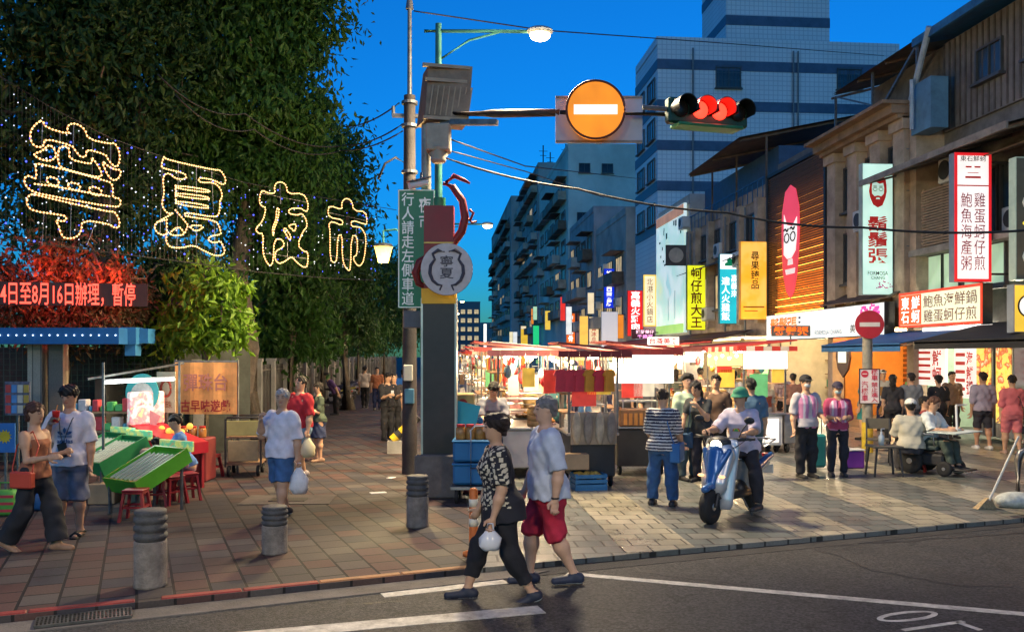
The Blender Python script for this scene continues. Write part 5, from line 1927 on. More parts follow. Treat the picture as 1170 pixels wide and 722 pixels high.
o = bpy.data.objects.new('lamp_light', pl); C.objects.link(o); o.parent = t; o.location = pl_ + Vector((0, 0, -.28))
def street_lamp(label, px_pole, px_lamp, py, D, energy, group='street lamps', panel=False, arm_back=True):
 lp = P(px_lamp, py, D)
 base = P(px_pole, 0, D); base.z = 0
 t = thing('street_lamp', label, 'street lamp', base, 0, group)
 z = lp.z
 mb = MB(); mb.sm = True
 mb.cyl((0, 0, 0), (0, 0, z + .15), .085, .05, 12)
 mb.build('pole', M_TEAL, t)
 v = Vector((lp.x - base.x, lp.y - base.y, 0))
 mb = MB(); mb.sm = True
 mb.tube([-v * .14 + ZUP * (z + .03) if arm_back else ZUP * (z - .1), ZUP * (z + .03), v * .5 + ZUP * (z + .03), v * .93 + ZUP * (z + .02)], .03, 8)
 mb.tube([ZUP * (z - .45), v * .3 + ZUP * (z - .12), v * .62 + ZUP * (z + .02)], .018, 6)
 mb.build('arm', M_TEAL, t)
 mb = MB(); mb.sm = True
 mb.ell(v + ZUP * (z + .03), (.22, .16, .075), 16, 8)
 mb.build('lamp_head', mat('lamp_housing', (.45, .45, .43), .4, .3), t)
 mb = MB(); mb.sm = True
 mb.ell(v + ZUP * (z - .035), (.17, .13, .10), 16, 8)
 mb.build('lamp_glass', glow('street_lamp_glass', (1.0, .74, .36), 24, 0), t)
 if energy:
  for (kd_, e_) in (('SPOT', energy), ('POINT', energy * .28)):
   pl = bpy.data.lights.new('lamp_light', kd_)
   pl.energy = e_
   pl.color = (1.0, .80, .52)
   pl.shadow_soft_size = .6
   if kd_ == 'SPOT':
    pl.spot_size = R(150)
    pl.spot_blend = .5
   o = bpy.data.objects.new('lamp_light', pl)
   C.objects.link(o)
   o.parent = t
   o.location = v + ZUP * (z - .2)
 return t
street_lamp('nearest blazing street lamp, high above the no-entry disc', 501, 617, 38, 14.3, LAMP_E)
street_lamp('second street lamp, glowing halfway down the street beside the red post', 497, 557, 257, 32, 900)
street_lamp('third street lamp, small, above the distant office block', 509, 528, 344, 78, 0)
street_lamp('fourth street lamp, a tiny light left of the distant office block', 512, 523, 358, 105, 0)
street_lamp('farthest street lamp, a tiny light low over the market awnings', 512, 522, 366, 140, 0)
street_lamp('unseen fill lamp added behind the viewpoint across the cross road, shop side', -1082, -748, 1398, -6, FILL_E)  # this and the next: unseen, added to fill fronts facing the camera
street_lamp('unseen fill lamp added behind the viewpoint across the cross road, tree side', 1752, 1418, 1398, -6, FILL_E)
c = P(502, 0, 12.8); c.z = 0
RZC = -YAW
t = thing('information_pillar', 'dark brown information pillar with red upper case and yellow band on a concrete base', 'pillar', c, RZC)
MB().box((0, 0, .31), (.68, .5, .62), bev=.02).build('base', mat('base_brown', (.15, .125, .11), .85, var=.35, scale=4, bump=.3), t)
mb = MB(); mb.box((0, 0, 1.71), (.46, .2, 2.18))
pn = mb.build('panel', mat('panel_brown', (.05, .034, .03), .35, var=.25, scale=2), t)
mb = MB()
for s in (-1, 1):
 mb.box((s * .245, 0, 1.75), (.03, .22, 2.26))
mb.build('edge_trim', mat('trim_steel', (.45, .42, .38), .35, .8, var=.2), t)
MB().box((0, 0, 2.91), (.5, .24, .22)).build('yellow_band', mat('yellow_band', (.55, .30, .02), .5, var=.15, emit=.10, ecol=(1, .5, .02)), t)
rc_ = MB().box((0, 0, 3.62), (.43, .24, 1.2)).build('red_case', mat('red_case', (.28, .015, .02), .45, var=.2), t)
mb = MB()
mb.box((0, -.125, 3.68), (.43, .012, .02)).box((0, -.125, 3.1), (.43, .012, .02))
mb.build('gold_line', mat('gold_line', (.5, .32, .08), .4, .5), rc_)
mb = MB(); mb.sm = True
mb.tube([(.06, -.06, 4.55), (.2, -.06, 4.5), (.34, -.06, 4.3), (.38, -.06, 4.05), (.33, -.06, 3.85), (.22, -.06, 3.7), (.1, -.06, 3.6), (-.1, -.06, 3.5), (-.28, -.06, 3.4), (-.34, -.06, 3.25), (-.3, -.06, 3.1), (-.16, -.06, 3.02)], [.03, .05, .056, .062, .062, .062, .066, .066, .066, .06, .05, .03], 8)
mb.tube([(.36, -.06, 4.0), (.46, -.06, 4.03), (.5, -.06, 4.12), (.44, -.06, 4.17)], .022, 6)
mb.tube([(.37, -.06, 4.1), (.48, -.06, 3.98), (.55, -.06, 4.0)], .02, 6)
mb.tube([(.1, -.06, 4.56), (.22, -.06, 4.66), (.36, -.06, 4.6), (.45, -.06, 4.55)], [.03, .04, .03, .015], 6)
mb.tube([(-.2, -.06, 3.46), (-.05, -.06, 3.62), (.1, -.06, 3.56)], .03, 6)
mb.build('scrollwork', mat('red_iron', (.24, .025, .02), .5, .2, var=.2), t)
mb = MB()
mb.lathe([(0, 0), (.36, 0), (.37, .015), (.37, .06), (0, .06)], (.13, -.24, 3.28), 40, (0, -1, 0))
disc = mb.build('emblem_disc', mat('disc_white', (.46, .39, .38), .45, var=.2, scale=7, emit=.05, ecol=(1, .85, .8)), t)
MB().tube([(.13 + .365 * math.cos(i * math.pi / 20), -.27, 3.28 + .365 * math.sin(i * math.pi / 20)) for i in range(40)], .012, 6, True).build('disc_rim', M_STEEL, disc)
mb = MB()
letters(mb, '寧夏', (.13, -.30, 3.31), (1, 0, 0), (0, 0, 1), .2, .33, .03, True, .004)
mb.build('emblem_lettering', mat('emblem_grey', (.09, .07, .08), .6), disc)
mb = MB()
for s in (-1, 1):
 mb.tube([(.13 + s * a, -.305, 3.28 + b) for (a, b) in ((.03, .25), (.12, .27), (.2, .22), (.17, .14), (.23, .05), (.24, -.06), (.2, -.16), (.13, -.22), (.07, -.23), (.10, -.3))], [.012, .03, .022, .02, .026, .028, .026, .02, .016, .012], 6)
mb.build('emblem_wreath', mat('emblem_grey', (.1, .1, .1)), disc)
for (dx, nm) in ((0, 'post'),):
 mb = MB(); mb.sm = True
 mb.cyl((-.02, .3, 0), (-.02, .3, 4.4), .09, .09, 12)
 mb.build('rear_post', M_GREEN, t)
D = 13.3
a, b_ = P(455, 217, D), P(497, 352, D)
cx_ = (a + b_) / 2
t = thing('road_sign', 'tall green road sign with white vertical characters left of the red case', 'road sign', (cx_.x, cx_.y, b_.z), RZC)
w, h = 42 * D / FPX, 135 * D / FPX
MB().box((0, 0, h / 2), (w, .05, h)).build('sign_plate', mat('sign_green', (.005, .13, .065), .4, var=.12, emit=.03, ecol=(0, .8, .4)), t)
mb = MB()
for s in (-1, 1):
 mb.box((s * (w / 2 - .012), -.029, h / 2), (.014, .008, h - .02))
 mb.box((0, -.029, h / 2 + s * (h / 2 - .012)), (w - .03, .008, .014))
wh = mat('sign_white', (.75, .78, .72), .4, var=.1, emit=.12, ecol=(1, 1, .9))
mb.build('sign_border', wh, t)
mb = MB()
letters(mb, '行人請走左側車道', (-.13, -.026, h / 2), (1, 0, 0), (0, 0, 1), .19, h * .95, .025, True)
letters(mb, '夜市', (.13, -.026, h * .80), (1, 0, 0), (0, 0, 1), .19, h * .27, .025, True)
mb.build('sign_lettering', wh, t)
mb = MB()
mb.box((-.05, .06, -.17), (.30, .14, .26), bev=.01)
mb.build('control_box', mat('box_grey', (.16, .15, .15), .6, var=.3), t)
c = P(487, 0, 13.5); c.z = 0
t = thing('signal_post', 'green and bare steel signal post carrying the long arm with the no-entry disc', 'signal post', c)
mb = MB(); mb.sm = True
mb.cyl((0, 0, 0), (0, 0, 5.75), .085, .075, 14)
mb.build('post', mat('post_galvanised', (.30, .28, .24), .55, .5, var=.4, scale=4), t)
mb = MB(); mb.sm = True
mb.cyl((0, 0, 2.05), (0, 0, 3.0), .098, .098, 14)
mb.build('green_sleeve', M_GREEN, t)
q0, q1, q2 = P(494, 131, 13.5) - c, P(640, 129, 12.6) - c, P(768, 131, 12.4) - c
mb = MB(); mb.sm = True
mb.tube([q0, q0.lerp(q1, .5), q1], [.075, .065, .055], 12)
mb.tube([q1, q2], [.04, .035], 10)
mb.build('signal_arm', mat('arm_brown_grey', (.05, .04, .035), .6, .4, var=.4, scale=4), t)
q3, q4 = P(505, 137, 13.35) - c, P(568, 137, 13.0) - c
MB().bar(q3 - ZUP * .04, q4 - ZUP * .04, .10, .08).build('arm_plate', M_STEEL, t)
def at_arm(px, py, D=12.9):
 return P(px, py, D)
c = at_arm(685, 135, 12.5)
t = thing('board_sign', 'plain grey rectangular board on the signal arm behind the orange disc', 'sign board', (c.x, c.y, c.z), RZC)
w, h = 100 * 12.5 / FPX, 54 * 12.5 / FPX
MB().box((0, .09, 0), (w, .03, h)).build('board', mat('board_grey', (.34, .37, .44), .5, .3, var=.15, scale=1.5), t)
mb = MB()
mb.box((0, .065, h / 2 - .02), (w, .02, .03)).box((0, .065, -h / 2 + .02), (w, .02, .03)).box((0, .12, 0), (.08, .04, h))
mb.build('stiffener', M_STEEL, t)
c = at_arm(680, 127, 12.35)
t = thing('no_entry_sign', 'round glowing orange no-entry disc with a white bar on the signal arm', 'no-entry sign', (c.x, c.y, c.z), RZC)
r = 33 * 12.35 / FPX
mb = MB()
mb.lathe([(0, 0), (r, 0), (r, .09), (0, .09)], (0, .02, 0), 44, (0, -1, 0))
dsc = mb.build('disc', glow('disc_orange', (1.0, .29, .008), .95, .30, 2.2), t)
MB().tube([(r * math.cos(i * math.pi / 24), -.07, r * math.sin(i * math.pi / 24)) for i in range(48)], .017, 8, True).build('rim', mat('rim_dark_red', (.14, .03, .015), .5), t)
MB().box((0, -.076, 0), (r * 1.50, .008, r * .33)).build('bar', glow('bar_white', (1, .93, .82), 1.15, .08), t)
c = at_arm(812, 126, 12.3)
t = thing('traffic_signal', 'horizontal traffic signal with hooded lenses, two of them shining red', 'traffic light', (c.x, c.y, c.z), RZC + R(16))
mb = MB()
mb.box((0, .12, -.02), (1.24, .16, .36), bev=.03)
mb.build('housing', mat('signal_green', (.012, .06, .035), .45, var=.2), t)
MB().box((-.05, .02, -.245), (1.0, .3, .05), bev=.015).build('green_shelf', M_GREEN, t)
MB().cyl((-.62, .12, 0), (-.95, .2, .02), .035, n=8).build('clamp', M_STEEL, t)
for i, x in enumerate((-.45, -.15, .15, .45)):
 lit = i in (1, 2)
 mb = MB(); mb.sm = True
 mb.ell((x, .03, 0), (.125, .03, .125), 20, 8)
 ln_ = mb.build('lens', glow('lens_red', (1.0, .03, .015), 5.0, 0) if lit else mat('lens_dark', (.02, .015, .012), .25, var=0), t)
 mb = MB(); mb.sm = True
 n = 20
 for k in range(n):
  a0, a1 = R(-30) + R(240) * k / n, R(-30) + R(240) * (k + 1) / n
  f = lambda a, rr, y: Vector((x + rr * math.cos(a), y, rr * math.sin(a)))
  y1 = -.21
  mb.quad(f(a0, .148, .05), f(a1, .148, .05), f(a1, .145, y1), f(a0, .145, y1))
  mb.quad(f(a0, .138, .05), f(a0, .135, y1), f(a1, .135, y1), f(a1, .138, .05))
  mb.quad(f(a0, .145, y1), f(a1, .145, y1), f(a1, .135, y1), f(a0, .135, y1))
 mb.build('visor', mat('visor_red_lit', (.25, .03, .02), .35, var=.1, emit=.0) if lit else mat('visor_black', (.014, .016, .015), .4, var=.1), t)  # red lens glow painted into the colour of the lit visors
 if lit:
  pl = bpy.data.lights.new('signal_light', 'POINT'); pl.energy = 2.2; pl.color = (1, .05, .03); pl.shadow_soft_size = .05
  o = bpy.data.objects.new('signal_light', pl); C.objects.link(o); o.parent = t; o.location = (x, -.07, -.02)
D = 13.5
c = P(505, 112, D)
t = thing('louvred_cabinet', 'weathered louvred cabinet high on the pole under the street lamp arm', 'cabinet', (c.x, c.y, P(0, 143, D).z), RZC + R(14))
h = 62 * D / FPX
mb = MB()
mb.add([(-.30, -.22, 0), (.36, -.28, 0), (.36, .24, 0), (-.36, .24, 0), (-.24, -.22, h), (.42, -.3, h), (.40, .24, h), (-.26, .24, h)], [[0, 3, 2, 1], [4, 5, 6, 7], [0, 1, 5, 4], [1, 2, 6, 5], [2, 3, 7, 6], [3, 0, 4, 7]])
mb.build('case', mat('cabinet_brown', (.26, .19, .13), .6, .3, var=.35, scale=4), t)
mb = MB()
for i in range(8):
 x = -.24 + i * .085
 mb.bar((x, -.245, .08), (x + .06, -.275, h * .62), .03, .02)
mb.box((.02, -.27, h * .72), (.64, .04, .05)).box((.02, -.28, h * .97), (.72, .06, .05)).box((.0, -.26, .03), (.66, .05, .05))
mb.build('slat', mat('cabinet_slat', (.40, .30, .20), .55, .3, var=.25), t)
c = P(501, 163, 13.3)
t = thing('siren_box', 'beige ribbed box hanging below the louvred cabinet', 'siren', (c.x, c.y, P(0, 186, 13.3).z), RZC)
h = 44 * 13.3 / FPX
mb = MB()
mb.box((0, 0, h * .62), (.37, .3, h * .7), bev=.02)
mb.build('case', mat('siren_beige', (.40, .34, .25), .55, var=.25), t)
mb = MB(); mb.sm = True
mb.lathe([(0, 0), (.10, 0), (.12, .05), (.10, .07), (.15, .12), (.13, .15), (.17, .2), (.17, .23), (0, .23)], (0, 0, 0), 20)
mb.build('horn', mat('siren_horn', (.36, .31, .23), .5, var=.25), t)
c = P(477, 211, 13.2)
t = thing('security_camera', 'white bullet security camera on top of the green road sign', 'security camera', c, RZC + R(30))
mb = MB(); mb.sm = True
mb.cyl((-.13, 0, -.03), (.15, 0, .05), .055, .06, 14)
mb.build('body', mat('camera_white', (.7, .7, .68), .4, var=.1), t)
mb = MB()
mb.box((.02, 0, .075), (.36, .15, .02), mtx=Matrix.Rotation(-R(16), 3, 'Y'))
mb.tube([(.05, 0, 0), (.08, .05, .1), (.1, .08, .2)], .02, 6)
mb.build('shield', M_STEEL, t)
def wire(label, pts, r=.012, sag=0.0):
 q = [Vector(p) for p in pts]
 out = []
 for a, b_ in zip(q[:-1], q[1:]):
  for i in range(12):
   s = i / 12
   p = a.lerp(b_, s)
   p.z -= sag * 4 * s * (1 - s)
   out.append(p)
 out.append(q[-1])
 mb = MB(); mb.sm = True
 mb.tube(out, r, 5)
 o = mb.build('overhead_wire', M_WIRE)
 return tag(o, label, 'wire')
wire('highest overhead wire running from the pole top across the sky past the tower', [P(473, 13, 15.3), P(620, 35, 18), P(830, 50, 26), P(1010, 64, 40)], .014)
wire('thick overhead cable sagging from the post past the bearded face to the right edge', [P(510, 181, 13.5), P(660, 216, 13), P(830, 243, 12.4), P(985, 260, 12), P(1190, 262, 11.4)], .017, .06)
wire('thin overhead cable dropping from the post towards the grey blocks', [P(516, 160, 13.5), P(600, 190, 20), P(735, 205, 45)], .014)
wire('second thin cable dropping from the post just below the first', [P(512, 172, 13.5), P(600, 196, 18), P(690, 226, 30)], .012)
for i, (a, b_, lab) in enumerate((((456, 118), (395, 145), 'upper of three cables reaching the trees left of the utility pole'), ((460, 142), (395, 166), 'middle of three cables reaching the trees left of the utility pole'), ((460, 150), (390, 172), 'lowest of three cables reaching the trees left of the utility pole'))):
 wire(lab, [P(*a, 15.3), P(*b_, 19)], .014, .1)
wire('dark cable drooping across the crown of the middle banyan', [P(395, 166, 19), P(280, 130, 17), P(180, 85, 15.5)], .014, .25)
wire('second dark cable drooping across the crown of the middle banyan', [P(390, 172, 19), P(290, 148, 17), P(200, 108, 15.5)], .014, .25)
mb = MB(); mb.sm = True
mb.tube([P(468, 190, 15.2), P(452, 180, 15.1), P(440, 187, 15), P(432, 205, 15)], .022, 6)
tag(mb.build('cable_loop', M_WIRE), 'loose dark cable looping left off the utility pole by the green sign', 'cable')
c = G(991, 517)
c = P(991, 0, 18.6); c.z = 0
t = thing('sign_post', 'grey post with a red no-entry disc above a white rule board', 'sign post', c, RZC - R(4))
D = depth(c)
zz = lambda py: CAMH + (HOR - py) * D / FPX
mb = MB(); mb.sm = True
mb.cyl((0, 0, 0), (0, 0, zz(362)), .11, .10, 16)
mb.build('post', mat('post_grey', (.24, .23, .19), .6, .2, var=.4, scale=5), t)
mb = MB(); mb.sm = True
mb.cyl((0, 0, zz(520)), (0, 0, zz(482)), .115, .115, 16)
mb.build('yellow_sleeve', mat('yellow_black_sleeve', (.5, .36, .03), .6, var=.5, scale=4), t)
r = 16 * D / FPX
mb = MB()
mb.lathe([(0, 0), (r, 0), (r, .03), (0, .03)], (0, -.12, zz(371)), 40, (0, -1, 0))
dd = mb.build('no_entry_disc', mat('no_entry_red', (.42, .02, .03), .4, var=.15), t)
MB().box((0, -.154, zz(371)), (r * 1.4, .006, r * .30)).build('white_bar', mat('bar_matt', (.68, .62, .58), .5, var=.1), dd)
w, h = 22 * D / FPX, 39 * D / FPX
zb = zz(441)
rb = MB().box((0, -.13, zb), (w, .02, h)).build('rule_board', mat('board_white', (.68, .62, .62), .5, var=.12), t)
mb = MB()
for s in (-1, 1):
 mb.box((s * w / 2, -.131, zb), (.02, .03, h + .02)).box((0, -.131, zb + s * h / 2), (w - .02, .03, .02))
mb.build('board_edge', mat('edge_dark', (.04, .02, .02), .5), rb)
mb = MB()
mb.lathe([(0, 0), (.075, 0), (.075, .006), (0, .006)], (-.1, -.142, zb + h * .36), 24, (0, -1, 0))
letters(mb, '機車', (.1, -.142, zb + h * .33), (1, 0, 0), (0, 0, 1), .14, .24, .03, True)
letters(mb, '汽機車', (-.1, -.142, zb - h * .14), (1, 0, 0), (0, 0, 1), .14, .42, .03, True)
letters(mb, '禁止進入', (.1, -.142, zb - h * .17), (1, 0, 0), (0, 0, 1), .14, .42, .03, True)
mb.build('board_lettering', mat('lettering_red', (.5, .02, .05), .5), rb)
MB().box((-.1, -.152, zb + h * .36), (.10, .006, .02)).build('small_bar', mat('bar_matt', (.6, .6, .6)), rb)
c = G(1163, 578)
t = thing('hoop_barrier', 'dark steel hoop barrier with a bluish top at the right edge of the paving', 'barrier', c, R(-20))
mb = MB(); mb.sm = True
h = .78
mb.tube([(0, 0, 0), (0, 0, h - .15), (.04, 0, h - .05), (.14, 0, h), (.9, 0, h), (1.0, 0, h - .05), (1.04, 0, h - .15), (1.04, 0, 0)], .05, 12)
mb.build('hoop', mat('hoop_steel', (.12, .12, .13), .35, .8, var=.3), t)
MB().box((.35, .05, .05), (1.3, .55, .1), bev=.02).build('foot_slab', M_CONC, t)
a, b_ = G(1126, 581), P(1164, 498, 11.6)
t = thing('broom', 'pale broom leaning against the steel hoop with its bristles on the paving', 'broom', a)
d = (b_ - a)
mb = MB(); mb.sm = True
mb.cyl(d * .12, d, .016, .014, 8)
mb.build('handle', mat('broom_handle', (.55, .55, .52), .5), t)
mb = MB()
mb.add([(-.14, -.05, .0), (.12, -.05, 0), (.12, .07, 0), (-.14, .07, 0), (.02, -.02, .14), (.08, -.02, .14), (.08, .04, .14), (.02, .04, .14)], [[0, 3, 2, 1], [4, 5, 6, 7], [0, 1, 5, 4], [1, 2, 6, 5], [2, 3, 7, 6], [3, 0, 4, 7]])
mb.build('bristles', mat('bristles', (.38, .28, .16), .9, var=.4, scale=40, bump=.6, bscale=90), t)
sb = P(1160, 0, 11.2); sb.z = .1
mb = MB(); mb.sm = True
mb.ell((0, 0, .10), (.26, .17, .11), 14, 8).ell((.2, .05, .09), (.18, .15, .10), 12, 8)
tag(mb.build('cloth_bundle', mat('bundle_cloth', (.42, .44, .40), .9, var=.4, scale=9, bump=.6, bscale=15), None, sb), 'pale bundle of plastic sheet lying on the slab of the steel hoop', 'bundle')
# ================================================================ HANGING SIGNS over the right-hand shops
SGW = {}
def hang_sign(name, label, px0, px1, py0, py1, xr, face_m, edge_m, border=None, bw=.06, group='lit signs hanging over the shops'):
 """box sign standing out from the facade, its face to the camera"""
 pr = PX(px1, xr)
 y = pr.y
 xl = y * math.tan(math.atan((px0 - CX) / FPX) + YAW)
 D = depth(((xl + xr) / 2, y))
 z1, z0 = CAMH + (HOR - py0) * D / FPX, CAMH + (HOR - py1) * D / FPX
 w, h = xr - xl, z1 - z0
 t = thing(name, label, 'shop sign', ((xl + xr) / 2, y, z0), 0, group)
 MB().box((0, .1, h / 2), (w, .22, h)).build('case', edge_m, t)
 MB().box((0, -.016, h / 2), (w - (2 * bw if border else .04), .012, h - (2 * bw if border else .04))).build('lit_face', face_m, t)
 if border:
  mb = MB()
  for s in (-1, 1):
   mb.box((s * (w / 2 - bw / 2), -.02, h / 2), (bw, .02, h))
   mb.box((0, -.02, h / 2 + s * (h / 2 - bw / 2)), (w - 2 * bw, .02, bw))
  mb.build('border', border, t)
 for z in (.2, h - .2):
  MB().bar((w / 2, .1, z), (w / 2 + .55, .1, z), .05).build('bracket', M_DKSTEEL, t)
 t['_w'], t['_h'] = w, h
 return t, w, h
def sign_text(t, s, cx, cz, w, h, m, bold=.02, vertical=True, nm='lettering'):
 mb = MB()
 letters(mb, s, (cx, -.024, cz), (1, 0, 0), (0, 0, 1), w, h, bold, vertical)
 return mb.build(nm, m, t)
M_SIDE = mat('sign_side_grey', (.25, .30, .36), .5, .3, var=.15)
INK_RED = mat('ink_red', (.45, .02, .02), .5, var=.05, emit=.25, ecol=(.8, .03, .03))
INK_DRED = mat('ink_dark_red', (.28, .02, .05), .5, var=.05, emit=.12, ecol=(.6, .03, .08))
INK_BLACK = mat('ink_black', (.02, .012, .01), .5, var=0)
INK_WHITE = glow('ink_white', (1, .95, .92), 1.5, 0)
t, w, h = hang_sign('shop_sign', 'tall white red-framed sign with two columns of brown characters', 1090, 1132, 175, 322, 13.4, glow('face_white_warm', (.95, .86, .84), 1.02, .15), M_SIDE, glow('frame_red', (.9, .02, .03), .7, .1), .07)
sign_text(t, '鮑魚海產粥', -w * .18, h * .39, w * .30, h * .60, INK_DRED, .0)
sign_text(t, '雞蛋蚵仔煎', w * .18, h * .39, w * .30, h * .60, INK_DRED, .0)
mb = MB()
mb.box((0, -.026, h * .745), (w * .84, .006, .03)).box((0, -.026, h * .81), (w * .42, .006, .05)).box((-w * .12, -.026, h * .89), (w * .16, .006, .04)).box((w * .12, -.026, h * .89), (w * .16, .006, .04)).box((0, -.026, h * .845), (w * .3, .006, .015))
mb.build('print_line', INK_RED, t)
sign_text(t, '東石鮮蚵', 0, h * .955, w * .7, h * .045, INK_BLACK, .02, False, 'small_lettering')
t, w, h = hang_sign('shop_sign', 'tall pale mint sign with a red bearded face above three red characters', 985, 1020, 187, 337, 13.35, glow('face_mint', (.62, .92, .80), 0.85, .18), mat('sign_side_mint', (.35, .45, .42), .5), None)
sign_text(t, '鬍鬚張', 0, h * .42, w * .72, h * .36, INK_RED, .05)
sign_text(t, 'FORMOSA', 0, h * .165, w * .66, h * .03, INK_BLACK, .01, False, 'small_lettering')
sign_text(t, 'CHANG', 0, h * .13, w * .45, h * .025, INK_BLACK, .01, False, 'small_lettering')
fc = (0, h * .80)
s_ = w * .5
mb = MB()
mb.prism([(fc[0] + a * s_, fc[1] + b_ * s_) for (a, b_) in ((-.52, .25), (-.58, -.1), (-.5, -.5), (-.3, -.95), (0, -1.12), (.3, -.98), (.5, -.5), (.58, -.1), (.56, .3), (.5, .7), (.15, .95), (-.25, .9), (-.52, .62))], (0, -.022, 0), (1, 0, 0), (0, 0, 1), .006)
fe_ = mb.build('face_emblem', INK_RED, t)
mb = MB()
mb.prism([(fc[0] + a * s_, fc[1] + b_ * s_) for (a, b_) in ((-.40, .12), (-.38, -.25), (-.22, -.42), (0, -.36), (.22, -.42), (.38, -.25), (.40, .12), (.34, .42), (.1, .36), (-.15, .48), (-.36, .40))], (0, -.030, 0), (1, 0, 0), (0, 0, 1), .004)
mb.prism([(fc[0] + a * s_, fc[1] + b_ * s_) for (a, b_) in ((-.14, -.60), (.14, -.60), (.09, -.50), (-.09, -.50))], (0, -.030, 0), (1, 0, 0), (0, 0, 1), .004)
mb.build('face_skin', glow('face_mint2', (.62, .92, .80), .68, .1), fe_)
mb = MB()
for q in (-.19, .19):
 mb.tube([(fc[0] + (q + .14 * math.cos(k * .5236)) * s_, -.038, fc[1] + (.02 + .1 * math.sin(k * .5236)) * s_) for k in range(12)], .008, 4, True)
 mb.box((fc[0] + q * s_, -.037, fc[1] + .2 * s_), (.22 * s_, .006, .05 * s_))
mb.build('face_line', INK_BLACK, fe_)
mb = MB()
rr = random.Random(2)
for k in range(26):
 a, q = rr.random() * 6.28, rr.random() ** .5
 mb.box((w * .22 + math.cos(a) * q * w * .26, -.026, h * .05 + abs(math.sin(a)) * q * h * .055), (.035, .006, .035))
mb.build('flower_print', mat('flower_print', (.45, .08, .25), .5, emit=.3, ecol=(.7, .1, .4)), t)
t, w, h = hang_sign('shop_sign', 'orange-yellow lit sign with four dark characters beside the louvred front', 846, 876, 276, 365, 13.4, glow_noise('face_orange', [(1.0, .40, .01), (1.0, .44, .03), (1.0, .52, .10), (1, .42, .02)], .95, .8), mat('sign_side_orange', (.45, .22, .03), .5, emit=.3, ecol=(1, .4, .02)), None)
sign_text(t, '尋果臻品', w * .05, h * .63, w * .32, h * .48, INK_BLACK, .03)
MB().box((0, -.026, h * .16), (w * .8, .006, .05)).box((-w * .1, -.026, h * .11), (w * .5, .006, .03)).build('print_line', mat('ink_orange', (.35, .12, .01), .5), t)
t, w, h = hang_sign('shop_sign', 'turquoise lit sign with white characters and a green emblem on its white top', 822, 845, 290, 370, 13.4, glow('face_teal', (.02, .55, .66), 0.94, .2), mat('sign_side_teal', (.02, .18, .22), .5), None)
MB().box((0, -.026, h * .885), (w * .94, .006, h * .21)).build('white_top', glow('face_white', (1, 1, 1), 1.1, .1), t)
mb = MB()
mb.prism([(a * w, h * .885 + b_ * w) for (a, b_) in ((-.25, -.2), (.3, -.2), (.28, -.05), (.12, .0), (.1, .12), (-.02, .22), (-.14, .1), (-.12, -.02), (-.24, -.08))], (0, -.032, 0), (1, 0, 0), (0, 0, 1), .005)
mb.build('green_emblem', mat('ink_green', (.01, .25, .13), .5, emit=.3, ecol=(0, .5, .25)), t)
sign_text(t, '達人火雞飯', -w * .2, h * .36, w * .42, h * .62, INK_WHITE, .03)
sign_text(t, '嘉義來', w * .24, h * .54, w * .36, h * .32, INK_WHITE, .02)
t, w, h = hang_sign('shop_sign', 'yellow-green lit sign with five red-brown characters beside the printed panel', 785, 806, 303, 377, 13.35, glow('face_yellow', (.80, .82, .02), 1.00, .2), mat('sign_side_yellow', (.25, .25, .02), .5), None)
sign_text(t, '蚵仔煎大王', 0, h * .5, w * .62, h * .92, mat('ink_maroon', (.22, .02, .01), .5), .05)
t, w, h = hang_sign('shop_sign', 'cream lit sign with thin brown characters and a yellow frame', 735, 750, 314, 373, 13.4, glow('face_cream', (1, .82, .52), .95, .15), M_SIDE, glow('frame_yellow', (1, .6, .08), .9, .1), .08)
sign_text(t, '北港小火鍋店', 0, h * .5, w * .5, h * .86, mat('ink_brown', (.3, .10, .04), .5), .01)
t, w, h = hang_sign('shop_sign', 'red lit sign with five white characters left of the cream sign', 717, 735, 332, 384, 13.4, glow('face_red', (.95, .02, .02), .9, .15), mat('sign_side_red', (.3, .02, .02), .5), None)
sign_text(t, '嘉義火雞肉', 0, h * .55, w * .6, h * .86, INK_WHITE, .05)
t, w, h = hang_sign('shop_sign', 'small maroon double-row sign with pinkish characters under the red sign', 722, 748, 376, 387, 13.0, mat('face_maroon', (.07, .01, .03), .5), M_DKSTEEL, None)
sign_text(t, '豬肝榮仔', .1, h * .72, w * .8, h * .4, glow('ink_pink', (1, .6, .75), 1.4, 0), .04, False)
sign_text(t, '千歲宮', .1, h * .25, w * .7, h * .4, glow('ink_pink2', (1, .35, .8), 1.4, 0), .04, False)
t, w, h = hang_sign('shop_sign', 'deep blue lit sign with five white characters, highest of the far signs', 690, 702, 307, 352, 13.4, glow('face_blue', (.0, .03, .75), .9, .2), mat('sign_side_blue', (.01, .03, .25), .5), None)
sign_text(t, '裕生西藥房', 0, h * .5, w * .55, h * .9, INK_WHITE, .05)
t, w, h = hang_sign('shop_sign', 'blank white sign below the deep blue one', 687, 706, 356, 397, 12.6, mat('face_blank', (.7, .68, .70), .5, var=.05, emit=.42, ecol=(1, .93, .95)), M_SIDE, None)
t, w, h = hang_sign('shop_sign', 'narrow orange-red far sign with white characters', 647, 657, 358, 393, 13.4, glow('face_orangered', (1, .16, .01), .95, .15), M_SIDE, None)
sign_text(t, '藥燉排骨', 0, h * .5, w * .6, h * .85, INK_WHITE, .04)
t, w, h = hang_sign('shop_sign', 'yellow far sign, left one of the pair under a red emblem', 662, 672, 361, 394, 12.4, glow('face_yel2', (1, .58, .10), .95, .2), M_SIDE, None)
t, w, h = hang_sign('shop_sign', 'cream far sign with red characters, right one of the pair under a red emblem', 673, 684, 362, 394, 13.4, glow('face_cream2', (1, .75, .45), .95, .2), M_SIDE, None)
sign_text(t, '八寶冰品', 0, h * .48, w * .55, h * .82, INK_RED, .03)
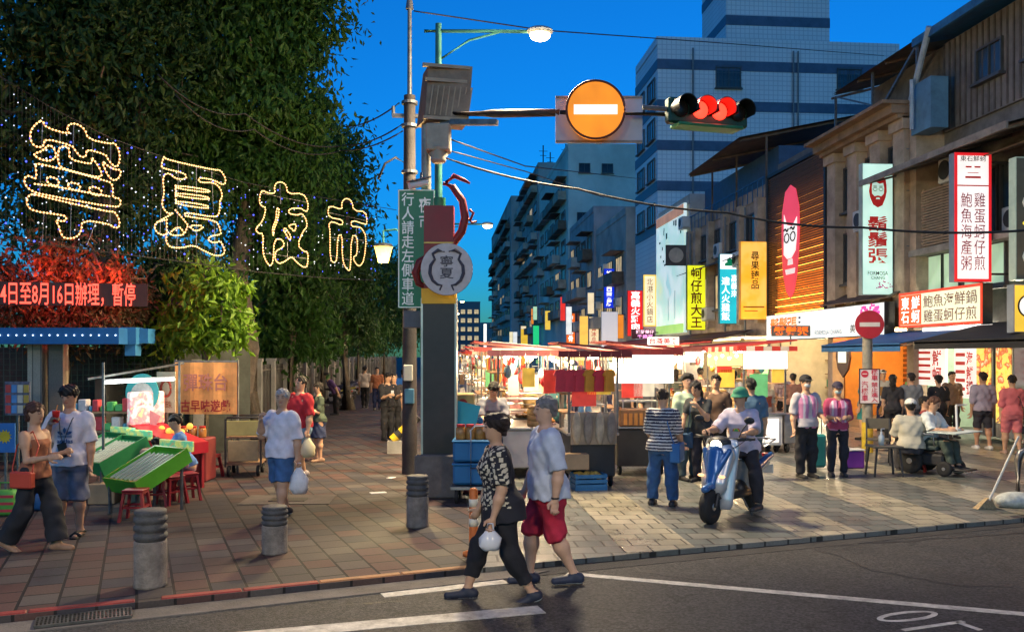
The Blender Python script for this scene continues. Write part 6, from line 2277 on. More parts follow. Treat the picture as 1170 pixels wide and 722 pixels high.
t, w, h = hang_sign('shop_sign', 'tiny green and white sign far down the street', 609, 616, 372, 394, 13.2, glow('face_grn', (.02, .75, .25), .8, .1), M_SIDE, None)
t, w, h = hang_sign('shop_sign', 'tiny yellow sign far down the street beside the green one', 595, 603, 376, 396, 13.2, glow('face_yel3', (1, .6, .05), .8, .2), M_SIDE, None)
t, w, h = hang_sign('shop_sign', 'tiny pale sign farthest down the street', 582, 590, 379, 397, 13.2, glow('face_pale', (1, .85, .5), .9, .2), M_SIDE, None)
t, w, h = hang_sign('neon_bar', 'slim white vertical sign hanging at the far end of the street', 552.5, 556, 370, 405, 11, glow('neon_white', (1, .95, .85), 1.6, .1), M_SIDE, None)
def band_sign(name, label, px0, px1, z0, z1, x, th, face_m, case_m, border=None):
 ya, yb = PX(px1, x).y, PX(px0, x).y          # near (right) and far (left) ends
 t = thing(name, label, 'shop sign', (x, (ya + yb) / 2, z0), -math.pi / 2)   # local +X runs towards the camera, -Y to the street
 L, h = yb - ya, z1 - z0
 MB().box((0, th / 2, h / 2), (L, th, h)).build('case', case_m, t)
 b = .07 if border else .03
 MB().box((0, -.012, h / 2), (L - 2 * b, .012, h - 2 * b)).build('lit_face', face_m, t)
 if border:
  mb = MB()
  for s in (-1, 1):
   mb.box((s * (L / 2 - b / 2), -.016, h / 2), (b, .02, h)).box((0, -.016, h / 2 + s * (h / 2 - b / 2)), (L - 2 * b, .02, b))
  mb.build('border', border, t)
 return t, L, h
t, L, h = band_sign('shop_sign', 'long box sign, red block then beige, over the blue canvas awning', 1028, 1123, 2.82, 3.8, 13.1, .25, glow('face_beige', (.78, .80, .58), 1.00, .12), M_DKSTEEL, glow('frame_redorange', (.95, .06, .02), .75, .1))
MB().box((-L * .34, -.022, h / 2), (L * .28, .01, h - .16)).build('red_block', glow('block_redorange', (1.0, .10, .01), .8, .2), t)
sign_text(t, '東石', -L * .41, h * .5, L * .11, h * .75, INK_WHITE, .03)
sign_text(t, '鮮蚵', -L * .27, h * .5, L * .11, h * .75, INK_WHITE, .03)
BR = mat('ink_brown2', (.25, .07, .04), .5, var=0)
sign_text(t, '鮑魚海鮮鍋', L * .14, h * .69, L * .62, h * .34, BR, .01, False)
sign_text(t, '雞蛋蚵仔煎', L * .14, h * .29, L * .62, h * .34, BR, .01, False)
t, L, h = band_sign('shop_sign', 'long white band sign with orange characters on its left and pink flowers on its right', 876, 1011, 2.62, 3.62, 12.95, .3, glow('face_cool_white', (.80, .86, .86), 0.93, .12), M_DKSTEEL)
OR = glow('ink_orange_lit', (1, .16, .01), 1.3, .1)
mb = MB()
letters(mb, '鬍鬚張', (-L * .31, -.03, h * .55), (1, 0, 0), (0, 0, 1), L * .32, h * .62, .06)
o = mb.build('orange_lettering', OR, t)
mb = MB()
for k in range(3):
 for q in range(4):
  mb.box((-L * .42 + k * L * .11 + L * .05, -.028, h * (.30 + .16 * q)), (.16, .01, .07))
mb.build('navy_bar', mat('ink_navy', (.02, .02, .12), .5), t)
sign_text(t, 'FORMOSA CHANG', L * .10, h * .2, L * .22, h * .15, mat('ink_grey', (.12, .14, .18), .5), .0, False)
sign_text(t, '美食', L * .31, h * .27, L * .08, h * .26, INK_BLACK, .03, False)
mb = MB()
rr = random.Random(8)
for k in range(44):
 a, q = rr.random() * 6.28, rr.random() ** .5
 mb.box((L * .41 + math.cos(a) * q * L * .07, -.028 - .0005 * k, h * .74 + math.sin(a) * q * h * .2), (.08 + .08 * rr.random(), .003, .05 + .06 * rr.random()))
mb.build('flower_print', glow('flower_pink', (1, .06, .42), .8, .2), t)
t, w, h = hang_sign('shop_sign', 'dark sign with pale loops at the far right edge', 1160, 1215, 180, 320, 13.2, mat('face_dark_loop', (.05, .055, .05), .5, emit=.03, ecol=(.5, .6, .5)), mat('side_pale_green', (.35, .42, .35), .5, emit=.2, ecol=(.6, .8, .6)), None)
mb = MB(); mb.sm = True
for k in range(4):
 mb.tube([(-w * .15 + .16 * math.cos(q * .5236) * (1 + .3 * (k % 2)), -.03, h * (.85 - .22 * k) + .16 * math.sin(q * .5236)) for q in range(12)], .03, 5, True)
mb.build('loop_print', mat('loop_pale', (.5, .52, .46), .5, emit=.2, ecol=(.8, .8, .7)), t)
mb = MB()
for k in range(4):
 mb.ell((-w * .33 + .08 * k, -.03, h * .46 + .05 * (k % 2)), (.04, .01, .04), 10, 6)
mb.build('yellow_dot', glow('yellow_dot', (.9, .75, .05), .7, 0), t)
t, w, h = hang_sign('shop_sign', 'yellow lit sign with a round white face at the far right edge', 1158, 1215, 325, 380, 12.9, glow('face_yel4', (1, .62, .06), .9, .15), M_SIDE, None)
mb = MB()
mb.lathe([(0, 0), (.22, 0), (.22, .008), (0, .008)], (-w * .22, -.024, h * .55), 28, (0, -1, 0))
dk = mb.build('white_disc', glow('white_disc', (1, .95, .85), 1.0, .1), t)
MB().tube([(-w * .22 + .22 * math.cos(q * .2618), -.034, h * .55 + .22 * math.sin(q * .2618)) for q in range(24)], .018, 5, True).build('disc_outline', INK_BLACK, dk)
def awning(label, y0, y1, x0, x1, z0, z1, m, name='awning'):
 t = thing(name, label, 'awning', (x0, (y0 + y1) / 2, z0))
 W = y1 - y0
 mb = MB()
 a, b_ = (x1 - x0), (z1 - z0)
 mb.quad((0, -W / 2, 0), (0, W / 2, 0), (a, W / 2, b_), (a, -W / 2, b_))
 mb.quad((0, -W / 2, -.03), (a, -W / 2, b_ - .03), (a, W / 2, b_ - .03), (0, W / 2, -.03))
 mb.quad((0, -W / 2, -.2), (0, W / 2, -.2), (0, W / 2, 0), (0, -W / 2, 0))
 mb.quad((.01, -W / 2, -.2), (.01, -W / 2, 0), (.01, W / 2, 0), (.01, W / 2, -.2))
 mb.build('canvas', m, t)
 mb = MB()
 for y in (-W / 2, 0, W / 2):
  mb.bar((0.02, y, -.06), (a, y, b_ - .1), .035)
 mb.bar((0.02, -W / 2, -.05), (0.02, W / 2, -.05), .04)
 mb.build('awning_frame', M_STEEL, t)
 return t
awning('blue canvas awning under the long red and beige sign', 20.6, 25.0, 11.3, 13.4, 2.35, 2.75, mat('canvas_blue', (.02, .15, .38), .7, var=.25, scale=3))
awning('dark awning at the far right edge above the orange-lit display', 14.5, 20.3, 11.5, 13.4, 2.4, 2.85, mat('canvas_black', (.02, .022, .024), .8, var=.3))
awning('rusty red metal canopy running along the far shopfronts', 36, 47, 11.5, 13.3, 2.75, 3.15, mat('canvas_rust', (.20, .04, .025), .7, var=.4, scale=2))
awning('reddish canopy along the shopfronts beyond the printed panel', 47.5, 60, 11.5, 13.3, 2.7, 3.1, mat('canvas_rust2', (.22, .03, .03), .7, var=.4, scale=2))
FARC = (('orange', (1, .3, .03)), ('cream', (1, .8, .5)), ('white', (.95, .95, .9)), ('red', (.95, .04, .03)), ('yellow', (1, .65, .08)), ('pale green', (.5, .8, .5)))
rnd = random.Random(31)
for i in range(9):
 nm_, c_ = FARC[i % 6]
 y = 62 + i * 9.5
 z, h, w = rnd.uniform(3.2, 6.5), rnd.uniform(1.6, 3.0), rnd.uniform(.55, .85)
 t = thing('shop_sign', '%s far sign, %s of the small ones beyond the blank white sign' % (nm_, ('first', 'second', 'third', 'fourth', 'fifth', 'sixth', 'seventh', 'eighth', 'ninth', 'tenth', 'eleventh', 'twelfth')[i]), 'shop sign', (13.0 - .4 * (i % 3), y, z), 0, 'lit signs hanging over the shops')
 MB().box((0, .08, h / 2), (w, .2, h)).build('case', M_SIDE, t)
 MB().box((0, -.03, h / 2), (w - .08, .012, h - .08)).build('lit_face', glow('far_face_' + nm_, c_, .85, .2), t)
 sign_text(t, ('藥燉', '冰品', '魯肉', '蚵仔', '豆花', '肉羹', '湯圓', '麻糬', '燒餅')[i], 0, h / 2, w * .6, h * .7, INK_DRED if nm_ != 'red' else INK_WHITE, .03)
 MB().bar((w / 2, .08, h * .8), (w / 2 + .9, .08, h * .8), .06).build('bracket', M_DKSTEEL, t)
c = G(541, 634)
t = thing('delineator_post', 'short orange delineator post with white bands beside the striding woman', 'post', c)
mb = MB(); mb.sm = True
mb.lathe([(0, 0), (.11, 0), (.11, .03), (.045, .05), (.045, .66), (.03, .69), (0, .69)], n=16)
mb.build('post_body', mat('post_orange', (.50, .13, .02), .5, var=.2), t)
for z in (.3, .5):
 mb = MB(); mb.sm = True
 mb.lathe([(0, 0), (.048, 0), (.048, .08), (0, .08)], (0, 0, z), 16)
 mb.build('reflective_band', mat('band_white', (.65, .62, .5), .4), t)
ORD = ['first', 'second', 'third', 'fourth', 'fifth', 'sixth', 'seventh', 'eighth', 'ninth', 'tenth', 'eleventh', 'twelfth', 'thirteenth', 'fourteenth']
# ================================================================ SHOPS
M_TUBE = glow('tube_white', (1, .93, .80), 14, 0)
M_TUBEW = glow('tube_warm', (1, .72, .36), 10, 0)
def lamp_in(parent, loc, e, col=(1, .80, .52), r=.12):
 pl = bpy.data.lights.new('stall_light', 'POINT')
 pl.energy = e
 pl.color = col
 pl.shadow_soft_size = r
 o = bpy.data.objects.new('stall_light', pl)
 C.objects.link(o)
 o.parent = parent
 o.location = loc
 return o
def shop(label, y0, y1, wall_m, e, col=(1, .8, .55), back=2.6, shelves=3, seed=1, pier=True):
 t = thing('shop', label, 'shop', (FX, (y0 + y1) / 2, 0))
 W = y1 - y0
 MB().box((back, 0, 1.45), (.1, W, 2.9)).build('back_wall', wall_m, t)
 for s in (-1, 1):
  MB().box((back / 2 + .2, s * (W / 2 - .05), 1.45), (back - .5, .1, 2.9)).build('side_wall', wall_m, t)
 if pier:
  MB().box((.12, W / 2 - .1, 1.45), (.4, .36, 2.9)).build('pier', M_BROWN2, t)
 rnd = random.Random(seed)
 for k in range(shelves):
  mb = MB()
  mb.box((back - .25, 0, .75 + .55 * k), (.4, W * .85, .04))
  mb.build('shelf', mat('shelf_wood', (.30, .18, .09), .6, var=.3), t)
  mb = MB()
  y = -W * .4
  while y < W * .4:
   q = rnd.uniform(.10, .26)
   mb.mi = rnd.randint(0, 4)
   hh = rnd.uniform(.14, .40)
   mb.box((back - .25, y + q / 2, .772 + .55 * k + hh / 2), (rnd.uniform(.15, .3), q * .9, hh), bev=.012)
   y += q + rnd.uniform(.0, .06)
  kind(mb.build('shelf_stock', [mat('stock_%d' % i, c, .45, var=.2, scale=12) for i, c in enumerate(((.45, .04, .03), (.5, .32, .04), (.55, .5, .42), (.05, .25, .14), (.3, .12, .05)))], t), 'stuff')
 for k in (-1, 1):
  MB().box((.9, k * W * .22, 2.84), (.10, W * .36, .06)).build('ceiling_light', M_TUBE if col[2] > .5 else M_TUBEW, t)
 lamp_in(t, (1.1, 0, 2.45), e, col, .25)
 return t
W_ORANGE = mat('wall_orange', (.62, .26, .06), .7, var=.25, scale=1.5)
W_CREAM = mat('wall_cream', (.62, .52, .36), .8, var=.2, scale=1.5)
W_MINT = mat('wall_mint', (.42, .60, .48), .7, var=.2, scale=1.5)
s3 = shop('orange-lit shop at the far right edge with hanging displays', 12.2, 18.3, W_ORANGE, 412, (1, .55, .2), seed=3)
s2 = shop('oyster shop with white menu boards under the blue awning', 18.5, 24.0, W_MINT, 412, (1, .86, .6), seed=4)
s1 = shop('warm shop with orange slatted back wall behind the staff in pink vests', 24.3, 29.1, W_ORANGE, 375, (1, .62, .25), seed=5, shelves=1)
s4 = shop('bright shop under the orange lettering of the white band sign', 29.4, 34.7, W_CREAM, 350, (1, .8, .5), seed=6)
s5 = shop('wide cluttered shop under the rusty canopy', 35.2, 45.7, W_CREAM, 525, (1, .78, .5), seed=7)
s6 = shop('narrow shop under the printed panel', 46, 52.7, W_CREAM, 325, (1, .78, .5), seed=8)
mb = MB()
for k in range(14):
 mb.box((2.50, 0, .35 + k * .17), (.06, 4.4, .10))
mb.build('wood_slat', mat('slat_amber', (.14, .055, .02), .5, var=.35, scale=3), s1)
mb = MB()
mb.prism([(0, -.62), (.36, -.35), (.5, .05), (.42, .42), (.16, .48), (0, .36), (-.16, .48), (-.42, .42), (-.5, .05), (-.36, -.35)], (-.25, .9, 1.95), (0, -1, 0), (0, 0, 1), .06)
hs = mb.build('shield_board', mat('shield_dark', (.09, .04, .03), .5), s1)
MB().box((-.33, .9, 2.02), (.02, .56, .42), bev=.006).build('white_plate', glow('plate_white', (1, .95, .75), 1.0, .1), hs)
for (y, z, w, h, lab) in ((1.9, 1.75, 1.5, 1.05, '鮮蚵'), (.3, 1.6, .95, 1.3, '海鮮粥'), (-2.3, 1.8, .7, .9, '仔煎')):
 mb = MB()
 mb.box((.1, y, z), (.05, w, h))
 bo = mb.build('menu_board', glow('menu_white', (1, .88, .82), .85, .25, 4), s2)
 mb = MB()
 letters(mb, lab, (.072, y - w * .22, z), (0, -1, 0), (0, 0, 1), w * .3, h * .85, .05, True, .004)
 for q in range(5):
  mb.box((.068, y + w * .2, z + h * (.36 - .17 * q)), (.008, w * .42, h * .07))
 mb.build('menu_lettering', INK_RED, bo)
mb = MB()
mb.box((.1, 1.1, 2.45), (.06, 1.0, .42))
pb = mb.build('picture_board', glow_noise('dish_print', [(.9, .75, .4), (.35, .5, .15), (.9, .85, .7), (.7, .3, .1)], .8, 3.0), s2)
for y in (-1.0, -1.75):
 mb = MB()
 mb.box((.0, y, 1.35), (.5, .66, 2.5), bev=.02)
 fr = mb.build('display_fridge', mat('fridge_steel', (.35, .36, .36), .35, .7), s2)
 MB().box((-.262, y, 1.45), (.02, .54, 2.0)).build('lit_door', glow_noise('fridge_goods', [(.95, .45, .04), (1, .75, .15), (.6, .12, .03), (.95, .85, .5)], .95, 5), fr)
MB().box((-.35, 0, 2.62), (.06, 3.0, .34)).build('light_box', glow('box_white', (1, .95, .92), 1.5, .08), s2)
for i, y in enumerate((-2.4, -1.2, -.1, 1.1, 2.2)):
 mb = MB()
 mb.box((-.35 + .25 * (i % 2), y, 1.45), (.06, .72, 1.3), bev=.015)
 hb_ = mb.build('hanging_display', glow_noise('hang_goods', [(.75, .25, .03), (.95, .50, .12), (.45, .12, .03), (.9, .75, .45)], .75, 4), s3)
 MB().bar((-.35 + .25 * (i % 2), y, 2.1), (-.35 + .25 * (i % 2), y, 2.85), .015).build('hanger', M_STEEL, hb_)
mb = MB()
mb.box((-.5, -.3, .45), (.8, 3.8, .9), bev=.03)
mb.build('counter', mat('counter_dark', (.10, .06, .04), .5, var=.3), s3)
MB().box((-.06, 1.6, 2.6), (.04, .9, .22)).build('red_neon', glow('neon_red', (1, .13, .02), 2.2, .1), s1)
# ================================================================ MARKET CARTS
M_INOX = mat('stainless', (.42, .42, .42), .32, .85, var=.25, scale=6)
M_TYRE = mat('rubber', (.015, .015, .016), .8, var=.2)
M_CARTW = mat('cart_white', (.62, .62, .60), .4, var=.12)
M_CARTB = mat('cart_black', (.03, .03, .032), .5, var=.3)
M_WOODC = mat('cart_wood', (.26, .15, .08), .6, var=.35, scale=4)
CANOPY = {'red': (.42, .03, .025), 'dark red': (.22, .025, .025), 'pink': (.55, .18, .17), 'white': (.62, .58, .52), 'green': (.04, .22, .12), 'orange': (.55, .20, .03), 'striped': (.5, .04, .03), 'blue': (.04, .12, .3), 'brown': (.2, .1, .06)}
def wheel_part(parent, c, r, w, ax=(1, 0, 0)):
 mb = MB(); mb.sm = True
 a = Vector(ax).normalized()
 c = Vector(c)
 mb.lathe([(r * .55, -w / 2), (r * .93, -w / 2), (r, -w * .3), (r, w * .3), (r * .93, w / 2), (r * .55, w / 2)], c, 18, a)
 wh_ = mb.build('wheel', M_TYRE, parent)
 mb = MB()
 mb.lathe([(0, -w * .54), (r * .2, -w * .54), (r * .25, -w * .46), (r * .57, -w * .42), (r * .57, w * .42), (r * .25, w * .46), (r * .2, w * .54), (0, w * .54)], c, 14, a)
 mb.build('hub', M_INOX, wh_)
 return wh_
def cart(label, x, y, L, W, canopy, body_m, toward, e=42, zc=2.12, sign=None, seed=0, rz=0.0, col=(1, .74, .40), group='market food carts', tarp=False):
 """cart with counter along Y (length L, width W); toward = +1 serves the +X side"""
 t = thing('food_cart', label, 'food cart', (x, y, 0), rz, group)
 rnd = random.Random(seed)
 hB = .80
 MB().box((0, 0, .16 + (hB - .16) / 2), (W * .86, L * .94, hB - .16), bev=.02).build('cabinet', body_m, t)
 MB().box((0, 0, hB + .025), (W, L, .05), bev=.012).build('counter_top', M_INOX, t)
 for sx in (-1, 1):
  for sy in (-1, 1):
   mb = MB()
   mb.box((sx * (W / 2 - .03), sy * (L / 2 - .03), (hB + zc) / 2 + .04), (.035, .035, zc - hB))
   mb.build('post', M_STEEL, t)
   if y < 30:
    wheel_part(t, (sx * W * .36, sy * L * .36, .09), .09, .05)
 cm = mat('canopy_%s' % canopy, CANOPY[canopy], .65, var=.25, scale=3)
 mb = MB()
 ov = .16
 a, b_ = W / 2 + ov, L / 2 + .15
 zr = zc + .15
 zl, zh = (zc + .02, zr) if toward > 0 else (zr, zc + .02)
 mb.add([(-a, -b_, zh), (a, -b_, zl), (a, b_, zl), (-a, b_, zh), (-a, -b_, zh + .03), (a, -b_, zl + .03), (a, b_, zl + .03), (-a, b_, zh + .03)],
  [[0, 3, 2, 1], [4, 5, 6, 7], [0, 1, 5, 4], [1, 2, 6, 5], [2, 3, 7, 6], [3, 0, 4, 7]])
 cn = mb.build('canopy', cm, t)
 mb = MB()
 n = 9
 for i in range(n):
  mb.mi = i % 2 if canopy in ('striped', 'red') else 0
  yy0 = -b_ + 2 * b_ * i / n
  mb.box((toward * a, yy0 + b_ / n, min(zl, zh) - .04), (.02, 2 * b_ / n - .004, .11))
 m_ = 7
 for i in range(m_):
  mb.mi = i % 2 if canopy in ('striped', 'red') else 0
  xx = -a + 2 * a * (i + .5) / m_
  mb.box((xx, -b_, min(zl, zh) - .03), (2 * a / m_ - .004, .02, .10))
 mb.build('valance', [cm, mat('valance_pale', (.6, .5, .42), .7)], cn)
 MB().box((toward * W * .1, 0, zc - .06), (.05, L * .7, .05)).build('tube_light', M_TUBE, t)
 lamp_in(t, (toward * W * .15, 0, zc - .22), e, col)
 for k in range(5):
  mb = MB(); mb.sm = True
  yy = -L * .48 + L * .96 * k / 4
  mb.ell((toward * (W / 2 + .12), yy, zc - .16 - .05 * (k % 2)), .034, 8, 6)
  mb.build('bulb', glow('stall_bulb', (1, .78, .42), 16, 0), t)
  if y < 26:
   MB().bar((toward * (W / 2 + .12), yy, zc - .13 - .05 * (k % 2)), (toward * (W / 2 + .12), yy, zc + .02), .008).build('bulb_cord', M_WIRE, t)
 if sign:
  if sign[0] == 'front':
   mb = MB(); mb.box((0, -L / 2 - .02, zc - .22), (W * .96, .10, .42))
   so = mb.build('sign_box', sign[1], t)
  else:
   mb = MB(); mb.box((toward * (W / 2 + .06), 0, zc - .05), (.08, L * .8, .30))
   so = mb.build('sign_box', sign[1], t)
 if rnd.random() < .6:
  mb = MB()
  s0 = rnd.uniform(-.25, .25) * L
  for (dx, dy) in ((-1, -1), (1, -1), (1, 1), (-1, 1)):
   mb.box((dx * W * .30, s0 + dy * L * .16, hB + .25), (.02, .02, .40))
  mb.box((0, s0, hB + .46), (W * .64, L * .34, .02))
  mb.box((0, s0, hB + .25), (W * .6, L * .3, .015))
  mb.build('display_case', M_INOX, t)
 cols = ['red', 'yellow', 'cream', 'green']
 for k in range(4 if y < 45 else 2):
  q = rnd.randint(0, 3)
  mb = MB()
  ww, hh = rnd.uniform(.18, .4), rnd.uniform(.22, .5)
  yy = rnd.uniform(-.42, .42) * L
  if k % 2:
   mb.box((rnd.uniform(-.3, .3) * W, -L / 2 - .03, zc - .25 - hh / 2 - rnd.uniform(0, .3)), (ww, .015, hh))
  else:
   mb.box((-toward * W * .3, yy, zc - .2 - hh / 2), (.015, ww * 1.6, hh))
  mb.build('menu_banner', glow('banner_' + cols[q], ((.8, .06, .04), (.95, .6, .08), (.95, .85, .65), (.15, .5, .2))[q], .45, .3, 6), t)
 for k in range(5 if y < 30 else 0):
  mb = MB(); mb.sm = True
  xx, yy, zz = rnd.uniform(-.45, .45) * W, rnd.uniform(-.5, .5) * L, zc - rnd.uniform(.25, .5)
  mb.ell((xx, yy, zz), (.07, .07, .12), 8, 6).cyl((xx, yy, zz + .1), (xx, yy, zc), .005, n=4)
  mb.build('hanging_bag', mat('hang_bag_%d' % (k % 4), ((.55, .05, .06), (.55, .32, .05), (.5, .5, .42), (.1, .25, .35))[k % 4], .5, var=.25, scale=9), t)
 mb = MB()
 for k in range(3):
  mb.box((-toward * (W / 2 - .05), 0, hB + .35 + .3 * k), (.22, L * .9, .02))
 mb.build('rear_shelf', M_WOODC, t)
 return t
def proto(name, label, cat, fn):
 t = thing(name, label, cat, (0, 0, -50))
 fn(t)
 return t
def p_jar(t):
 mb = MB(); mb.sm = True
 mb.lathe([(0, 0), (.075, 0), (.08, .02), (.08, .17), (.06, .20), (0, .2)], n=14)
 mb.build('jar_body', mat('jar_amber', (.40, .17, .04), .15, var=.3, scale=8), t)
 MB().lathe([(0, .2), (.066, .2), (.066, .235), (0, .235)], n=14).build('lid', mat('lid_red', (.5, .03, .02), .4, var=.1), t)
def p_crate(t):
 mb = MB()
 mb.box((0, 0, .015), (.5, .36, .03))
 for s in (-1, 1):
  for k in range(3):
   mb.box((0, s * .17, .06 + .075 * k), (.5, .02, .055)).box((s * .24, 0, .06 + .075 * k), (.02, .32, .055))
 for sx in (-1, 1):
  for sy in (-1, 1):
   mb.box((sx * .225, sy * .15, .13), (.03, .03, .24))
 mb.build('crate_body', mat('crate_blue', (.03, .16, .34), .5, var=.2), t)
 mb = MB(); mb.sm = True
 r = random.Random(3)
 for k in range(16):
  mb.ell((r.uniform(-.19, .19), r.uniform(-.12, .12), .19 + .03 * r.random()), .055, 8, 6)
 kind(mb.build('contents', mat('produce', (.45, .30, .06), .5, var=.4, scale=9), t), 'stuff')
def p_steam(t):
 for k in range(3):
  mb = MB(); mb.sm = True
  mb.lathe([(0, .1 * k), (.17, .1 * k), (.18, .1 * k + .01), (.18, .1 * k + .085), (.17, .1 * k + .095), (0, .1 * k + .095)], n=18)
  mb.build('basket', mat('bamboo', (.40, .26, .11), .6, var=.3, scale=12), t)
 mb = MB(); mb.sm = True
 mb.lathe([(0, .3), (.18, .3), (.15, .34), (.03, .365), (0, .37)], n=18)
 mb.build('basket_lid', mat('bamboo', (.4, .3, .1)), t)
def p_tray(t):
 mb = MB()
 mb.box((0, 0, .015), (.42, .30, .03), bev=.008)
 mb.build('tray_base', M_INOX, t)
 mb = MB(); mb.sm = True
 r = random.Random(9)
 for k in range(26):
  mb.ell((r.uniform(-.17, .17), r.uniform(-.11, .11), .05 + .02 * r.random()), (.045, .035, .03), 8, 5)
 kind(mb.build('food', mat('fried_food', (.42, .20, .05), .5, var=.5, scale=14), t), 'stuff')
def p_garment(t):
 mb = MB(); mb.sm = True
 mb.tube([(-.12, 0, .03), (0, 0, .09), (.12, 0, .03)], .006, 5)
 mb.tube([(0, 0, .09), (0, 0, .15), (.03, 0, .17)], .005, 5)
 mb.build('hanger', M_STEEL, t)
 mb = MB()
 mb.prism([(-.2, -.08), (-.13, .03), (-.05, .05), (.05, .05), (.13, .03), (.2, -.08), (.16, -.12), (.13, -.08), (.15, -.5), (-.15, -.5), (-.13, -.08), (-.16, -.12)], (0, .03, 0), (1, 0, 0), (0, 0, 1), .06)
 mb.build('shirt_cloth', mat('garment_red', (.55, .04, .06), .8, var=.2), t)
def p_stool(t):
 mb = MB()
 mb.box((0, 0, .43), (.27, .27, .03), bev=.012).box((0, 0, .40), (.25, .25, .03))
 mb.build('seat', mat('stool_red', (.32, .025, .03), .4, var=.2), t)
 for sx in (-1, 1):
  for sy in (-1, 1):
   mb = MB()
   mb.bar((sx * .105, sy * .105, .40), (sx * .15, sy * .15, 0), .05, .03)
   mb.build('leg', mat('stool_red', (.4, .02, .02)), t)
 mb = MB()
 for s in (-1, 1):
  mb.box((0, s * .13, .2), (.22, .015, .03)).box((s * .13, 0, .2), (.015, .22, .03))
 mb.build('stretcher', mat('stool_red', (.4, .02, .02)), t)
PRO = {k: proto(*a) for k, a in {
 'jar': ('jar', 'x', 'jar', p_jar), 'crate': ('crate', 'x', 'crate', p_crate), 'steam': ('steamer_stack', 'x', 'steamer', p_steam),
 'tray': ('food_tray', 'x', 'tray', p_tray), 'garment': ('hanging_garment', 'x', 'garment', p_garment), 'stool': ('plastic_stool', 'x', 'stool', p_stool)}.items()}
def put(k, loc, rz=0, label='', group=None, tint=None, scale=None):
 o = dup(PRO[k], loc, rz, label, group, scale)
 if tint is not None:
  nm, ci = tint
  c = list(o.children)[ci]
  c.material_slots[0].link = 'OBJECT'
  c.material_slots[0].material = nm
 return o
def stock_cart(ct, L, W, desc, seed, toward):
 rnd = random.Random(seed)
 n = 5
 for i in range(n):
  k = rnd.choice(['jar', 'tray', 'steam', 'tray', 'jar'])
  yy = -L / 2 + L * (i + .5) / n
  loc = Vector(ct.location) + Vector((toward * W * rnd.uniform(.05, .3), yy, .852))
  kn = {'jar': 'amber jar with red lid', 'tray': 'steel tray of fried food', 'steam': 'stack of bamboo steamers'}[k] + ' ' + ('at the near end', 'second along', 'in the middle', 'fourth along', 'at the far end')[i]
  put(k, loc, rnd.uniform(-.3, .3), '%s of %s' % (kn, desc), 'wares on the market carts')
SB = glow('cart_sign_white', (1, .95, .93), 1.15, .06)
c = P(678, 0, 13.6); c.z = 0
ca = cart('open rack cart with hanging tool rolls and red garments, nearest the walking couple', c.x, c.y + .5, 1.0, .82, 'dark red', M_CARTB, 1, 90, 2.08, None, 3, 0, group=None)
MB().box((0, -.53, .92), (.72, .02, .5)).build('cloth_rack', mat('rack_canvas', (.36, .28, .2), .8, var=.3, scale=5), ca)
for i in range(4):
 mb = MB(); mb.sm = True
 x = c.x - .27 + i * .18
 mb.ell((0, 0, 0), (.075, .05, .26), 12, 10)
 o = tag(mb.build('cloth_roll', mat('roll_%d' % (i % 2), ((.45, .36, .25), (.28, .22, .17))[i % 2], .8, var=.3, scale=9), None, (x, c.y - .07, .93)), '%s cloth roll on the open rack cart, %s from the pillar side' % (('beige', 'brown')[i % 2], ORD[i]), 'cloth roll', 'cloth rolls on the rack cart')
for i in range(6):
 red = i not in (3, 5)
 put('garment', (c.x - .52 + .15 * i, c.y - .10, 1.80), .1 * i, '%s garment, %s along, hanging under the rack cart canopy' % ('red' if red else 'orange', ORD[i]), 'garments hanging from the rack cart', None if red else (mat('garment_orange', (.6, .25, .03), .8), 1), .62)
put('crate', (c.x - .1, c.y - .12, .0), .1, 'blue crate at the foot of the open rack cart')
mb = MB(); mb.box((0, 0, .12), (.5, .3, .24), bev=.01)
tag(mb.build('carton', mat('carton', (.35, .24, .14), .8, var=.2), None, (c.x - .35, c.y - .05, .30)), 'brown carton on the lower shelf of the open rack cart', 'box')
c = P(734, 0, 14.9); c.z = 0
cb = cart('cart with a big blank white light box beside the striped-shirt woman', c.x, c.y + .6, 1.2, 1.0, 'dark red', M_CARTB, 1, 150, 2.12, None, 4, 0, group=None)
MB().box((0, -.66, 1.83), (1.02, .12, .5)).build('light_box', SB, cb)
mb = MB()
mb.box((-.12, -.45, .99), (.56, .36, .3), bev=.02)
wb_ = mb.build('warmer', mat('warmer_brown', (.20, .11, .06), .4, .3, var=.4, scale=6), cb)
mb = MB()
for i in range(5):
 mb.box((-.30 + .09 * i, -.635, .97), (.055, .02, .2))
mb.build('warmer_slot', mat('slot_orange', (.5, .22, .05), .5), wb_)
for i in range(4):
 mb = MB(); mb.sm = True
 mb.lathe([(0, 0), (.035, 0), (.035, .14), (.014, .19), (.014, .23), (0, .23)], n=10)
 tag(mb.build('bottle', mat('bottle_%d' % i, ((.1, .3, .1), (.5, .5, .45), (.45, .1, .03), (.1, .3, .5))[i], .2, var=.1), None, (c.x + .12 + .11 * i, c.y + .1, .85)), '%s bottle on the counter under the blank light box' % ('green', 'clear', 'brown-red', 'blue')[i], 'bottle')
c = P(543, 0, 12.3); c.z = 0
t = thing('trolley', 'steel trolley with blue tubs and a tall handle beside the pillar base', 'trolley', c, -YAW)
mb = MB(); mb.sm = True
mb.tube([(-.05, -.25, .1), (-.05, -.25, 1.02), (0, -.25, 1.08), (.28, -.25, 1.08), (.33, -.25, 1.02), (.33, -.25, .1)], .013, 8)
mb.tube([(-.05, -.25, .5), (.33, -.25, .5)], .012, 8)
mb.build('handle', M_INOX, t)
mb = MB(); mb.box((0, .05, .22), (.66, .6, .04))
mb.build('platform', M_INOX, t)
for sx in (-1, 1):
 for sy in (-1, 1):
  wheel_part(t, (sx * .25, .05 + sy * .22, .1), .1, .05)
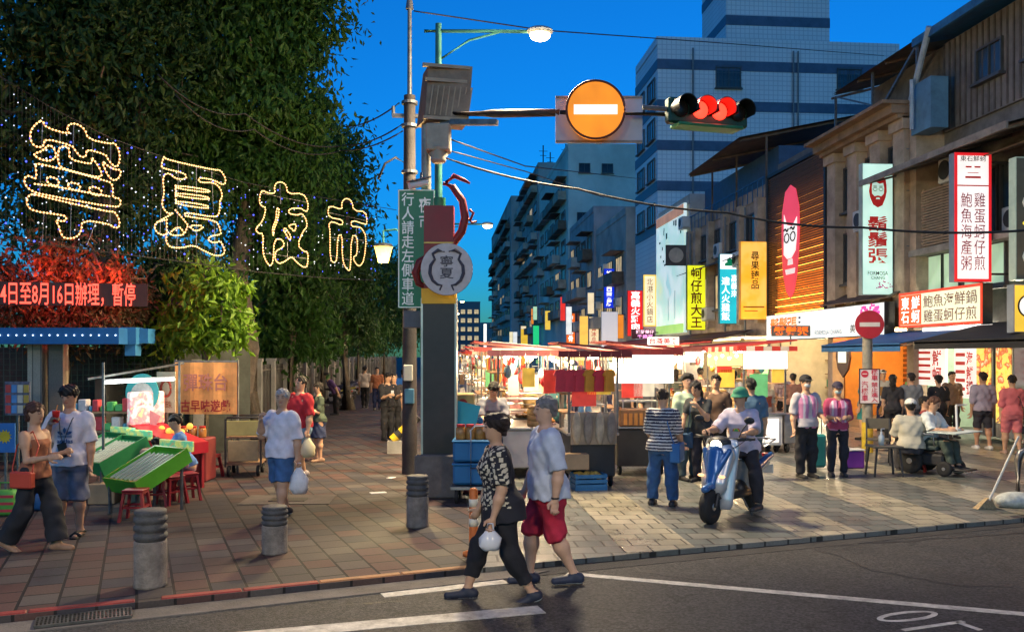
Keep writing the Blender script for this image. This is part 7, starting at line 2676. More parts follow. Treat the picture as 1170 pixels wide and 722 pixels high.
for i, (z, lab) in enumerate(((.26, 'lower'), (.58, 'upper'))):
 t2 = thing('plastic_tub', '%s blue plastic tub on the steel trolley beside the pillar' % lab, 'tub', (c.x, c.y + .05, z - .015), -YAW)
 mb = MB(); mb.box((0, 0, .15), (.6, .44, .28), bev=.03); mb.build('tub_body', mat('tub_blue', (.02, .14, .32), .35, var=.15), t2)
 MB().box((0, 0, .295), (.63, .47, .025), bev=.01).build('tub_rim', mat('tub_rim', (.05, .2, .4), .35), t2)
for i in range(4):
 put('jar', (c.x - .2 + .13 * i, c.y + .0, .872), .3 * i, 'amber jar with a red lid, %s along on the upper blue tub' % ORD[i], 'jars on the blue tub', None, .9)
mb = MB(); mb.box((0, 0, 0), (.34, .03, .5), rz=0)
o = mb.build('teal_board', mat('board_teal', (.02, .33, .38), .5, var=.1), None, (c.x - .12, c.y + .62, 1.1)); o.rotation_euler = (R(-8), R(14), 0)
tag(o, 'bright teal board leaning behind the trolley beside the dark pillar', 'board')
mb = MB(); mb.box((0, 0, .15), (.36, .3, .3), bev=.02)
t2 = thing('carton', 'orange carton with a red round mark behind the teal board', 'box', (c.x - .15, c.y + 1.0, 1.18))
mb.build('carton_body', mat('carton_orange', (.55, .33, .12), .7, var=.15), t2)
MB().lathe([(.035, 0), (.07, 0), (.07, .006), (.035, .006)], (0, -.15, .15), 18, (0, -1, 0)).build('carton_mark', mat('mark_red', (.5, .03, .02), .6), t2)
put('crate', (c.x - .1, c.y + 1.0, .86), 0, 'blue crate under the orange carton behind the trolley')
mb = MB(); mb.box((0, 0, .43), (.9, .7, .86), bev=.02)
tag(mb.build('stall_table', mat('table_cloth_red', (.32, .05, .05), .8, var=.3), None, (c.x - .05, c.y + 1.05, 0)), 'red-draped table behind the blue tub trolley', 'table')
yA = [15.6, 18.4, 21.2, 24.2, 27.4, 31, 35, 39.5, 45, 51, 58, 67, 78]
cA = ['pink', 'white', 'dark red', 'brown', 'red', 'white', 'red', 'striped', 'red', 'orange', 'red', 'brown', 'red']
for i, y in enumerate(yA):
 d = 'the %s pillar-row cart' % ORD[i]
 ct = cart('food cart under a %s canopy, %s in the row behind the pillar' % (cA[i], ORD[i]), 1.55 + (.25 if i % 2 else 0) + .35 * (i > 5), y, 2.1, 1.15, cA[i], [M_CARTW, M_INOX, M_WOODC, M_CARTB][i % 4], 1, (120 if y < 17 else 240) if y < 40 else 460, 2.10 + .05 * (i % 3), ('side', [SB, glow('cart_sign_warm', (1, .75, .3), 1.1, .2), glow('cart_sign_red', (1, .1, .03), 1.0, .2)][i % 3]) if i % 2 else None, 40 + i)
 if y < 40:
  stock_cart(ct, 2.1, 1.15, d, 60 + i, 1)
yB = [19.0, 22.2, 25.2, 28.4, 32, 36.5, 41.5, 47, 54, 63, 74]
cB = ['striped', 'dark red', 'striped', 'brown', 'striped', 'dark red', 'red', 'brown', 'red', 'red', 'red']
for i, y in enumerate(yB):
 if i == 0:
  c = P(873, 0, 18.3)
  ct = cart('white cart with a white sign box and stainless side beside the staff in pink vests', c.x, c.y + .9, 1.9, .95, 'striped', M_CARTW, -1, 130, 2.2, ('front', SB), 80, group=None)
  for k in range(2):
   MB().box((-.16 + .32 * k, -.925, .48), (.30, .02, .5), bev=.004).build('lit_panel', glow('cart_panel', (1, .95, .88), .75, .1), ct)
  MB().box((.62, -.3, .5), (.34, 1.1, .62), bev=.02).build('steel_side_box', M_INOX, ct)
  wheel_part(ct, (.55, -.75, .11), .11, .05); wheel_part(ct, (.7, .1, .11), .11, .05)
  stock_cart(ct, 1.9, .95, 'the white cart beside the staff', 90, -1)
  continue
 d = 'the %s shop-row cart' % ORD[i]
 ct = cart('food cart under a %s canopy, %s in the row nearer the shops' % (cB[i], ORD[i]), 6.9 + .3 * (i % 2), y, 2.1, 1.15, cB[i], [M_INOX, M_CARTW, M_WOODC][i % 3], -1, 250 if y < 40 else 480, 2.16 + .06 * (i % 3), ('front' if i % 3 else 'side', [SB, glow('cart_sign_warm', (1, .75, .3), 1.1, .2)][i % 2]), 80 + i)
 if y < 40:
  stock_cart(ct, 2.1, 1.15, d, 95 + i, -1)
for (px0, px1, py0, py1, D, lab, tx_, m_) in ((740, 776, 385, 394, 22, 'small white and red neon board over the market lane', '台灣美食', INK_RED), (882, 926, 372, 384, 20.5, 'orange neon lettering board under the white band sign', '鬍鬚張', OR)):
 c = P((px0 + px1) / 2, (py0 + py1) / 2, D)
 t = thing('neon_board', lab, 'sign', c, -YAW)
 w, h = (px1 - px0) * D / FPX, (py1 - py0) * D / FPX
 MB().box((0, .03, 0), (w, .05, h)).build('board', glow('neon_board_white', (1, .9, .85), 1.0, .1) if m_ is INK_RED else mat('dark_board', (.05, .05, .05)), t)
 mb = MB(); letters(mb, tx_, (0, 0, 0), (1, 0, 0), (0, 0, 1), w * .9, h * .8, .04)
 mb.build('lettering', m_, t)
 MB().bar((0, .05, -h / 2), (0, .05, -c.z + 2.3), .03).build('prop', M_STEEL, t)
# ================================================================ LEFT: game stall
def pinball(label, loc, rz, m, w=.62, L=.95, z0=.42, z1=.82):
 t = thing('pinball_board', label, 'pinball board', loc, rz, None)
 tilt = math.atan2(z1 - z0, L)
 M = Matrix.Rotation(tilt, 3, 'X')
 o = lambda x, y, z: Vector((0, 0, (z0 + z1) / 2)) + M @ Vector((x, y, z))
 mb = MB()
 mb.box(o(0, 0, -.09), (w, L, .14), mtx=M)
 for s in (-1, 1):
  mb.box(o(s * (w / 2 - .012), 0, .01), (.024, L, .07), mtx=M)
  mb.box(o(0, s * (L / 2 - .012), .01), (w - .05, .024, .07), mtx=M)
 mb.build('tray', m, t)
 mb = MB()
 for i in range(7):
  mb.box(o(-w * .42 + w * .84 * i / 6, -.03, .005), (.012, L * .75, .03), mtx=M)
 mb.build('lane_rail', mat('rail_pale', (.55, .6, .5), .4, var=.1), t)
 mb = MB()
 for i in range(6):
  mb.box(o(-w * .35 + w * .84 * i / 6, -.03, -.012), (.035, L * .75, .01), mtx=M)
 mb.build('lane', mat('lane_dark', (.02, .03, .025), .4), t)
 mb = MB()
 for sx in (-1, 1):
  mb.bar((sx * w * .42, -L * .38, 0), (sx * w * .42, -L * .40, z0), .03).bar((sx * w * .42, L * .38, 0), (sx * w * .42, L * .38, z1 - .2), .03)
 mb.build('stand', M_STEEL, t)
 MB().box((0, L / 2 + .03, z1 + .03), (w, .05, .14), bev=.01).build('backboard', glow_noise('board_art', [(.1, .5, .08), (.8, .75, .2), (.15, .6, .3), (.9, .3, .1)], .35, 7), t)
 return t
M_PGREEN = mat('pinball_green', (.11, .42, .03), .35, var=.15)
M_PGRN2 = mat('pinball_dark_green', (.03, .22, .07), .4, var=.2)
pinball('bright green slanted pinball board nearest the red stools', G(160, 588) + Vector((0, .25, 0)), R(-38), M_PGREEN, .70, .85, .40, .80)
for i, (px, D) in enumerate(((128, 12.6), (110, 13.1))):
 c = P(px, 0, D); c.z = 0
 pinball('%s green pinball board behind the man in the white tee' % ('darker', 'rearmost dark')[i], c, R(-38), M_PGRN2, .6, .8, .5, .85)
c = P(190, 0, 13.6); c.z = 0
t = thing('pinball_machine', 'red pinball machine with a lit round-topped backboard beside the seated woman', 'pinball machine', c, R(55))
mb = MB()
mb.add([(-.3, -.6, .55), (.3, -.6, .55), (.3, .5, .62), (-.3, .5, .62), (-.3, -.6, .72), (.3, -.6, .72), (.3, .5, .98), (-.3, .5, .98)], [[0, 3, 2, 1], [4, 5, 6, 7], [0, 1, 5, 4], [1, 2, 6, 5], [2, 3, 7, 6], [3, 0, 4, 7]])
mb.build('cabinet', mat('machine_red', (.42, .015, .03), .35, var=.15), t)
MB().box((0, .48, 1.22), (.62, .12, .52), bev=.02).build('backboard', glow_noise('machine_art', [(.9, .15, .2), (1, .85, .75), (.95, .3, .35), (1, .9, .3)], .22, 6), t)
mb = MB(); mb.sm = True
rr = random.Random(1)
for i in range(7):
 mb.ell((rr.uniform(-.22, .22), rr.uniform(-.4, .35), .84 + .02 * i), .05, 10, 6)
mb.build('bumper', glow('bumper_yellow', (1, .55, .08), 1.1, .2), t)
for sx in (-1, 1):
 for (yy, zz) in ((-.5, .58), (.42, .62)):
  MB().bar((sx * .26, yy, 0), (sx * .26, yy, zz), .05).build('leg', mat('machine_leg', (.3, .02, .03), .4), t)
c = P(163, 449, 13.9)
t = thing('picture_board', 'oval teal lit board with a pale centre above the game machines', 'sign', c, -YAW + R(8))
el = lambda a, b_: [(a * math.cos(i * .2618), b_ * math.sin(i * .2618)) for i in range(24)]
MB().prism(el(.25, .31), (0, 0, 0), (1, 0, 0), (0, 0, 1), .04).build('board', mat('oval_teal', (.03, .32, .33), .45, emit=.05, ecol=(.1, .8, .8)), t)
MB().prism(el(.17, .2), (0, -.045, -.03), (1, 0, 0), (0, 0, 1), .008).build('pale_centre', mat('oval_pale', (.55, .55, .50), .5, var=.3, scale=9, emit=.0), t)
MB().prism([(-.2, -.12), (.2, -.1), (.27, .06), (.1, .16), (-.14, .14)], (.02, -.06, -.42), (1, 0, 0), (0, 0, 1), .03).build('red_scroll', mat('scroll_pink', (.65, .25, .25), .5, emit=.05, ecol=(1, .5, .45)), t)
MB().bar((0, .02, -.3), (0, .02, -c.z), .04).build('prop', M_STEEL, t)
c = P(190, 448, 14.2)
t = thing('poster_board', 'cream poster board with a red oval beside the orange banner', 'poster', c, -YAW)
MB().box((0, 0, 0), (.30, .03, .66)).build('board', mat('poster_cream', (.50, .42, .28), .7, var=.2), t)
MB().tube([(.08 * math.cos(i * .3927), -.02, .06 + .13 * math.sin(i * .3927)) for i in range(16)], .022, 5, True).build('red_oval', mat('oval_red', (.4, .06, .03), .6), t)
mb = MB(); letters(mb, '彈珠', (0, -.018, -.2), (1, 0, 0), (0, 0, 1), .2, .12, .03); mb.build('lettering', mat('ink_brown', (.2, .1, .05)), t)
MB().bar((0, .02, -.33), (0, .02, -c.z), .03).build('prop', M_STEEL, t)
a, b_ = P(120, 437, 12.9), P(199, 433, 13.6)
t = thing('tube_lamp', 'long white fluorescent tube strung over the game boards', 'tube lamp', a)
mb = MB(); mb.sm = True
mb.cyl((0, 0, 0), b_ - a, .022, n=10)
mb.build('tube', glow('tube_cool', (.88, 1, .95), 9, 0), t)
MB().bar(Vector((0, 0, .035)), b_ - a + Vector((0, 0, .035)), .05, .02).build('tube_fitting', M_CARTW, t)
lamp_in(t, (b_ - a) / 2 + Vector((0, -.45, -.10)), 22, (.85, 1, .92), .3)
mb = MB()
for (px, D) in ((118, 12.7), (205, 13.7)):
 q = P(px, 0, D); q.z = 0
 mb.bar(q, q + Vector((0, 0, 1.95)), .03)
q0, q1 = P(100, 433, 12.6), P(210, 415, 13.8)
mb.bar(q0, q1, .03).bar(P(118, 430, 12.7), P(118, 425, 14.3), .03)
wmb(mb, 'stall_frame', M_STEEL, t)
D = 15.2
a, b_ = P(200, 414, D), P(271, 473, D)
t = thing('banner', 'orange printed banner with red lettering stretched at the stall behind the seated woman', 'banner', ((a.x + b_.x) / 2, (a.y + b_.y) / 2, b_.z), -YAW)
w, h = 71 * D / FPX, 59 * D / FPX
mb = MB()
nx = 16
vs = [(-w / 2 + w * i / nx, .02 * math.sin(i * 1.1), z) for z in (0, h) for i in range(nx + 1)]
mb.add(vs + [(v[0], v[1] + .012, v[2]) for v in vs], [[i, i + 1, nx + 2 + i, nx + 1 + i] for i in range(nx)] + [[2 * nx + 2 + i, 3 * nx + 3 + i, 3 * nx + 4 + i, 2 * nx + 3 + i] for i in range(nx)])
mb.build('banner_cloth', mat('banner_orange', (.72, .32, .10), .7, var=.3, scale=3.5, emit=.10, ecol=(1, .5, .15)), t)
mb = MB()
letters(mb, '古早味遊戲', (0, -.03, h * .16), (1, 0, 0), (0, 0, 1), w * .8, h * .24, .05)
mb.build('banner_lettering', mat('ink_red_matt', (.4, .03, .03), .6), t)
mb = MB()
letters(mb, '彈珠台', (0, -.03, h * .62), (1, 0, 0), (0, 0, 1), w * .7, h * .34, .04)
mb.build('faded_lettering', mat('ink_faded', (.55, .22, .16), .7), t)
mb = MB()
for s in (-1, 1):
 mb.bar((s * w / 2, .03, -b_.z), (s * w / 2, .03, h + .05), .035)
mb.bar((-w / 2, .03, h + .02), (w / 2, .03, h + .02), .03)
mb.build('banner_pole', M_STEEL, t)
lamp_in(t, (0, -.9, h + .25), 16, (1, .7, .4), .2)
c = G(276, 545)
t = thing('hand_cart', 'two-deck hand cart of olive panels on castors left of the white-haired man', 'hand cart', c + Vector((0, .35, 0)), -YAW + R(8))
mb = MB(); mb.sm = True
for (x, y) in ((-.29, -.3), (.29, -.3), (-.29, .3), (.29, .3)):
 mb.cyl((x, y, .17), (x, y, .98), .016, n=8)
mb.tube([(-.29, -.3, .95), (-.26, -.3, 1.0), (.26, -.3, 1.0), (.29, -.3, .95)], .016, 8)
mb.tube([(-.29, .3, .95), (-.26, .3, 1.0), (.26, .3, 1.0), (.29, .3, .95)], .016, 8)
mb.build('cart_frame', M_CARTB, t)
MB().box((0, -.31, .82), (.54, .02, .26), bev=.008).build('top_panel', mat('olive_panel', (.36, .30, .10), .5, var=.25), t)
MB().box((0, -.31, .44), (.5, .02, .36), bev=.008).build('front_panel', mat('khaki_panel', (.30, .23, .12), .6, var=.3), t)
mb = MB(); mb.box((0, 0, .22), (.58, .6, .04)).box((0, 0, .66), (.58, .6, .03)); mb.build('deck', M_WOODC, t)
for (x, y) in ((-.24, -.25), (.24, -.25), (-.24, .25), (.24, .25)):
 wheel_part(t, (x, y, .095), .095, .05)
for i, (px, py, lab) in enumerate(((155, 594, 'red plastic stool nearest the kerb, under the green pinball board'), (176, 578, 'red plastic stool under the small child'), (213, 571, 'red plastic stool under the woman in the blue tee'), (196, 575, 'red plastic stool between the child and the woman in blue'), (240, 545, 'red plastic stool behind the woman in the blue tee'), (168, 566, 'red plastic stool half hidden behind the green pinball board'))):
 c = G(px, py)
 put('stool', c, .3 * i, lab, 'red plastic stools', None, (1, 1, .88))
c = G(1042, 538)
put('stool', c, .2, 'crimson plastic stool under the man in the white cap', 'red plastic stools')
def bag(label, loc, s, m, rz=0):
 mb = MB(); mb.sm = True
 mb.box((0, 0, s[2] / 2), s, bev=min(s) * .2)
 t = thing('shopping_bag', label, 'bag', loc, rz)
 mb.build('bag_body', m, t)
 mb = MB(); mb.sm = True
 mb.tube([(-s[0] * .25, 0, s[2]), (-s[0] * .2, 0, s[2] * 1.3), (s[0] * .2, 0, s[2] * 1.3), (s[0] * .25, 0, s[2])], .012, 6)
 mb.build('bag_handle', m, t)
 return t
t = bag('green and red striped bag at the left edge behind the woman in black', G(6, 588), (.3, .2, .32), mat('bag_green', (.10, .35, .06), .6, var=.2))
mb = MB()
for k in range(3):
 mb.box((0, -.103, .07 + .09 * k), (.29, .008, .035))
mb.build('stripe', mat('bag_red', (.5, .04, .05), .6), t)
bag('blue bag on the ground between the striped bag and the man in the white tee', G(45, 582), (.3, .22, .26), mat('bag_blue', (.02, .10, .30), .5, var=.3))
c = P(20, 455, 14.6)
t = thing('poster_board', 'crowded colourful poster board hung on the mesh at the far left', 'poster', c, -YAW)
MB().box((0, 0, 0), (.42, .02, .56)).build('board', mat('poster_dark', (.12, .12, .16), .6, var=.6, scale=14), t)
mb = MB()
rr = random.Random(7)
for k in range(12):
 mb.mi = k % 4
 mb.box((-.15 + .1 * (k % 4), -.012, -.18 + .17 * (k // 4)), (.085, .006, .13))
mb.build('poster_card', [mat('card_%d' % i, cc, .6) for i, cc in enumerate(((.5, .06, .05), (.1, .25, .5), (.55, .5, .4), (.45, .3, .05)))], t)
MB().bar((0, .02, -.28), (0, .02, -c.z), .03).build('prop', M_STEEL, t)
c = P(6, 500, 13.2)
t = thing('poster_board', 'blue poster with a yellow sun at the left edge', 'poster', c, -YAW)
MB().box((0, 0, 0), (.3, .02, .44)).build('board', mat('poster_blue', (.04, .16, .42), .6, var=.15), t)
mb = MB()
mb.prism([((.11 if i % 2 else .07) * math.cos(i * .2618), (.11 if i % 2 else .07) * math.sin(i * .2618)) for i in range(24)], (0, -.012, .02), (1, 0, 0), (0, 0, 1), .006)
mb.build('sun_print', mat('sun_yellow', (.6, .42, .02), .6), t)
MB().bar((0, .02, -.22), (0, .02, -c.z), .03).build('prop', M_STEEL, t)
c = P(118, 0, 13.9); c.z = 0
t = thing('prize_shelf', 'shelf crowded with small colourful prizes behind the dark green pinball boards', 'shelf', c, -YAW)
rr = random.Random(17)
for z in (.55, .85, 1.15):
 MB().box((0, 0, z), (1.0, .3, .03)).build('shelf_board', M_WOODC, t)
 mb = MB()
 x = -.46
 while x < .42:
  q = rr.uniform(.06, .15)
  mb.mi = rr.randint(0, 4)
  hh = rr.uniform(.08, .22)
  mb.box((x + q / 2, rr.uniform(-.05, .05), z + .016 + hh / 2), (q * .9, .16, hh), bev=.012)
  x += q + .01
 kind(mb.build('prizes', [mat('prize_%d' % i, cc, .4, var=.2, scale=12) for i, cc in enumerate(((.5, .05, .06), (.55, .4, .05), (.1, .35, .5), (.1, .4, .12), (.55, .5, .5)))], t), 'stuff')
mb = MB()
for sx in (-1, 1):
 mb.box((sx * .49, 0, .6), (.03, .28, 1.2))
mb.build('shelf_side', M_WOODC, t)
c = P(210, 0, 14.4); c.z = 0
mb = MB(); mb.box((0, 0, .35), (.9, .5, .7), bev=.02)
tag(mb.build('stall_table', mat('table_dark_red', (.2, .03, .03), .6, var=.3), None, c, -YAW), 'dark red low table behind the seated woman', 'table')
for k in range(5):
 put('jar', c + Vector((-.3 + .15 * k, 0, .70)), k, 'amber jar with a red lid, %s on the low table behind the seated woman' % ORD[k], 'jars on the low table', None, .8)
c = P(120, 0, 12.2); c.z = 0
for k in range(2):
 mb = MB(); mb.box((0, 0, .14), (.36, .3, .28), bev=.01)
 tag(mb.build('carton', mat('carton', (.35, .24, .14), .8), None, c + Vector((.42 * k, .1 * k, 0)), .2 * k), ('brown carton under the darker pinball board, left one', 'brown carton under the darker pinball board, right one')[k], 'box')
# ================================================================ SCOOTERS
def scooter(label, loc, rz, paint, lit=False, group=None):
 t = thing('motor_scooter', label, 'scooter', loc, rz, group)
 mp = mat('paint_%.2f_%.2f' % (paint[0], paint[2]), paint, .25, .3, var=.12, spec=.6)
 ms = mat('scooter_silver', (.46, .48, .52), .3, .5, var=.12)
 mk = mat('scooter_black', (.02, .02, .022), .45, var=.2)
 for y in (.63, -.60):
  wheel_part(t, (0, y, .21), .21, .11)
 def sdf(name, m, fn, lo, hi, vox=.012, cuts=()):
  F = Field(lo, hi, vox)
  fn(F)
  for c_ in cuts:
   F.cut(*c_)
  v, q = F.surface()
  return obj_from(name, np_mesh(name, v, q, m), t)
 def front(F):
  F.cone((0, .42, .28), (0, .30, .90), .20, .23, .03, flat=((0, 1, 0), .36))
  F.cone((0, .54, .48), (0, .40, .82), .16, .20, .05, flat=((0, 1, 0), .5))
 sdf('front_shield', ms, front, (-.35, .1, .15), (.35, .8, 1.15), cuts=[((0, 0, .90), (0, -.35, 1))])
 def panel(F):
  F.cone((0, .625, .46), (0, .50, .84), .06, .11, .02, flat=((0, 1, 0), .55))
  F.cone((.05, .56, .62), (.16, .45, .88), .045, .035, .02)
  F.cone((-.05, .56, .62), (-.16, .45, .88), .045, .035, .02)
 sdf('front_panel', mp, panel, (-.3, .2, .3), (.3, .8, 1.0))
 def fender(F):
  F.cone((0, .50, .46), (0, .76, .43), .075, .05, .02)
  F.ell((0, .63, .22), (.12, .235, .235), None, sub=True)
 sdf('front_fender', mp, fender, (-.2, .3, .25), (.2, .95, .6))
 def bars(F):
  F.ell((0, .38, .97), (.15, .11, .085), None, .02)
  F.cone((0, .33, .99), (-.3, .26, 1.02), .035, .02, .03)
  F.cone((0, .33, .99), (.3, .26, 1.02), .035, .02, .03)
 sdf('handlebar_cover', mk, bars, (-.4, .1, .8), (.4, .6, 1.15))
 def rear(F):
  F.cone((0, -.20, .54), (0, -.85, .66), .16, .12, .02)
  F.cone((0, -.22, .40), (0, -.45, .50), .13, .14, .04)
  F.cone((0, -.6, .66), (0, -1.0, .78), .10, .04, .05)
  F.ell((0, -.60, .22), (.3, .30, .30), None, sub=True)
 sdf('rear_body', ms, rear, (-.3, -1.15, .25), (.3, .05, .95), cuts=[((0, 0, .74), (0, -.12, 1)), ((0, -.16, 0), (0, 1, 0))])
 for s_ in (-1, 1):
  def sidep(F):
   F.cone((s_ * .13, -.24, .56), (s_ * .11, -.90, .72), .075, .04, .01)
  sdf('side_panel', mp, sidep, (-.3, -1.0, .4), (.3, 0, .9))
 def floor_(F):
  F.cone((0, .36, .30), (0, -.22, .28), .15, .15, .02, flat=((0, 0, 1), .35))
  F.cone((.0, -.15, .34), (0, -.55, .28), .12, .09, .05)
  for s_ in (-1, 1):
   F.cone((s_ * .075, .48, .60), (s_ * .075, .63, .22), .025, .022, .01)
  F.cone((.13, -.40, .25), (.16, -.88, .34), .045, .055, .02)
 sdf('floorboard', mk, floor_, (-.3, -1.05, .1), (.3, .85, .75))
 def seat_(F):
  F.ell((0, -.30, .78), (.145, .36, .06), None, 0)
  F.ell((0, -.62, .82), (.12, .22, .05), None, .05)
 sdf('seat', mat('seat_vinyl', (.025, .02, .02), .5, var=.15), seat_, (-.3, -.95, .6), (.3, .15, .95))
 mb = MB(); mb.sm = True
 mb.ell((0, .475, .955), (.075, .035, .055), 14, 8)
 mb.build('headlight', glow('headlight_on', (1, .86, .6), 9, 0) if lit else mat('lens_clear', (.5, .5, .5), .1), t)
 for s in (-1, 1):
  mb = MB(); mb.sm = True
  mb.ell((s * .14, .60, .58), (.045, .03, .02), 12, 6)
  mb.build('indicator', glow('indicator_on', (1, .5, .22), 2.0, 0) if lit else mat('lens_amber', (.5, .2, .03), .2), t)
  mb = MB(); mb.sm = True
  mb.tube([(s * .2, .28, 1.02), (s * .26, .28, 1.14), (s * .32, .27, 1.22)], .008, 6)
  mb.ell((s * .34, .27, 1.25), (.07, .018, .045), 12, 8)
  mb.build('mirror', mk, t)
  MB().cyl((s * .27, .27, 1.018), (s * .40, .23, 1.025), .018, n=10).build('grip', mk, t)
  mb = MB(); mb.sm = True
  mb.tube([(s * .30, .27, 1.02), (s * .36, .33, 1.015), (s * .39, .32, 1.01)], .006, 5)
  mb.tube([(s * .28, .27, 1.0), (s * .2, .36, .92), (s * .1, .38, .9)], .006, 5)
  mb.build('brake_lever', mk, t)
 mb = MB(); mb.sm = True
 mb.tube([(-.12, -.66, .84), (-.13, -.98, .92), (0, -1.06, .93), (.13, -.98, .92), (.12, -.66, .84)], .014, 8)
 mb.build('grab_rail', M_INOX, t)
 MB().box((0, -.99, .52), (.2, .015, .12)).build('licence_plate', M_CARTW, t)
 MB().box((0, -1.02, .70), (.14, .04, .05), bev=.01).build('tail_light', mat('tail_red', (.4, .02, .02), .2), t)
 MB().cyl((-.1, -.05, .25), (-.2, -.12, .02), .012, n=6).build('side_stand', M_STEEL, t)
 return t
SC = P(838, 0, 11.15); SC.z = 0
SCR = face(-40)
scooter('blue motor scooter with a lit headlight under the green-hatted rider', SC, SCR, (.03, .11, .30), True)
for i, (px, D, pc, lab) in enumerate(((372, 33, (.04, .04, .05), 'black scooter parked by the fence behind the woman with the phone'), (380, 36, (.4, .33, .05), 'yellowish scooter parked by the fence beyond the black one'), (388, 40, (.1, .1, .12), 'dark grey scooter parked farthest along the fence'))):
 c = P(px, 0, D); c.z = 0
 scooter(lab, c, R(80 + 20 * i), pc)
c = P(462, 0, 18.4); c.z = 0
t = thing('barrier_roll', 'black and yellow striped roll leaning by the utility pole', 'barrier', c)
mb = MB()
for k in range(6):
 mb.mi = k % 2
 mb.cyl((-.25 + .09 * k, 0, .28 + .08 * k), (-.16 + .09 * k, 0, .36 + .08 * k), .09, n=12)
mb.build('striped_roll', [mat('hazard_yellow', (.6, .42, .02), .5), M_CARTB], t)
mb = MB(); mb.box((-.2, 0, .13), (.3, .3, .26)); mb.build('roll_foot', M_CONC, t)
o = MB().box((0, 0, .006), (.24, .13, .008), bev=.003).build('paper_scrap', mat('paper', (.6, .58, .6), .8), None, G(432, 563), .3)
tag(o, 'white scrap of paper lying on the promenade tiles', 'litter')
o = MB().box((0, 0, .006), (.14, .10, .008), bev=.003).build('paper_scrap', mat('paper', (.6, .6, .6)), None, G(447, 546), 1.0)
tag(o, 'small pale scrap of paper near the foot of the utility pole', 'litter')
for p_ in PRO.values():
 for ch in list(p_.children):
  bpy.data.objects.remove(ch)
 bpy.data.objects.remove(p_)
# ================================================================ PEOPLE
BLK, WHT, NVY, DEN, GRY = (.015, .015, .018), (.62, .60, .60), (.02, .03, .08), (.05, .12, .26), (.13, .13, .14)
def pp(label, px, py, fc, z=0.0, **k):
 return person(label, G(px, py, z), face(fc), **k)
def held(name, label, cat, loc, mb, m, rz=0):
 return tag(mb.build(name, m, None, loc, rz), label, cat)
WALK = lambda a=.42, b=.5: (((-.03, a, -1), (0, a * .55, -1)), ((.03, -b * .35, -1), (0, -b * 1.5, -1)))
def plastic_bag(label, top, h=.34, w=.17, m=None):
 t = thing('carrier_bag', label, 'bag', top)
 mb = MB(); mb.sm = True
 mb.lathe([(0, -h), (w * .42, -h), (w * .6, -h * .8), (w * .55, -h * .5), (w * .28, -h * .2), (w * .12, -.03), (0, -.03)], n=12)
 for i, v in enumerate(mb.v):
  q = 1 + .13 * math.sin(i * 2.3)
  mb.v[i] = (v[0] * q, v[1] * q * .7, v[2])
 mb.build('bag_body', m or mat('bag_white', (.68, .66, .66), .35, var=.15, scale=12, bump=.5, bscale=25), t)
 mb = MB(); mb.sm = True
 mb.tube([(-.03, 0, -.05), (-.02, 0, .02), (.02, 0, .02), (.03, 0, -.05)], .008, 5)
 mb.build('bag_handle', m or mat('bag_white', (.7, .7, .7)), t)
def shoulder_bag(label, p, side, m, s=(.20, .08, .15), drop=.36):
 """bag on a strap over one shoulder: side -1 or +1 of the figure"""
 T, S = p['T'], p['S']
 c = p['tp'](side * .125, .01, -.02 - (drop - .36))
 t = thing('shoulder_bag', label, 'bag', c)
 M = Matrix((T[1], T[0], T[2])).transposed()
 mb = MB(); mb.box((0, 0, 0), s, mtx=M, bev=.015)
 mb.build('bag_body', m, t)
 mb = MB(); mb.sm = True
 q = [p['tp'](side * .10, .075, .08), p['tp'](side * .06, .082, .2), p['tp'](-side * .035 if drop > .5 else side * .055, .03, .295), p['tp'](side * .06, -.085, .2), p['tp'](side * .10, -.085, .06)]
 pts = [T[1] * s[0] * .45 + T[2] * s[2] * .45] + [x - c for x in q] + [-T[1] * s[0] * .45 + T[2] * s[2] * .45]
 mb.tube(pts, .008, 5)
 mb.build('bag_strap', m, t)
a = pp('woman with brown bob walking right in a bare-shouldered rust top and wide black trousers', 40, 628, 78, h=1.57, female=True, build=.86, hairstyle='bob', hair=(.07, .03, .018), shirt=(.32, .12, .06), strap=True, sleeve=0,
 pants=(.016, .017, .022), pleg=.97, flare=.05, ploose=.016, shoe=(.30, .17, .10), legs=WALK(.35, .45), arms=(((-.1, .1, -1), (.1, .8, .25)), ((.1, .25, -1), (-.1, .9, .15))), hpitch=8, vox=.010, seed=2)
shoulder_bag('coral red shoulder bag at the hip of the woman in wide black trousers', a, 1, mat('bag_coral', (.48, .06, .03), .45, var=.1), (.26, .08, .17))
b = pp('man in a white trefoil-print tee and grey shorts drinking from a red cup', 80, 612, 6, h=1.70, hairstyle='mop', shirt=(.66, .62, .66), sleeve=.48, shirt_loose=.014, hem=.03, pants=(.13, .14, .19), pleg=.56, ploose=.022, flare=.025, shoe=(.02, .018, .016), sandal=True,
 arms=(((-.14, -.02, -1), (-.03, .15, -1)), ((.22, .38, -1), (-.52, .52, 1))), hands=(.6, 1.0), palm=(None, (-.9, .0, .2)), hpitch=12, hyaw=-8, vox=.010, seed=3, skin=1)
c = b['grip'][1]
t = thing('drink_cup', 'red drink cup held to the mouth of the man in the white tee', 'cup', c)
mb = MB(); mb.sm = True
mb.lathe([(0, -.06), (.028, -.06), (.04, .07), (.042, .08), (0, .08)], (0, 0, 0), 16, (.1, -.2, 1))
mb.build('cup_body', mat('cup_red', (.6, .03, .03), .4, var=.1), t)
MB().cyl((0, 0, .07), (.01, .02, .14), .006, n=6).build('straw', mat('straw_orange', (.6, .25, .05), .4), t)
T = b['T']
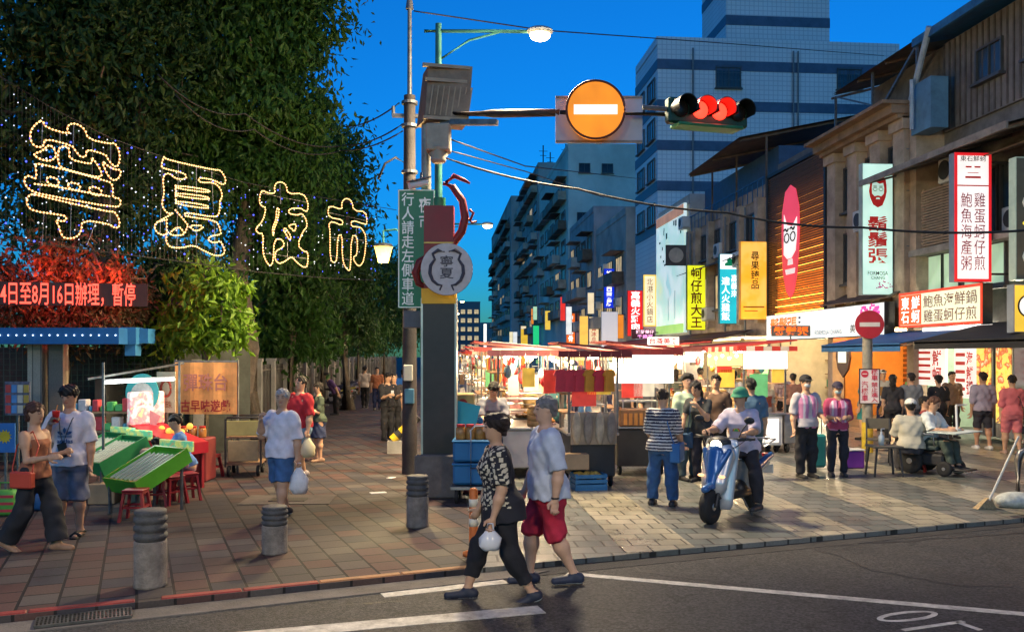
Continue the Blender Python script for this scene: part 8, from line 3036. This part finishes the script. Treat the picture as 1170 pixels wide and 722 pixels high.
def shirt_print(info, polys, m, y0=.0):
 mb = MB()
 for poly, (ox, oz) in polys:
  pts = []
  for (x, z) in poly:
   xx, zz = ox + x, oz + z
   pts.append((xx, zz))
  vs = [info['tp'](x, info_depth(info, x, z) + .003, z) - info['root'].location for (x, z) in pts]
  mb.add(vs, [list(range(len(vs)))])
 o = mb.build('shirt_print', m, info['root'])
 o.matrix_parent_inverse = Matrix.Rotation(-info['root'].rotation_euler.z, 4, 'Z')
 return o
PROFM = np.array([(-0.03, .093, .073, -.006), (0.03, .09, .07, 0), (0.1, .086, .068, 0.006), (0.16, .093, .07, .006), (0.21, .1, .07, .006), (0.255, .098, .058, .0)])
def info_depth(info, x, z, extra=.021):
 rx = np.interp(z, PROFM[:, 0], PROFM[:, 1]) + extra / info['S']
 ry = np.interp(z, PROFM[:, 0], PROFM[:, 2]) + extra / info['S']
 sh = np.interp(z, PROFM[:, 0], PROFM[:, 3])
 return sh + ry * max(0.05, 1 - (abs(x) / rx) ** 2.5) ** .4 + .002
leafp = lambda ang, L: [(math.cos(ang) * L * u + math.cos(ang + 1.57) * v * L, math.sin(ang) * L * u + math.sin(ang + 1.57) * v * L) for (u, v) in ((.0, .0), (.35, -.2), (.7, -.24), (1.05, 0), (.7, .24), (.35, .2))]
MB_BLUE = mat('print_blue', (.03, .09, .22), .7, var=.1)
shirt_print(b, [(leafp(R(90), .042), (0, .165)), (leafp(R(28), .042), (.008, .16)), (leafp(R(152), .042), (-.008, .16))] + [([(-.045, -.003), (.045, -.003), (.045, .002), (-.045, .002)], (0, zq)) for zq in (.152, .142)], MB_BLUE, 0)
v, f, sz = glyphs('adidas', .02)
k = .10 / sz[0]
mb = MB()
mb.add([b['tp'](-x * k, info_depth(b, -x * k, .118 + y * k) + .003, .118 + y * k) - b['root'].location for (x, y) in v], f)
o = mb.build('shirt_lettering', MB_BLUE, b['root']); o.matrix_parent_inverse = Matrix.Rotation(-b['root'].rotation_euler.z, 4, 'Z')
t = thing('phone_pouch', 'black phone pouch hanging from a lanyard on the man in the white tee', 'pouch', b['tp'](0, .115, .06))
M = Matrix((T[0], T[1], T[2])).transposed()
mb = MB(); mb.box((0, 0, 0), (.10, .018, .16), mtx=M @ Matrix.Rotation(R(14), 3, 'Y'), bev=.006)
mb.build('pouch_body', mat('pouch_black', (.02, .02, .025), .4), t)
mb = MB(); mb.sm = True
w0 = t.location
for s in (-1, 1):
 mb.tube([b['tp'](0, .115, .10) - w0, b['tp'](s * .02, .110, .17) - w0, b['tp'](s * .04, .075, .255) - w0, b['tp'](s * .042, .0, .298) - w0], .005, 5)
mb.build('lanyard', mat('pouch_black', (.02, .02, .02)), t)
pp('woman in a blue tee and mauve leggings seated at the game stall', 213, 566, -72, h=1.58, female=True, hairstyle='bun', seat=.45, lean=14, legs=(((-.06, 1, -.12), (0, .05, -1)), ((.08, 1, -.2), (0, -.12, -1))), arms=(((-.1, .7, -.8), (.2, 1, .1)), ((.1, .6, -.9), (-.25, 1, .15))),
shirt=(.09, .20, .45), pants=(.25, .12, .15), pleg=.95, ploose=.006, shoe=(.45, .28, .18), hpitch=12, vox=.012, seed=4)
pp('small dark-haired child in an orange and green top at the pinball board', 180, 572, -80, h=1.06, hairstyle='mop', seat=.38, legs=(((-.06, 1, -.1), (0, .2, -1)), ((.06, 1, -.1), (0, .05, -1))), arms=(((-.1, .7, -.7), (.1, 1, .1)), ((.1, .7, -.7), (-.1, 1, .1))),
shirt=(.28, .20, .05), pants=(.03, .14, .36), pleg=.5, shoe=(.4, .4, .42), hpitch=15, vox=.011, seed=5)
e = pp('white-haired man in a white tee and denim shorts, hand raised to his mouth', 322, 592, -28, h=1.63, hairstyle='crop', hair=(.36, .35, .34), build=1.1, shirt=(.68, .64, .70), sleeve=.5, shirt_loose=.014, hem=.02, pants=DEN, pleg=.47, ploose=.018, flare=.012, shoe=(.03, .03, .035),
 legs=WALK(.22, .3), arms=(((-.16, -.12, -1), (-.08, .12, -1)), ((.2, .42, -.85), (-.42, .5, 1))), hands=(1.2, .8), palm=(None, (-.8, -.3, 0)), hyaw=25, vox=.010, seed=6)
plastic_bag('white carrier bag hanging from the hand of the white-haired man', e['grip'][0] + Vector((0, 0, .02)), .36, .2)
f = pp('man in a red polo and pale denim shorts behind the white-haired man', 343, 546, -35, h=1.70, build=1.18, hairstyle='crop', shirt=(.42, .02, .03), sleeve=.5, pants=(.16, .26, .36), pleg=.5, ploose=.02, shoe=(.4, .35, .35), legs=WALK(.2, .25), arms=(((-.2, .05, -1), (-.05, .25, -1)), ((.2, .1, -1), (.0, .3, -1))), hands=(1.2, .7), vox=.011, seed=7)
plastic_bag('pale yellowish carrier bag hanging from the hand of the man in the red polo', f['grip'][0] + Vector((0, 0, .02)), .36, .2, mat('bag_yellowish', (.6, .52, .32), .35, var=.2))
g = pp('woman in a navy skirt looking at a phone, behind the man in red', 364, 527, -60, h=1.52, female=True, hairstyle='bob', shirt=(.05, .07, .05), pants=NVY, pleg=.65, skirt=.9, shoe=(.25, .15, .1), arms=(((-.1, .3, -1), (.1, 1, .25)), ((.1, .3, -1), (-.1, 1, .3))), hpitch=14, vox=.012, seed=8)
held('phone', 'dark phone held by the woman in the navy skirt', 'phone', g['grip'][0], MB().box((0, 0, .03), (.07, .012, .14), bev=.004), mat('phone_dark', (.02, .02, .025), .2), .5)
h_ = pp('man in black with a cap reading his phone at the promenade edge', 443, 503, 40, h=1.63, shirt=BLK, pants=BLK, shoe=BLK, sleeve=.5, hairstyle='short', hpitch=18, arms=(((-.1, .35, -1), (.15, 1, .3)), ((.1, .35, -1), (-.15, 1, .3))), vox=.013, seed=9)
held('phone', 'pale phone held by the man in black at the promenade edge', 'phone', h_['grip'][1], MB().box((0, 0, .03), (.07, .012, .14), bev=.004), mat('phone_pale', (.5, .55, .6), .2), .5)
pp('second person in black standing just behind the man in black', 450, 502, 20, h=1.6, shirt=(.03, .03, .035), pants=BLK, shoe=BLK, vox=.014, seed=10)
pp('person in a bright blue top far down the promenade', 461, 482, 180, h=1.62, shirt=(.03, .16, .5), pants=GRY, shoe=BLK, vox=.016, seed=11)
pp('person in a pale shirt and dark trousers walking away far down the promenade', 417, 466, 180, h=1.65, shirt=(.5, .42, .36), pants=BLK, shoe=BLK, legs=WALK(.3, .3), vox=.016, seed=12)
pp('person in dark purple bending beside the parked scooters', 384, 474, -60, h=1.55, lean=35, shirt=(.10, .05, .16), pants=BLK, shoe=BLK, vox=.016, seed=13)
pp('person in orange far away between the men in black and the trees', 431, 468, 0, h=1.6, shirt=(.35, .12, .05), pants=NVY, shoe=BLK, vox=.018, seed=14)
def dotf(l):
 return ((np.sin(l[:, 2] * 118 + 1.5 * np.sin(l[:, 0] * 60)) * np.sin(l[:, 0] * 90 + l[:, 1] * 95 + np.floor(l[:, 2] * 37) * 2.1) > .18) & (l[:, 1] > -.035) & (l[:, 2] > .0)).astype(int)
CREAM = mat('print_cream', (.55, .48, .36), .85, var=.15)
w = pp('short-haired woman striding along in a black top with cream print', 573, 684, -82, z=ZR, h=1.65, female=True, build=1.14, hairstyle='curl', hair=(.022, .014, .012), shirt=(.016, .016, .022), sleeve=.42, shirt_loose=.024, hem=.05, dots=(CREAM, dotf),
 pants=(.012, .012, .016), pleg=.86, ploose=.006, shoe=(.018, .022, .04), lean=6, legs=(((-.03, -.16, -1), (0, -.55, -1)), ((.03, .48, -1), (0, .30, -1))), arms=(((-.14, -.05, -1), (-.05, .32, -1)), ((.12, .1, -1), (0, .5, -1))), hands=(.9, 1.1), hyaw=0, vox=.009, seed=15)
shoulder_bag('black shoulder bag swinging in front of the woman in the cream print top', w, 1, mat('bag_black', (.02, .02, .022), .5), (.30, .12, .24), .42)
plastic_bag('crumpled clear plastic bag in the hand of the woman in the cream print top', w['grip'][0] + Vector((0, 0, .03)), .2, .16, mat('bag_clear', (.6, .6, .62), .2, var=.1))
m = pp('man in a pale blue polo and red shorts walking behind the print-top woman', 626, 666, -76, z=ZR, h=1.74, build=1.12, hairstyle='crop', hair=(.17, .16, .16), shirt=(.46, .50, .60), sleeve=.5, shirt_loose=.015, hem=.035, pants=(.42, .02, .05), pleg=.52, ploose=.018, flare=.012, shoe=(.022, .03, .06), skin=2,
 lean=3, legs=(((-.03, -.10, -1), (0, -.48, -1)), ((.03, .30, -1), (0, .06, -1))), arms=(((-.18, -.16, -1), (-.05, .14, -1)), ((.15, .1, -1), (0, .5, -1))), hands=(.9, 1), vox=.0095, seed=16)
wr = m['wrist'][0]
mb = MB(); mb.sm = True
mb.tube([(.031 * math.cos(i * .5236), .031 * math.sin(i * .5236), .01) for i in range(12)], .009, 6, True)
held('wristwatch', 'dark wristwatch on the man in the pale blue polo', 'watch', wr, mb, mat('watch_black', (.02, .02, .02), .3))
pp('vendor with bowed dark head in a grey shirt behind the blue tubs', 562, 548, 10, h=1.64, lean=16, hpitch=25, shirt=(.28, .28, .29), pants=NVY, shoe=BLK, hairstyle='mop', arms=(((-.1, .5, -1), (.15, 1, -.1)), ((.1, .5, -1), (-.15, 1, -.1))), vox=.012, seed=17, apron=(.06, .06, .08))
pp('vendor in a dark teal top behind the walking man', 634, 532, -50, h=1.66, shirt=(.02, .09, .11), pants=NVY, shoe=BLK, vox=.013, seed=18)
pp('person in a red cap browsing the left row of carts', 618, 512, 170, h=1.6, shirt=(.3, .25, .2), pants=NVY, shoe=BLK, hat=('cap', (.55, .03, .02)), vox=.014, seed=19)
pp('woman with dark hair in a pinkish top among the left carts', 588, 508, 150, h=1.55, female=True, hairstyle='bob', shirt=(.45, .2, .2), pants=BLK, shoe=BLK, vox=.014, seed=20)
for i, (px, py, fc, sc, lab) in enumerate(((600, 486, 160, (.1, .1, .12), 'shopper in dark grey far in the left lane'), (655, 497, -120, (.25, .06, .05), 'shopper in brick red beside the rack cart'), (668, 488, 170, (.04, .08, .2), 'shopper in navy beyond the rack cart'), (712, 500, 175, (.06, .05, .05), 'shopper in a black top beyond the blank light box'),
          (693, 480, 0, (.5, .45, .4), 'shopper in cream facing the camera between the carts'), (640, 472, 180, (.3, .3, .32), 'distant shopper in grey in the left lane'), (728, 478, 180, (.4, .3, .1), 'distant shopper in ochre in the middle lane'), (752, 486, 10, (.5, .5, .5), 'distant shopper in a white top in the middle lane'), (772, 480, 180, (.1, .12, .1), 'distant shopper in dark green in the middle lane'))):
 pp(lab, px, py, fc, h=1.6 + .03 * (i % 4), female=i % 2 == 0, hairstyle=('short', 'bob', 'long')[i % 3], shirt=sc, pants=(BLK, NVY, DEN)[i % 3], shoe=BLK, vox=.015, seed=21 + i, group='shoppers in the market lanes')
STR = (mat('stripe_navy', (.02, .022, .05), .85, var=.1), lambda l: (np.sin(l[:, 2] * 235) > -.1).astype(int))
s = pp('woman in a black and white striped tee and wide blue jeans, back turned', 757, 577, 158, h=1.58, female=True, build=1.12, hairstyle='bun', hair=(.03, .02, .016), shirt=(.58, .56, .54), sleeve=.5, shirt_loose=.022, dots=STR, hem=.02, pants=(.03, .09, .22), pleg=.98, ploose=.010, flare=.012, shoe=(.03, .03, .04), legs=(((-.10, .06, -1), (-.06, -.03, -1)), ((.10, -.04, -1), (.06, -.06, -1))),
 arms=(((-.14, .2, -1), (.1, .7, -.5)), ((.16, .2, -1), (.1, .6, -.6))), hpitch=18, vox=.0105, seed=40)
shoulder_bag('blue tote bag at the side of the striped-tee woman', s, 1, mat('bag_blue2', (.03, .14, .36), .6, var=.2), (.34, .14, .26), .40)
pp('tall man in a pale green tee standing in the middle lane', 786, 548, 20, h=1.74, shirt=(.42, .55, .40), sleeve=.5, pants=(.06, .09, .10), shoe=BLK, hairstyle='mop', hyaw=-10, vox=.0115, seed=41, skin=2)
n = pp('woman in black leaning forward with a dark blue bag beside the pale green tee', 803, 550, -40, h=1.66, female=True, lean=20, shirt=(.03, .035, .04), sleeve=.35, pants=(.02, .02, .03), shoe=BLK, hairstyle='long', hpitch=18, arms=(((-.2, .5, -1), (.3, .5, .7)), ((.2, .3, -1), (0, .4, -1))), vox=.0115, seed=42)
shoulder_bag('dark blue bag hanging beside the woman leaning forward', n, 1, mat('bag_navy', (.02, .07, .16), .6), (.34, .16, .26), .44)
pp('dark-haired person in a brown tee behind the leaning woman', 818, 541, -20, h=1.70, shirt=(.10, .06, .04), pants=BLK, shoe=BLK, vox=.0125, seed=43)
pp('person in dark clothes at the white cart left of the staff', 742, 520, 30, h=1.66, shirt=(.05, .05, .06), pants=BLK, shoe=BLK, vox=.014, seed=44)
pp('person in a slate blue shirt, back turned, behind the scooter rider', 858, 548, 175, h=1.66, build=1.1, shirt=(.07, .14, .22), sleeve=.5, pants=(.05, .1, .12), shoe=BLK, vox=.0115, seed=45)
pp('vendor in a pale cap serving behind the white cart', 872, 516, 0, h=1.62, shirt=(.5, .45, .38), pants=NVY, shoe=BLK, vox=.013, seed=46, hat=('cap', (.5, .45, .4)), apron=(.35, .08, .05))
fw = Vector((-math.sin(SCR), math.cos(SCR), 0))
lp = SC - fw * .27
r_ = person('scooter rider in a green bucket hat, lavender tee and black trousers', lp, SCR, h=1.60, female=True, build=1.12, seat=.86, lean=8, hyaw=-22, hairstyle='crop', hat=('bucket', (.05, .27, .15)), shirt=(.52, .46, .55), sleeve=.5, shirt_loose=.022, hem=.02, pants=(.02, .02, .028), pleg=.97, ploose=.01, shoe=(.03, .03, .035),
   legs=(((-.42, .42, -.82), (-.04, -.10, -1)), ((.14, 1, -.28), (0, .06, -1))), arms=(((-.38, .62, -.72), (-.02, 1, -.02)), ((.38, .62, -.72), (.02, 1, -.02))), hands=(1.25, 1.25), palm=((0, 0, -1), (0, 0, -1)), vox=.0105, seed=47)
pr = lambda rad, a0=0, n=14: [(rad * math.cos(a0 + i * math.pi / (n - 1)), rad * math.sin(a0 + i * math.pi / (n - 1))) for i in range(n)]
for i, (rad, cc) in enumerate(((.034, (.5, .05, .05)), (.026, (.6, .45, .05)), (.018, (.05, .35, .1)))):
 shirt_print(r_, [(pr(rad), (.0, .15 + .0008 * i))], mat('rainbow_%d' % i, cc, .7, var=0))
 for o in list(r_['root'].children):
  if o.name.startswith('shirt_print'):
   o.location += fw * (.006 + .002 * i) if o.location.length < 1e-6 else Vector((0, 0, 0))
PINK = [mat('vest_pink', (.50, .20, .36), .7, var=.12), mat('vest_yellow', (.55, .60, .03), .6, var=.05, emit=.12, ecol=(.8, .9, .1)), mat('vest_silver', (.55, .50, .58), .4, var=.05)]
pp('taller staff member in a pink vest, black cap and white mask', 921, 545, 12, h=1.70, shirt=(.45, .42, .45), sleeve=.5, vest=PINK, pants=(.018, .018, .022), ploose=.02, shoe=(.05, .045, .04), hat=('cap', (.02, .02, .025)), mask=(.6, .62, .6), arms=(((-.16, .1, -1), (.2, .75, -.15)), ((.2, .0, -1), (.1, .3, -1))), vox=.0105, seed=48)
pp('shorter staff member in a pink vest, dark cap and pale blue mask, holding a phone', 957, 543, -8, h=1.58, female=True, shirt=(.35, .05, .12), sleeve=.6, vest=PINK, pants=(.018, .02, .03), ploose=.008, shoe=(.03, .03, .03), hat=('cap', (.03, .025, .05)), mask=(.42, .60, .62), hairstyle='bun', hpitch=8, arms=(((-.16, .15, -1), (.4, .8, .1)), ((.16, .15, -1), (-.4, .8, .05))), vox=.0105, seed=49)
t = thing('luggage_case', 'teal hard-shell suitcase standing between the two staff in pink vests', 'suitcase', G(938, 537) + Vector((0, .15, 0)))
mb = MB(); mb.box((0, 0, .34), (.26, .24, .60), bev=.04)
mb.build('shell', mat('case_teal', (.03, .22, .22), .35, var=.1), t)
mb = MB(); mb.sm = True
mb.tube([(-.08, 0, .62), (-.08, 0, .95), (.08, 0, .95), (.08, 0, .62)], .01, 6); mb.build('case_handle', M_INOX, t)
t = thing('box_bin', 'purple plastic box with a white rim behind the shorter staff member', 'box', G(974, 534))
mb = MB(); mb.box((0, 0, .16), (.34, .26, .32), bev=.02); mb.build('bin_body', mat('bin_purple', (.16, .03, .30), .4, var=.15), t)
MB().box((0, 0, .33), (.36, .28, .03), bev=.01).build('bin_rim', M_CARTW, t)
pp('person in a teal dress standing at the orange shop', 988, 502, -140, h=1.62, female=True, hairstyle='bun', shirt=(.02, .20, .20), sleeve=.3, pants=(.02, .18, .18), pleg=.6, skirt=.9, shoe=BLK, vox=.013, seed=50)
pp('long-haired woman in black at the shopfront left of the grey tee', 1020, 508, 160, h=1.60, female=True, hairstyle='long', shirt=(.025, .025, .03), sleeve=.4, pants=BLK, shoe=BLK, vox=.013, seed=51)
pp('man in a white cap and apron serving at the shopfront counter', 1009, 492, 10, h=1.64, shirt=(.55, .5, .42), pants=NVY, shoe=BLK, hat=('beanie', (.6, .6, .58)), apron=(.3, .16, .05), vox=.014, seed=52)
pp('man in a grey tee, back turned, under the white menu boards', 1041, 508, 178, h=1.64, build=1.1, shirt=(.17, .18, .19), sleeve=.5, pants=(.05, .05, .06), shoe=BLK, vox=.0125, seed=53)
pp('man in black, back turned, right of the grey tee under the menu boards', 1072, 506, 182, h=1.58, build=1.1, shirt=(.02, .02, .024), sleeve=.5, pants=BLK, shoe=BLK, hairstyle='mop', vox=.0125, seed=54)
pp('seated person in a brick red top behind the wheelchair man', 1057, 524, 60, h=1.6, seat=.47, shirt=(.3, .06, .05), pants=BLK, legs=(((-.06, 1, -.1), (0, 0, -1)), ((.06, 1, -.1), (0, 0, -1))), shoe=BLK, vox=.013, seed=55)
pp('man in a white cap and beige shirt seated on a crimson stool, back turned', 1041, 541, 165, h=1.70, build=1.15, seat=.47, lean=6, hat=('cap', (.62, .60, .56)), shirt=(.42, .40, .32), sleeve=.5, shirt_loose=.022, pants=(.04, .04, .05), legs=(((-.1, 1, -.1), (0, .1, -1)), ((.1, 1, -.1), (0, .1, -1))), shoe=BLK, arms=(((-.2, .35, -1), (.1, 1, .1)), ((.2, .35, -1), (-.1, 1, .1))), vox=.011, seed=56)
wc = G(1080, 544) + Vector((0, .35, 0))
wz = face(38)
t = thing('power_wheelchair', 'small-wheeled electric wheelchair carrying a white tray table at the right', 'wheelchair', wc, wz)
for (x, y, r) in ((-.27, -.28, .22), (.27, -.28, .22), (-.24, .30, .13), (.24, .30, .13)):
 wheel_part(t, (x, y, r), r, .07)
mb = MB(); mb.box((0, -.05, .26), (.42, .62, .20), bev=.03); mb.build('battery_base', M_CARTB, t)
mb = MB(); mb.box((0, -.05, .46), (.46, .46, .08), bev=.025); mb.build('seat', mat('chair_seat', (.03, .05, .05), .6), t)
mb = MB(); mb.box((0, -.31, .75), (.44, .07, .52), bev=.025); mb.build('backrest', mat('chair_seat', (.03, .05, .05)), t)
mb = MB(); mb.sm = True
for s_ in (-1, 1):
 mb.tube([(s_ * .25, -.28, .45), (s_ * .26, -.28, .70), (s_ * .26, .12, .70), (s_ * .26, .14, .5)], .015, 6)
mb.build('armrest', M_INOX, t)
MB().box((0, .52, .12), (.40, .26, .03), bev=.01).build('footplate', M_CARTB, t)
mb = MB(); mb.box((.12, .42, .76), (.95, .50, .02), bev=.006); mb.build('tray_table', mat('tray_mint', (.50, .60, .56), .3, var=.05), t)
q = wc + Vector((0, 0, .78)) + RGT * .28 - FWD * .25
t2 = thing('display_stand', 'white upright frame standing on the wheelchair tray', 'stand', q, wz)
mb = MB(); mb.bar((0, 0, 0), (.03, 0, .42), .03).bar((.03, 0, .42), (-.34, 0, .42), .025).box((0, 0, .01), (.2, .12, .02)); mb.build('stand_frame', mat('stand_white', (.65, .66, .66), .4), t2)
bk_ = wc - Vector((-math.sin(wz), math.cos(wz), 0)) * .12
person('grey-haired man in a white polo reading at the wheelchair tray', bk_, wz, h=1.64, seat=.56, lean=10, hpitch=24, hairstyle='crop', hair=(.07, .08, .09), shirt=(.58, .62, .60), sleeve=.5, shirt_loose=.02, pants=(.05, .07, .06), pleg=.95, shoe=BLK, legs=(((-.1, 1, -.05), (0, .25, -1)), ((.1, 1, -.05), (0, .25, -1))), arms=(((-.25, .5, -.8), (.3, 1, .1)), ((.25, .5, -.8), (-.2, 1, .1))), vox=.0105, seed=57)
t = thing('folding_table', 'small dark table with thin legs and a sanitiser bottle left of the wheelchair', 'table', G(1017, 545) + Vector((0, .2, 0)), -YAW)
MB().box((0, 0, .50), (.50, .42, .035), bev=.008).build('tabletop', mat('table_dark', (.10, .09, .07), .5, var=.2), t)
for sx in (-1, 1):
 for sy in (-1, 1):
  MB().bar((sx * .19, sy * .16, .48), (sx * .24, sy * .19, 0), .028).build('leg', M_CARTB, t)
mb = MB(); mb.sm = True
mb.lathe([(0, 0), (.05, 0), (.05, .16), (.02, .19), (.02, .23), (0, .23)], n=14)
b2_ = thing('pump_bottle', 'clear pump bottle standing on the small dark table', 'bottle', Vector(t.location) + Vector((-.05, 0, .518)))
mb.build('bottle_body', mat('bottle_clear', (.55, .60, .60), .15, var=.05), b2_)
MB().bar((0, 0, .23), (0, 0, .28), .015).bar((0, 0, .28), (.06, 0, .28), .015).build('pump', M_CARTW, b2_)
c = P(1003, 0, 16.6); c.z = 0
t = thing('folding_chair', 'dark folding chair back behind the small table', 'chair', c, face(160))
mb = MB()
for s_ in (-1, 1):
 mb.bar((s_ * .2, -.2, 0), (s_ * .2, .02, .85), .03).bar((s_ * .2, .2, 0), (s_ * .2, -.1, .5), .03)
mb.build('chair_frame', M_CARTB, t)
MB().box((0, -.0, .46), (.4, .36, .03)).build('seat', mat('table_dark', (.1, .1, .1)), t)
MB().box((0, .02, .76), (.4, .025, .2)).build('backrest', mat('table_dark', (.1, .1, .1)), t)
k = pp('man in a lilac grey tee and dark shorts, back turned, near the display', 1123, 513, 175, h=1.68, shirt=(.30, .26, .32), sleeve=.55, shirt_loose=.024, pants=(.03, .03, .04), pleg=.5, ploose=.02, shoe=(.6, .58, .55), legs=WALK(.12, .15), vox=.0115, seed=58, skin=1)
k = pp('woman in a salmon pink top and pink shorts with a black strap across her back', 1156, 519, 172, h=1.64, female=True, build=1.1, hairstyle='bun', shirt=(.50, .12, .13), sleeve=.55, pants=(.52, .14, .15), pleg=.5, ploose=.02, shoe=(.3, .2, .15), legs=WALK(.15, .2), vox=.0115, seed=59)
shoulder_bag('black cross-body bag on the woman in salmon pink', k, 1, mat('bag_black', (.02, .02, .02)), (.22, .08, .16), .55)
for i, (px, py, fc, sc, lab) in enumerate(((906, 498, 170, (.2, .1, .08), 'shopper in brown between the white cart and the shops'), (895, 492, 0, (.4, .3, .3), 'shopper in dusty pink beyond the white cart'), (1088, 500, 0, (.15, .1, .08), 'shop assistant in brown behind the lit display fridges'), (838, 500, 170, (.3, .32, .36), 'distant shopper in grey blue in the right-hand lane'), (800, 492, 180, (.12, .1, .1), 'distant shopper in near-black in the right-hand lane'))):
 pp(lab, px, py, fc, h=1.58 + .03 * i, female=i % 2 == 1, hairstyle=('short', 'bob')[i % 2], shirt=sc, pants=BLK, shoe=BLK, vox=.015, seed=70 + i, group='shoppers in the market lanes')
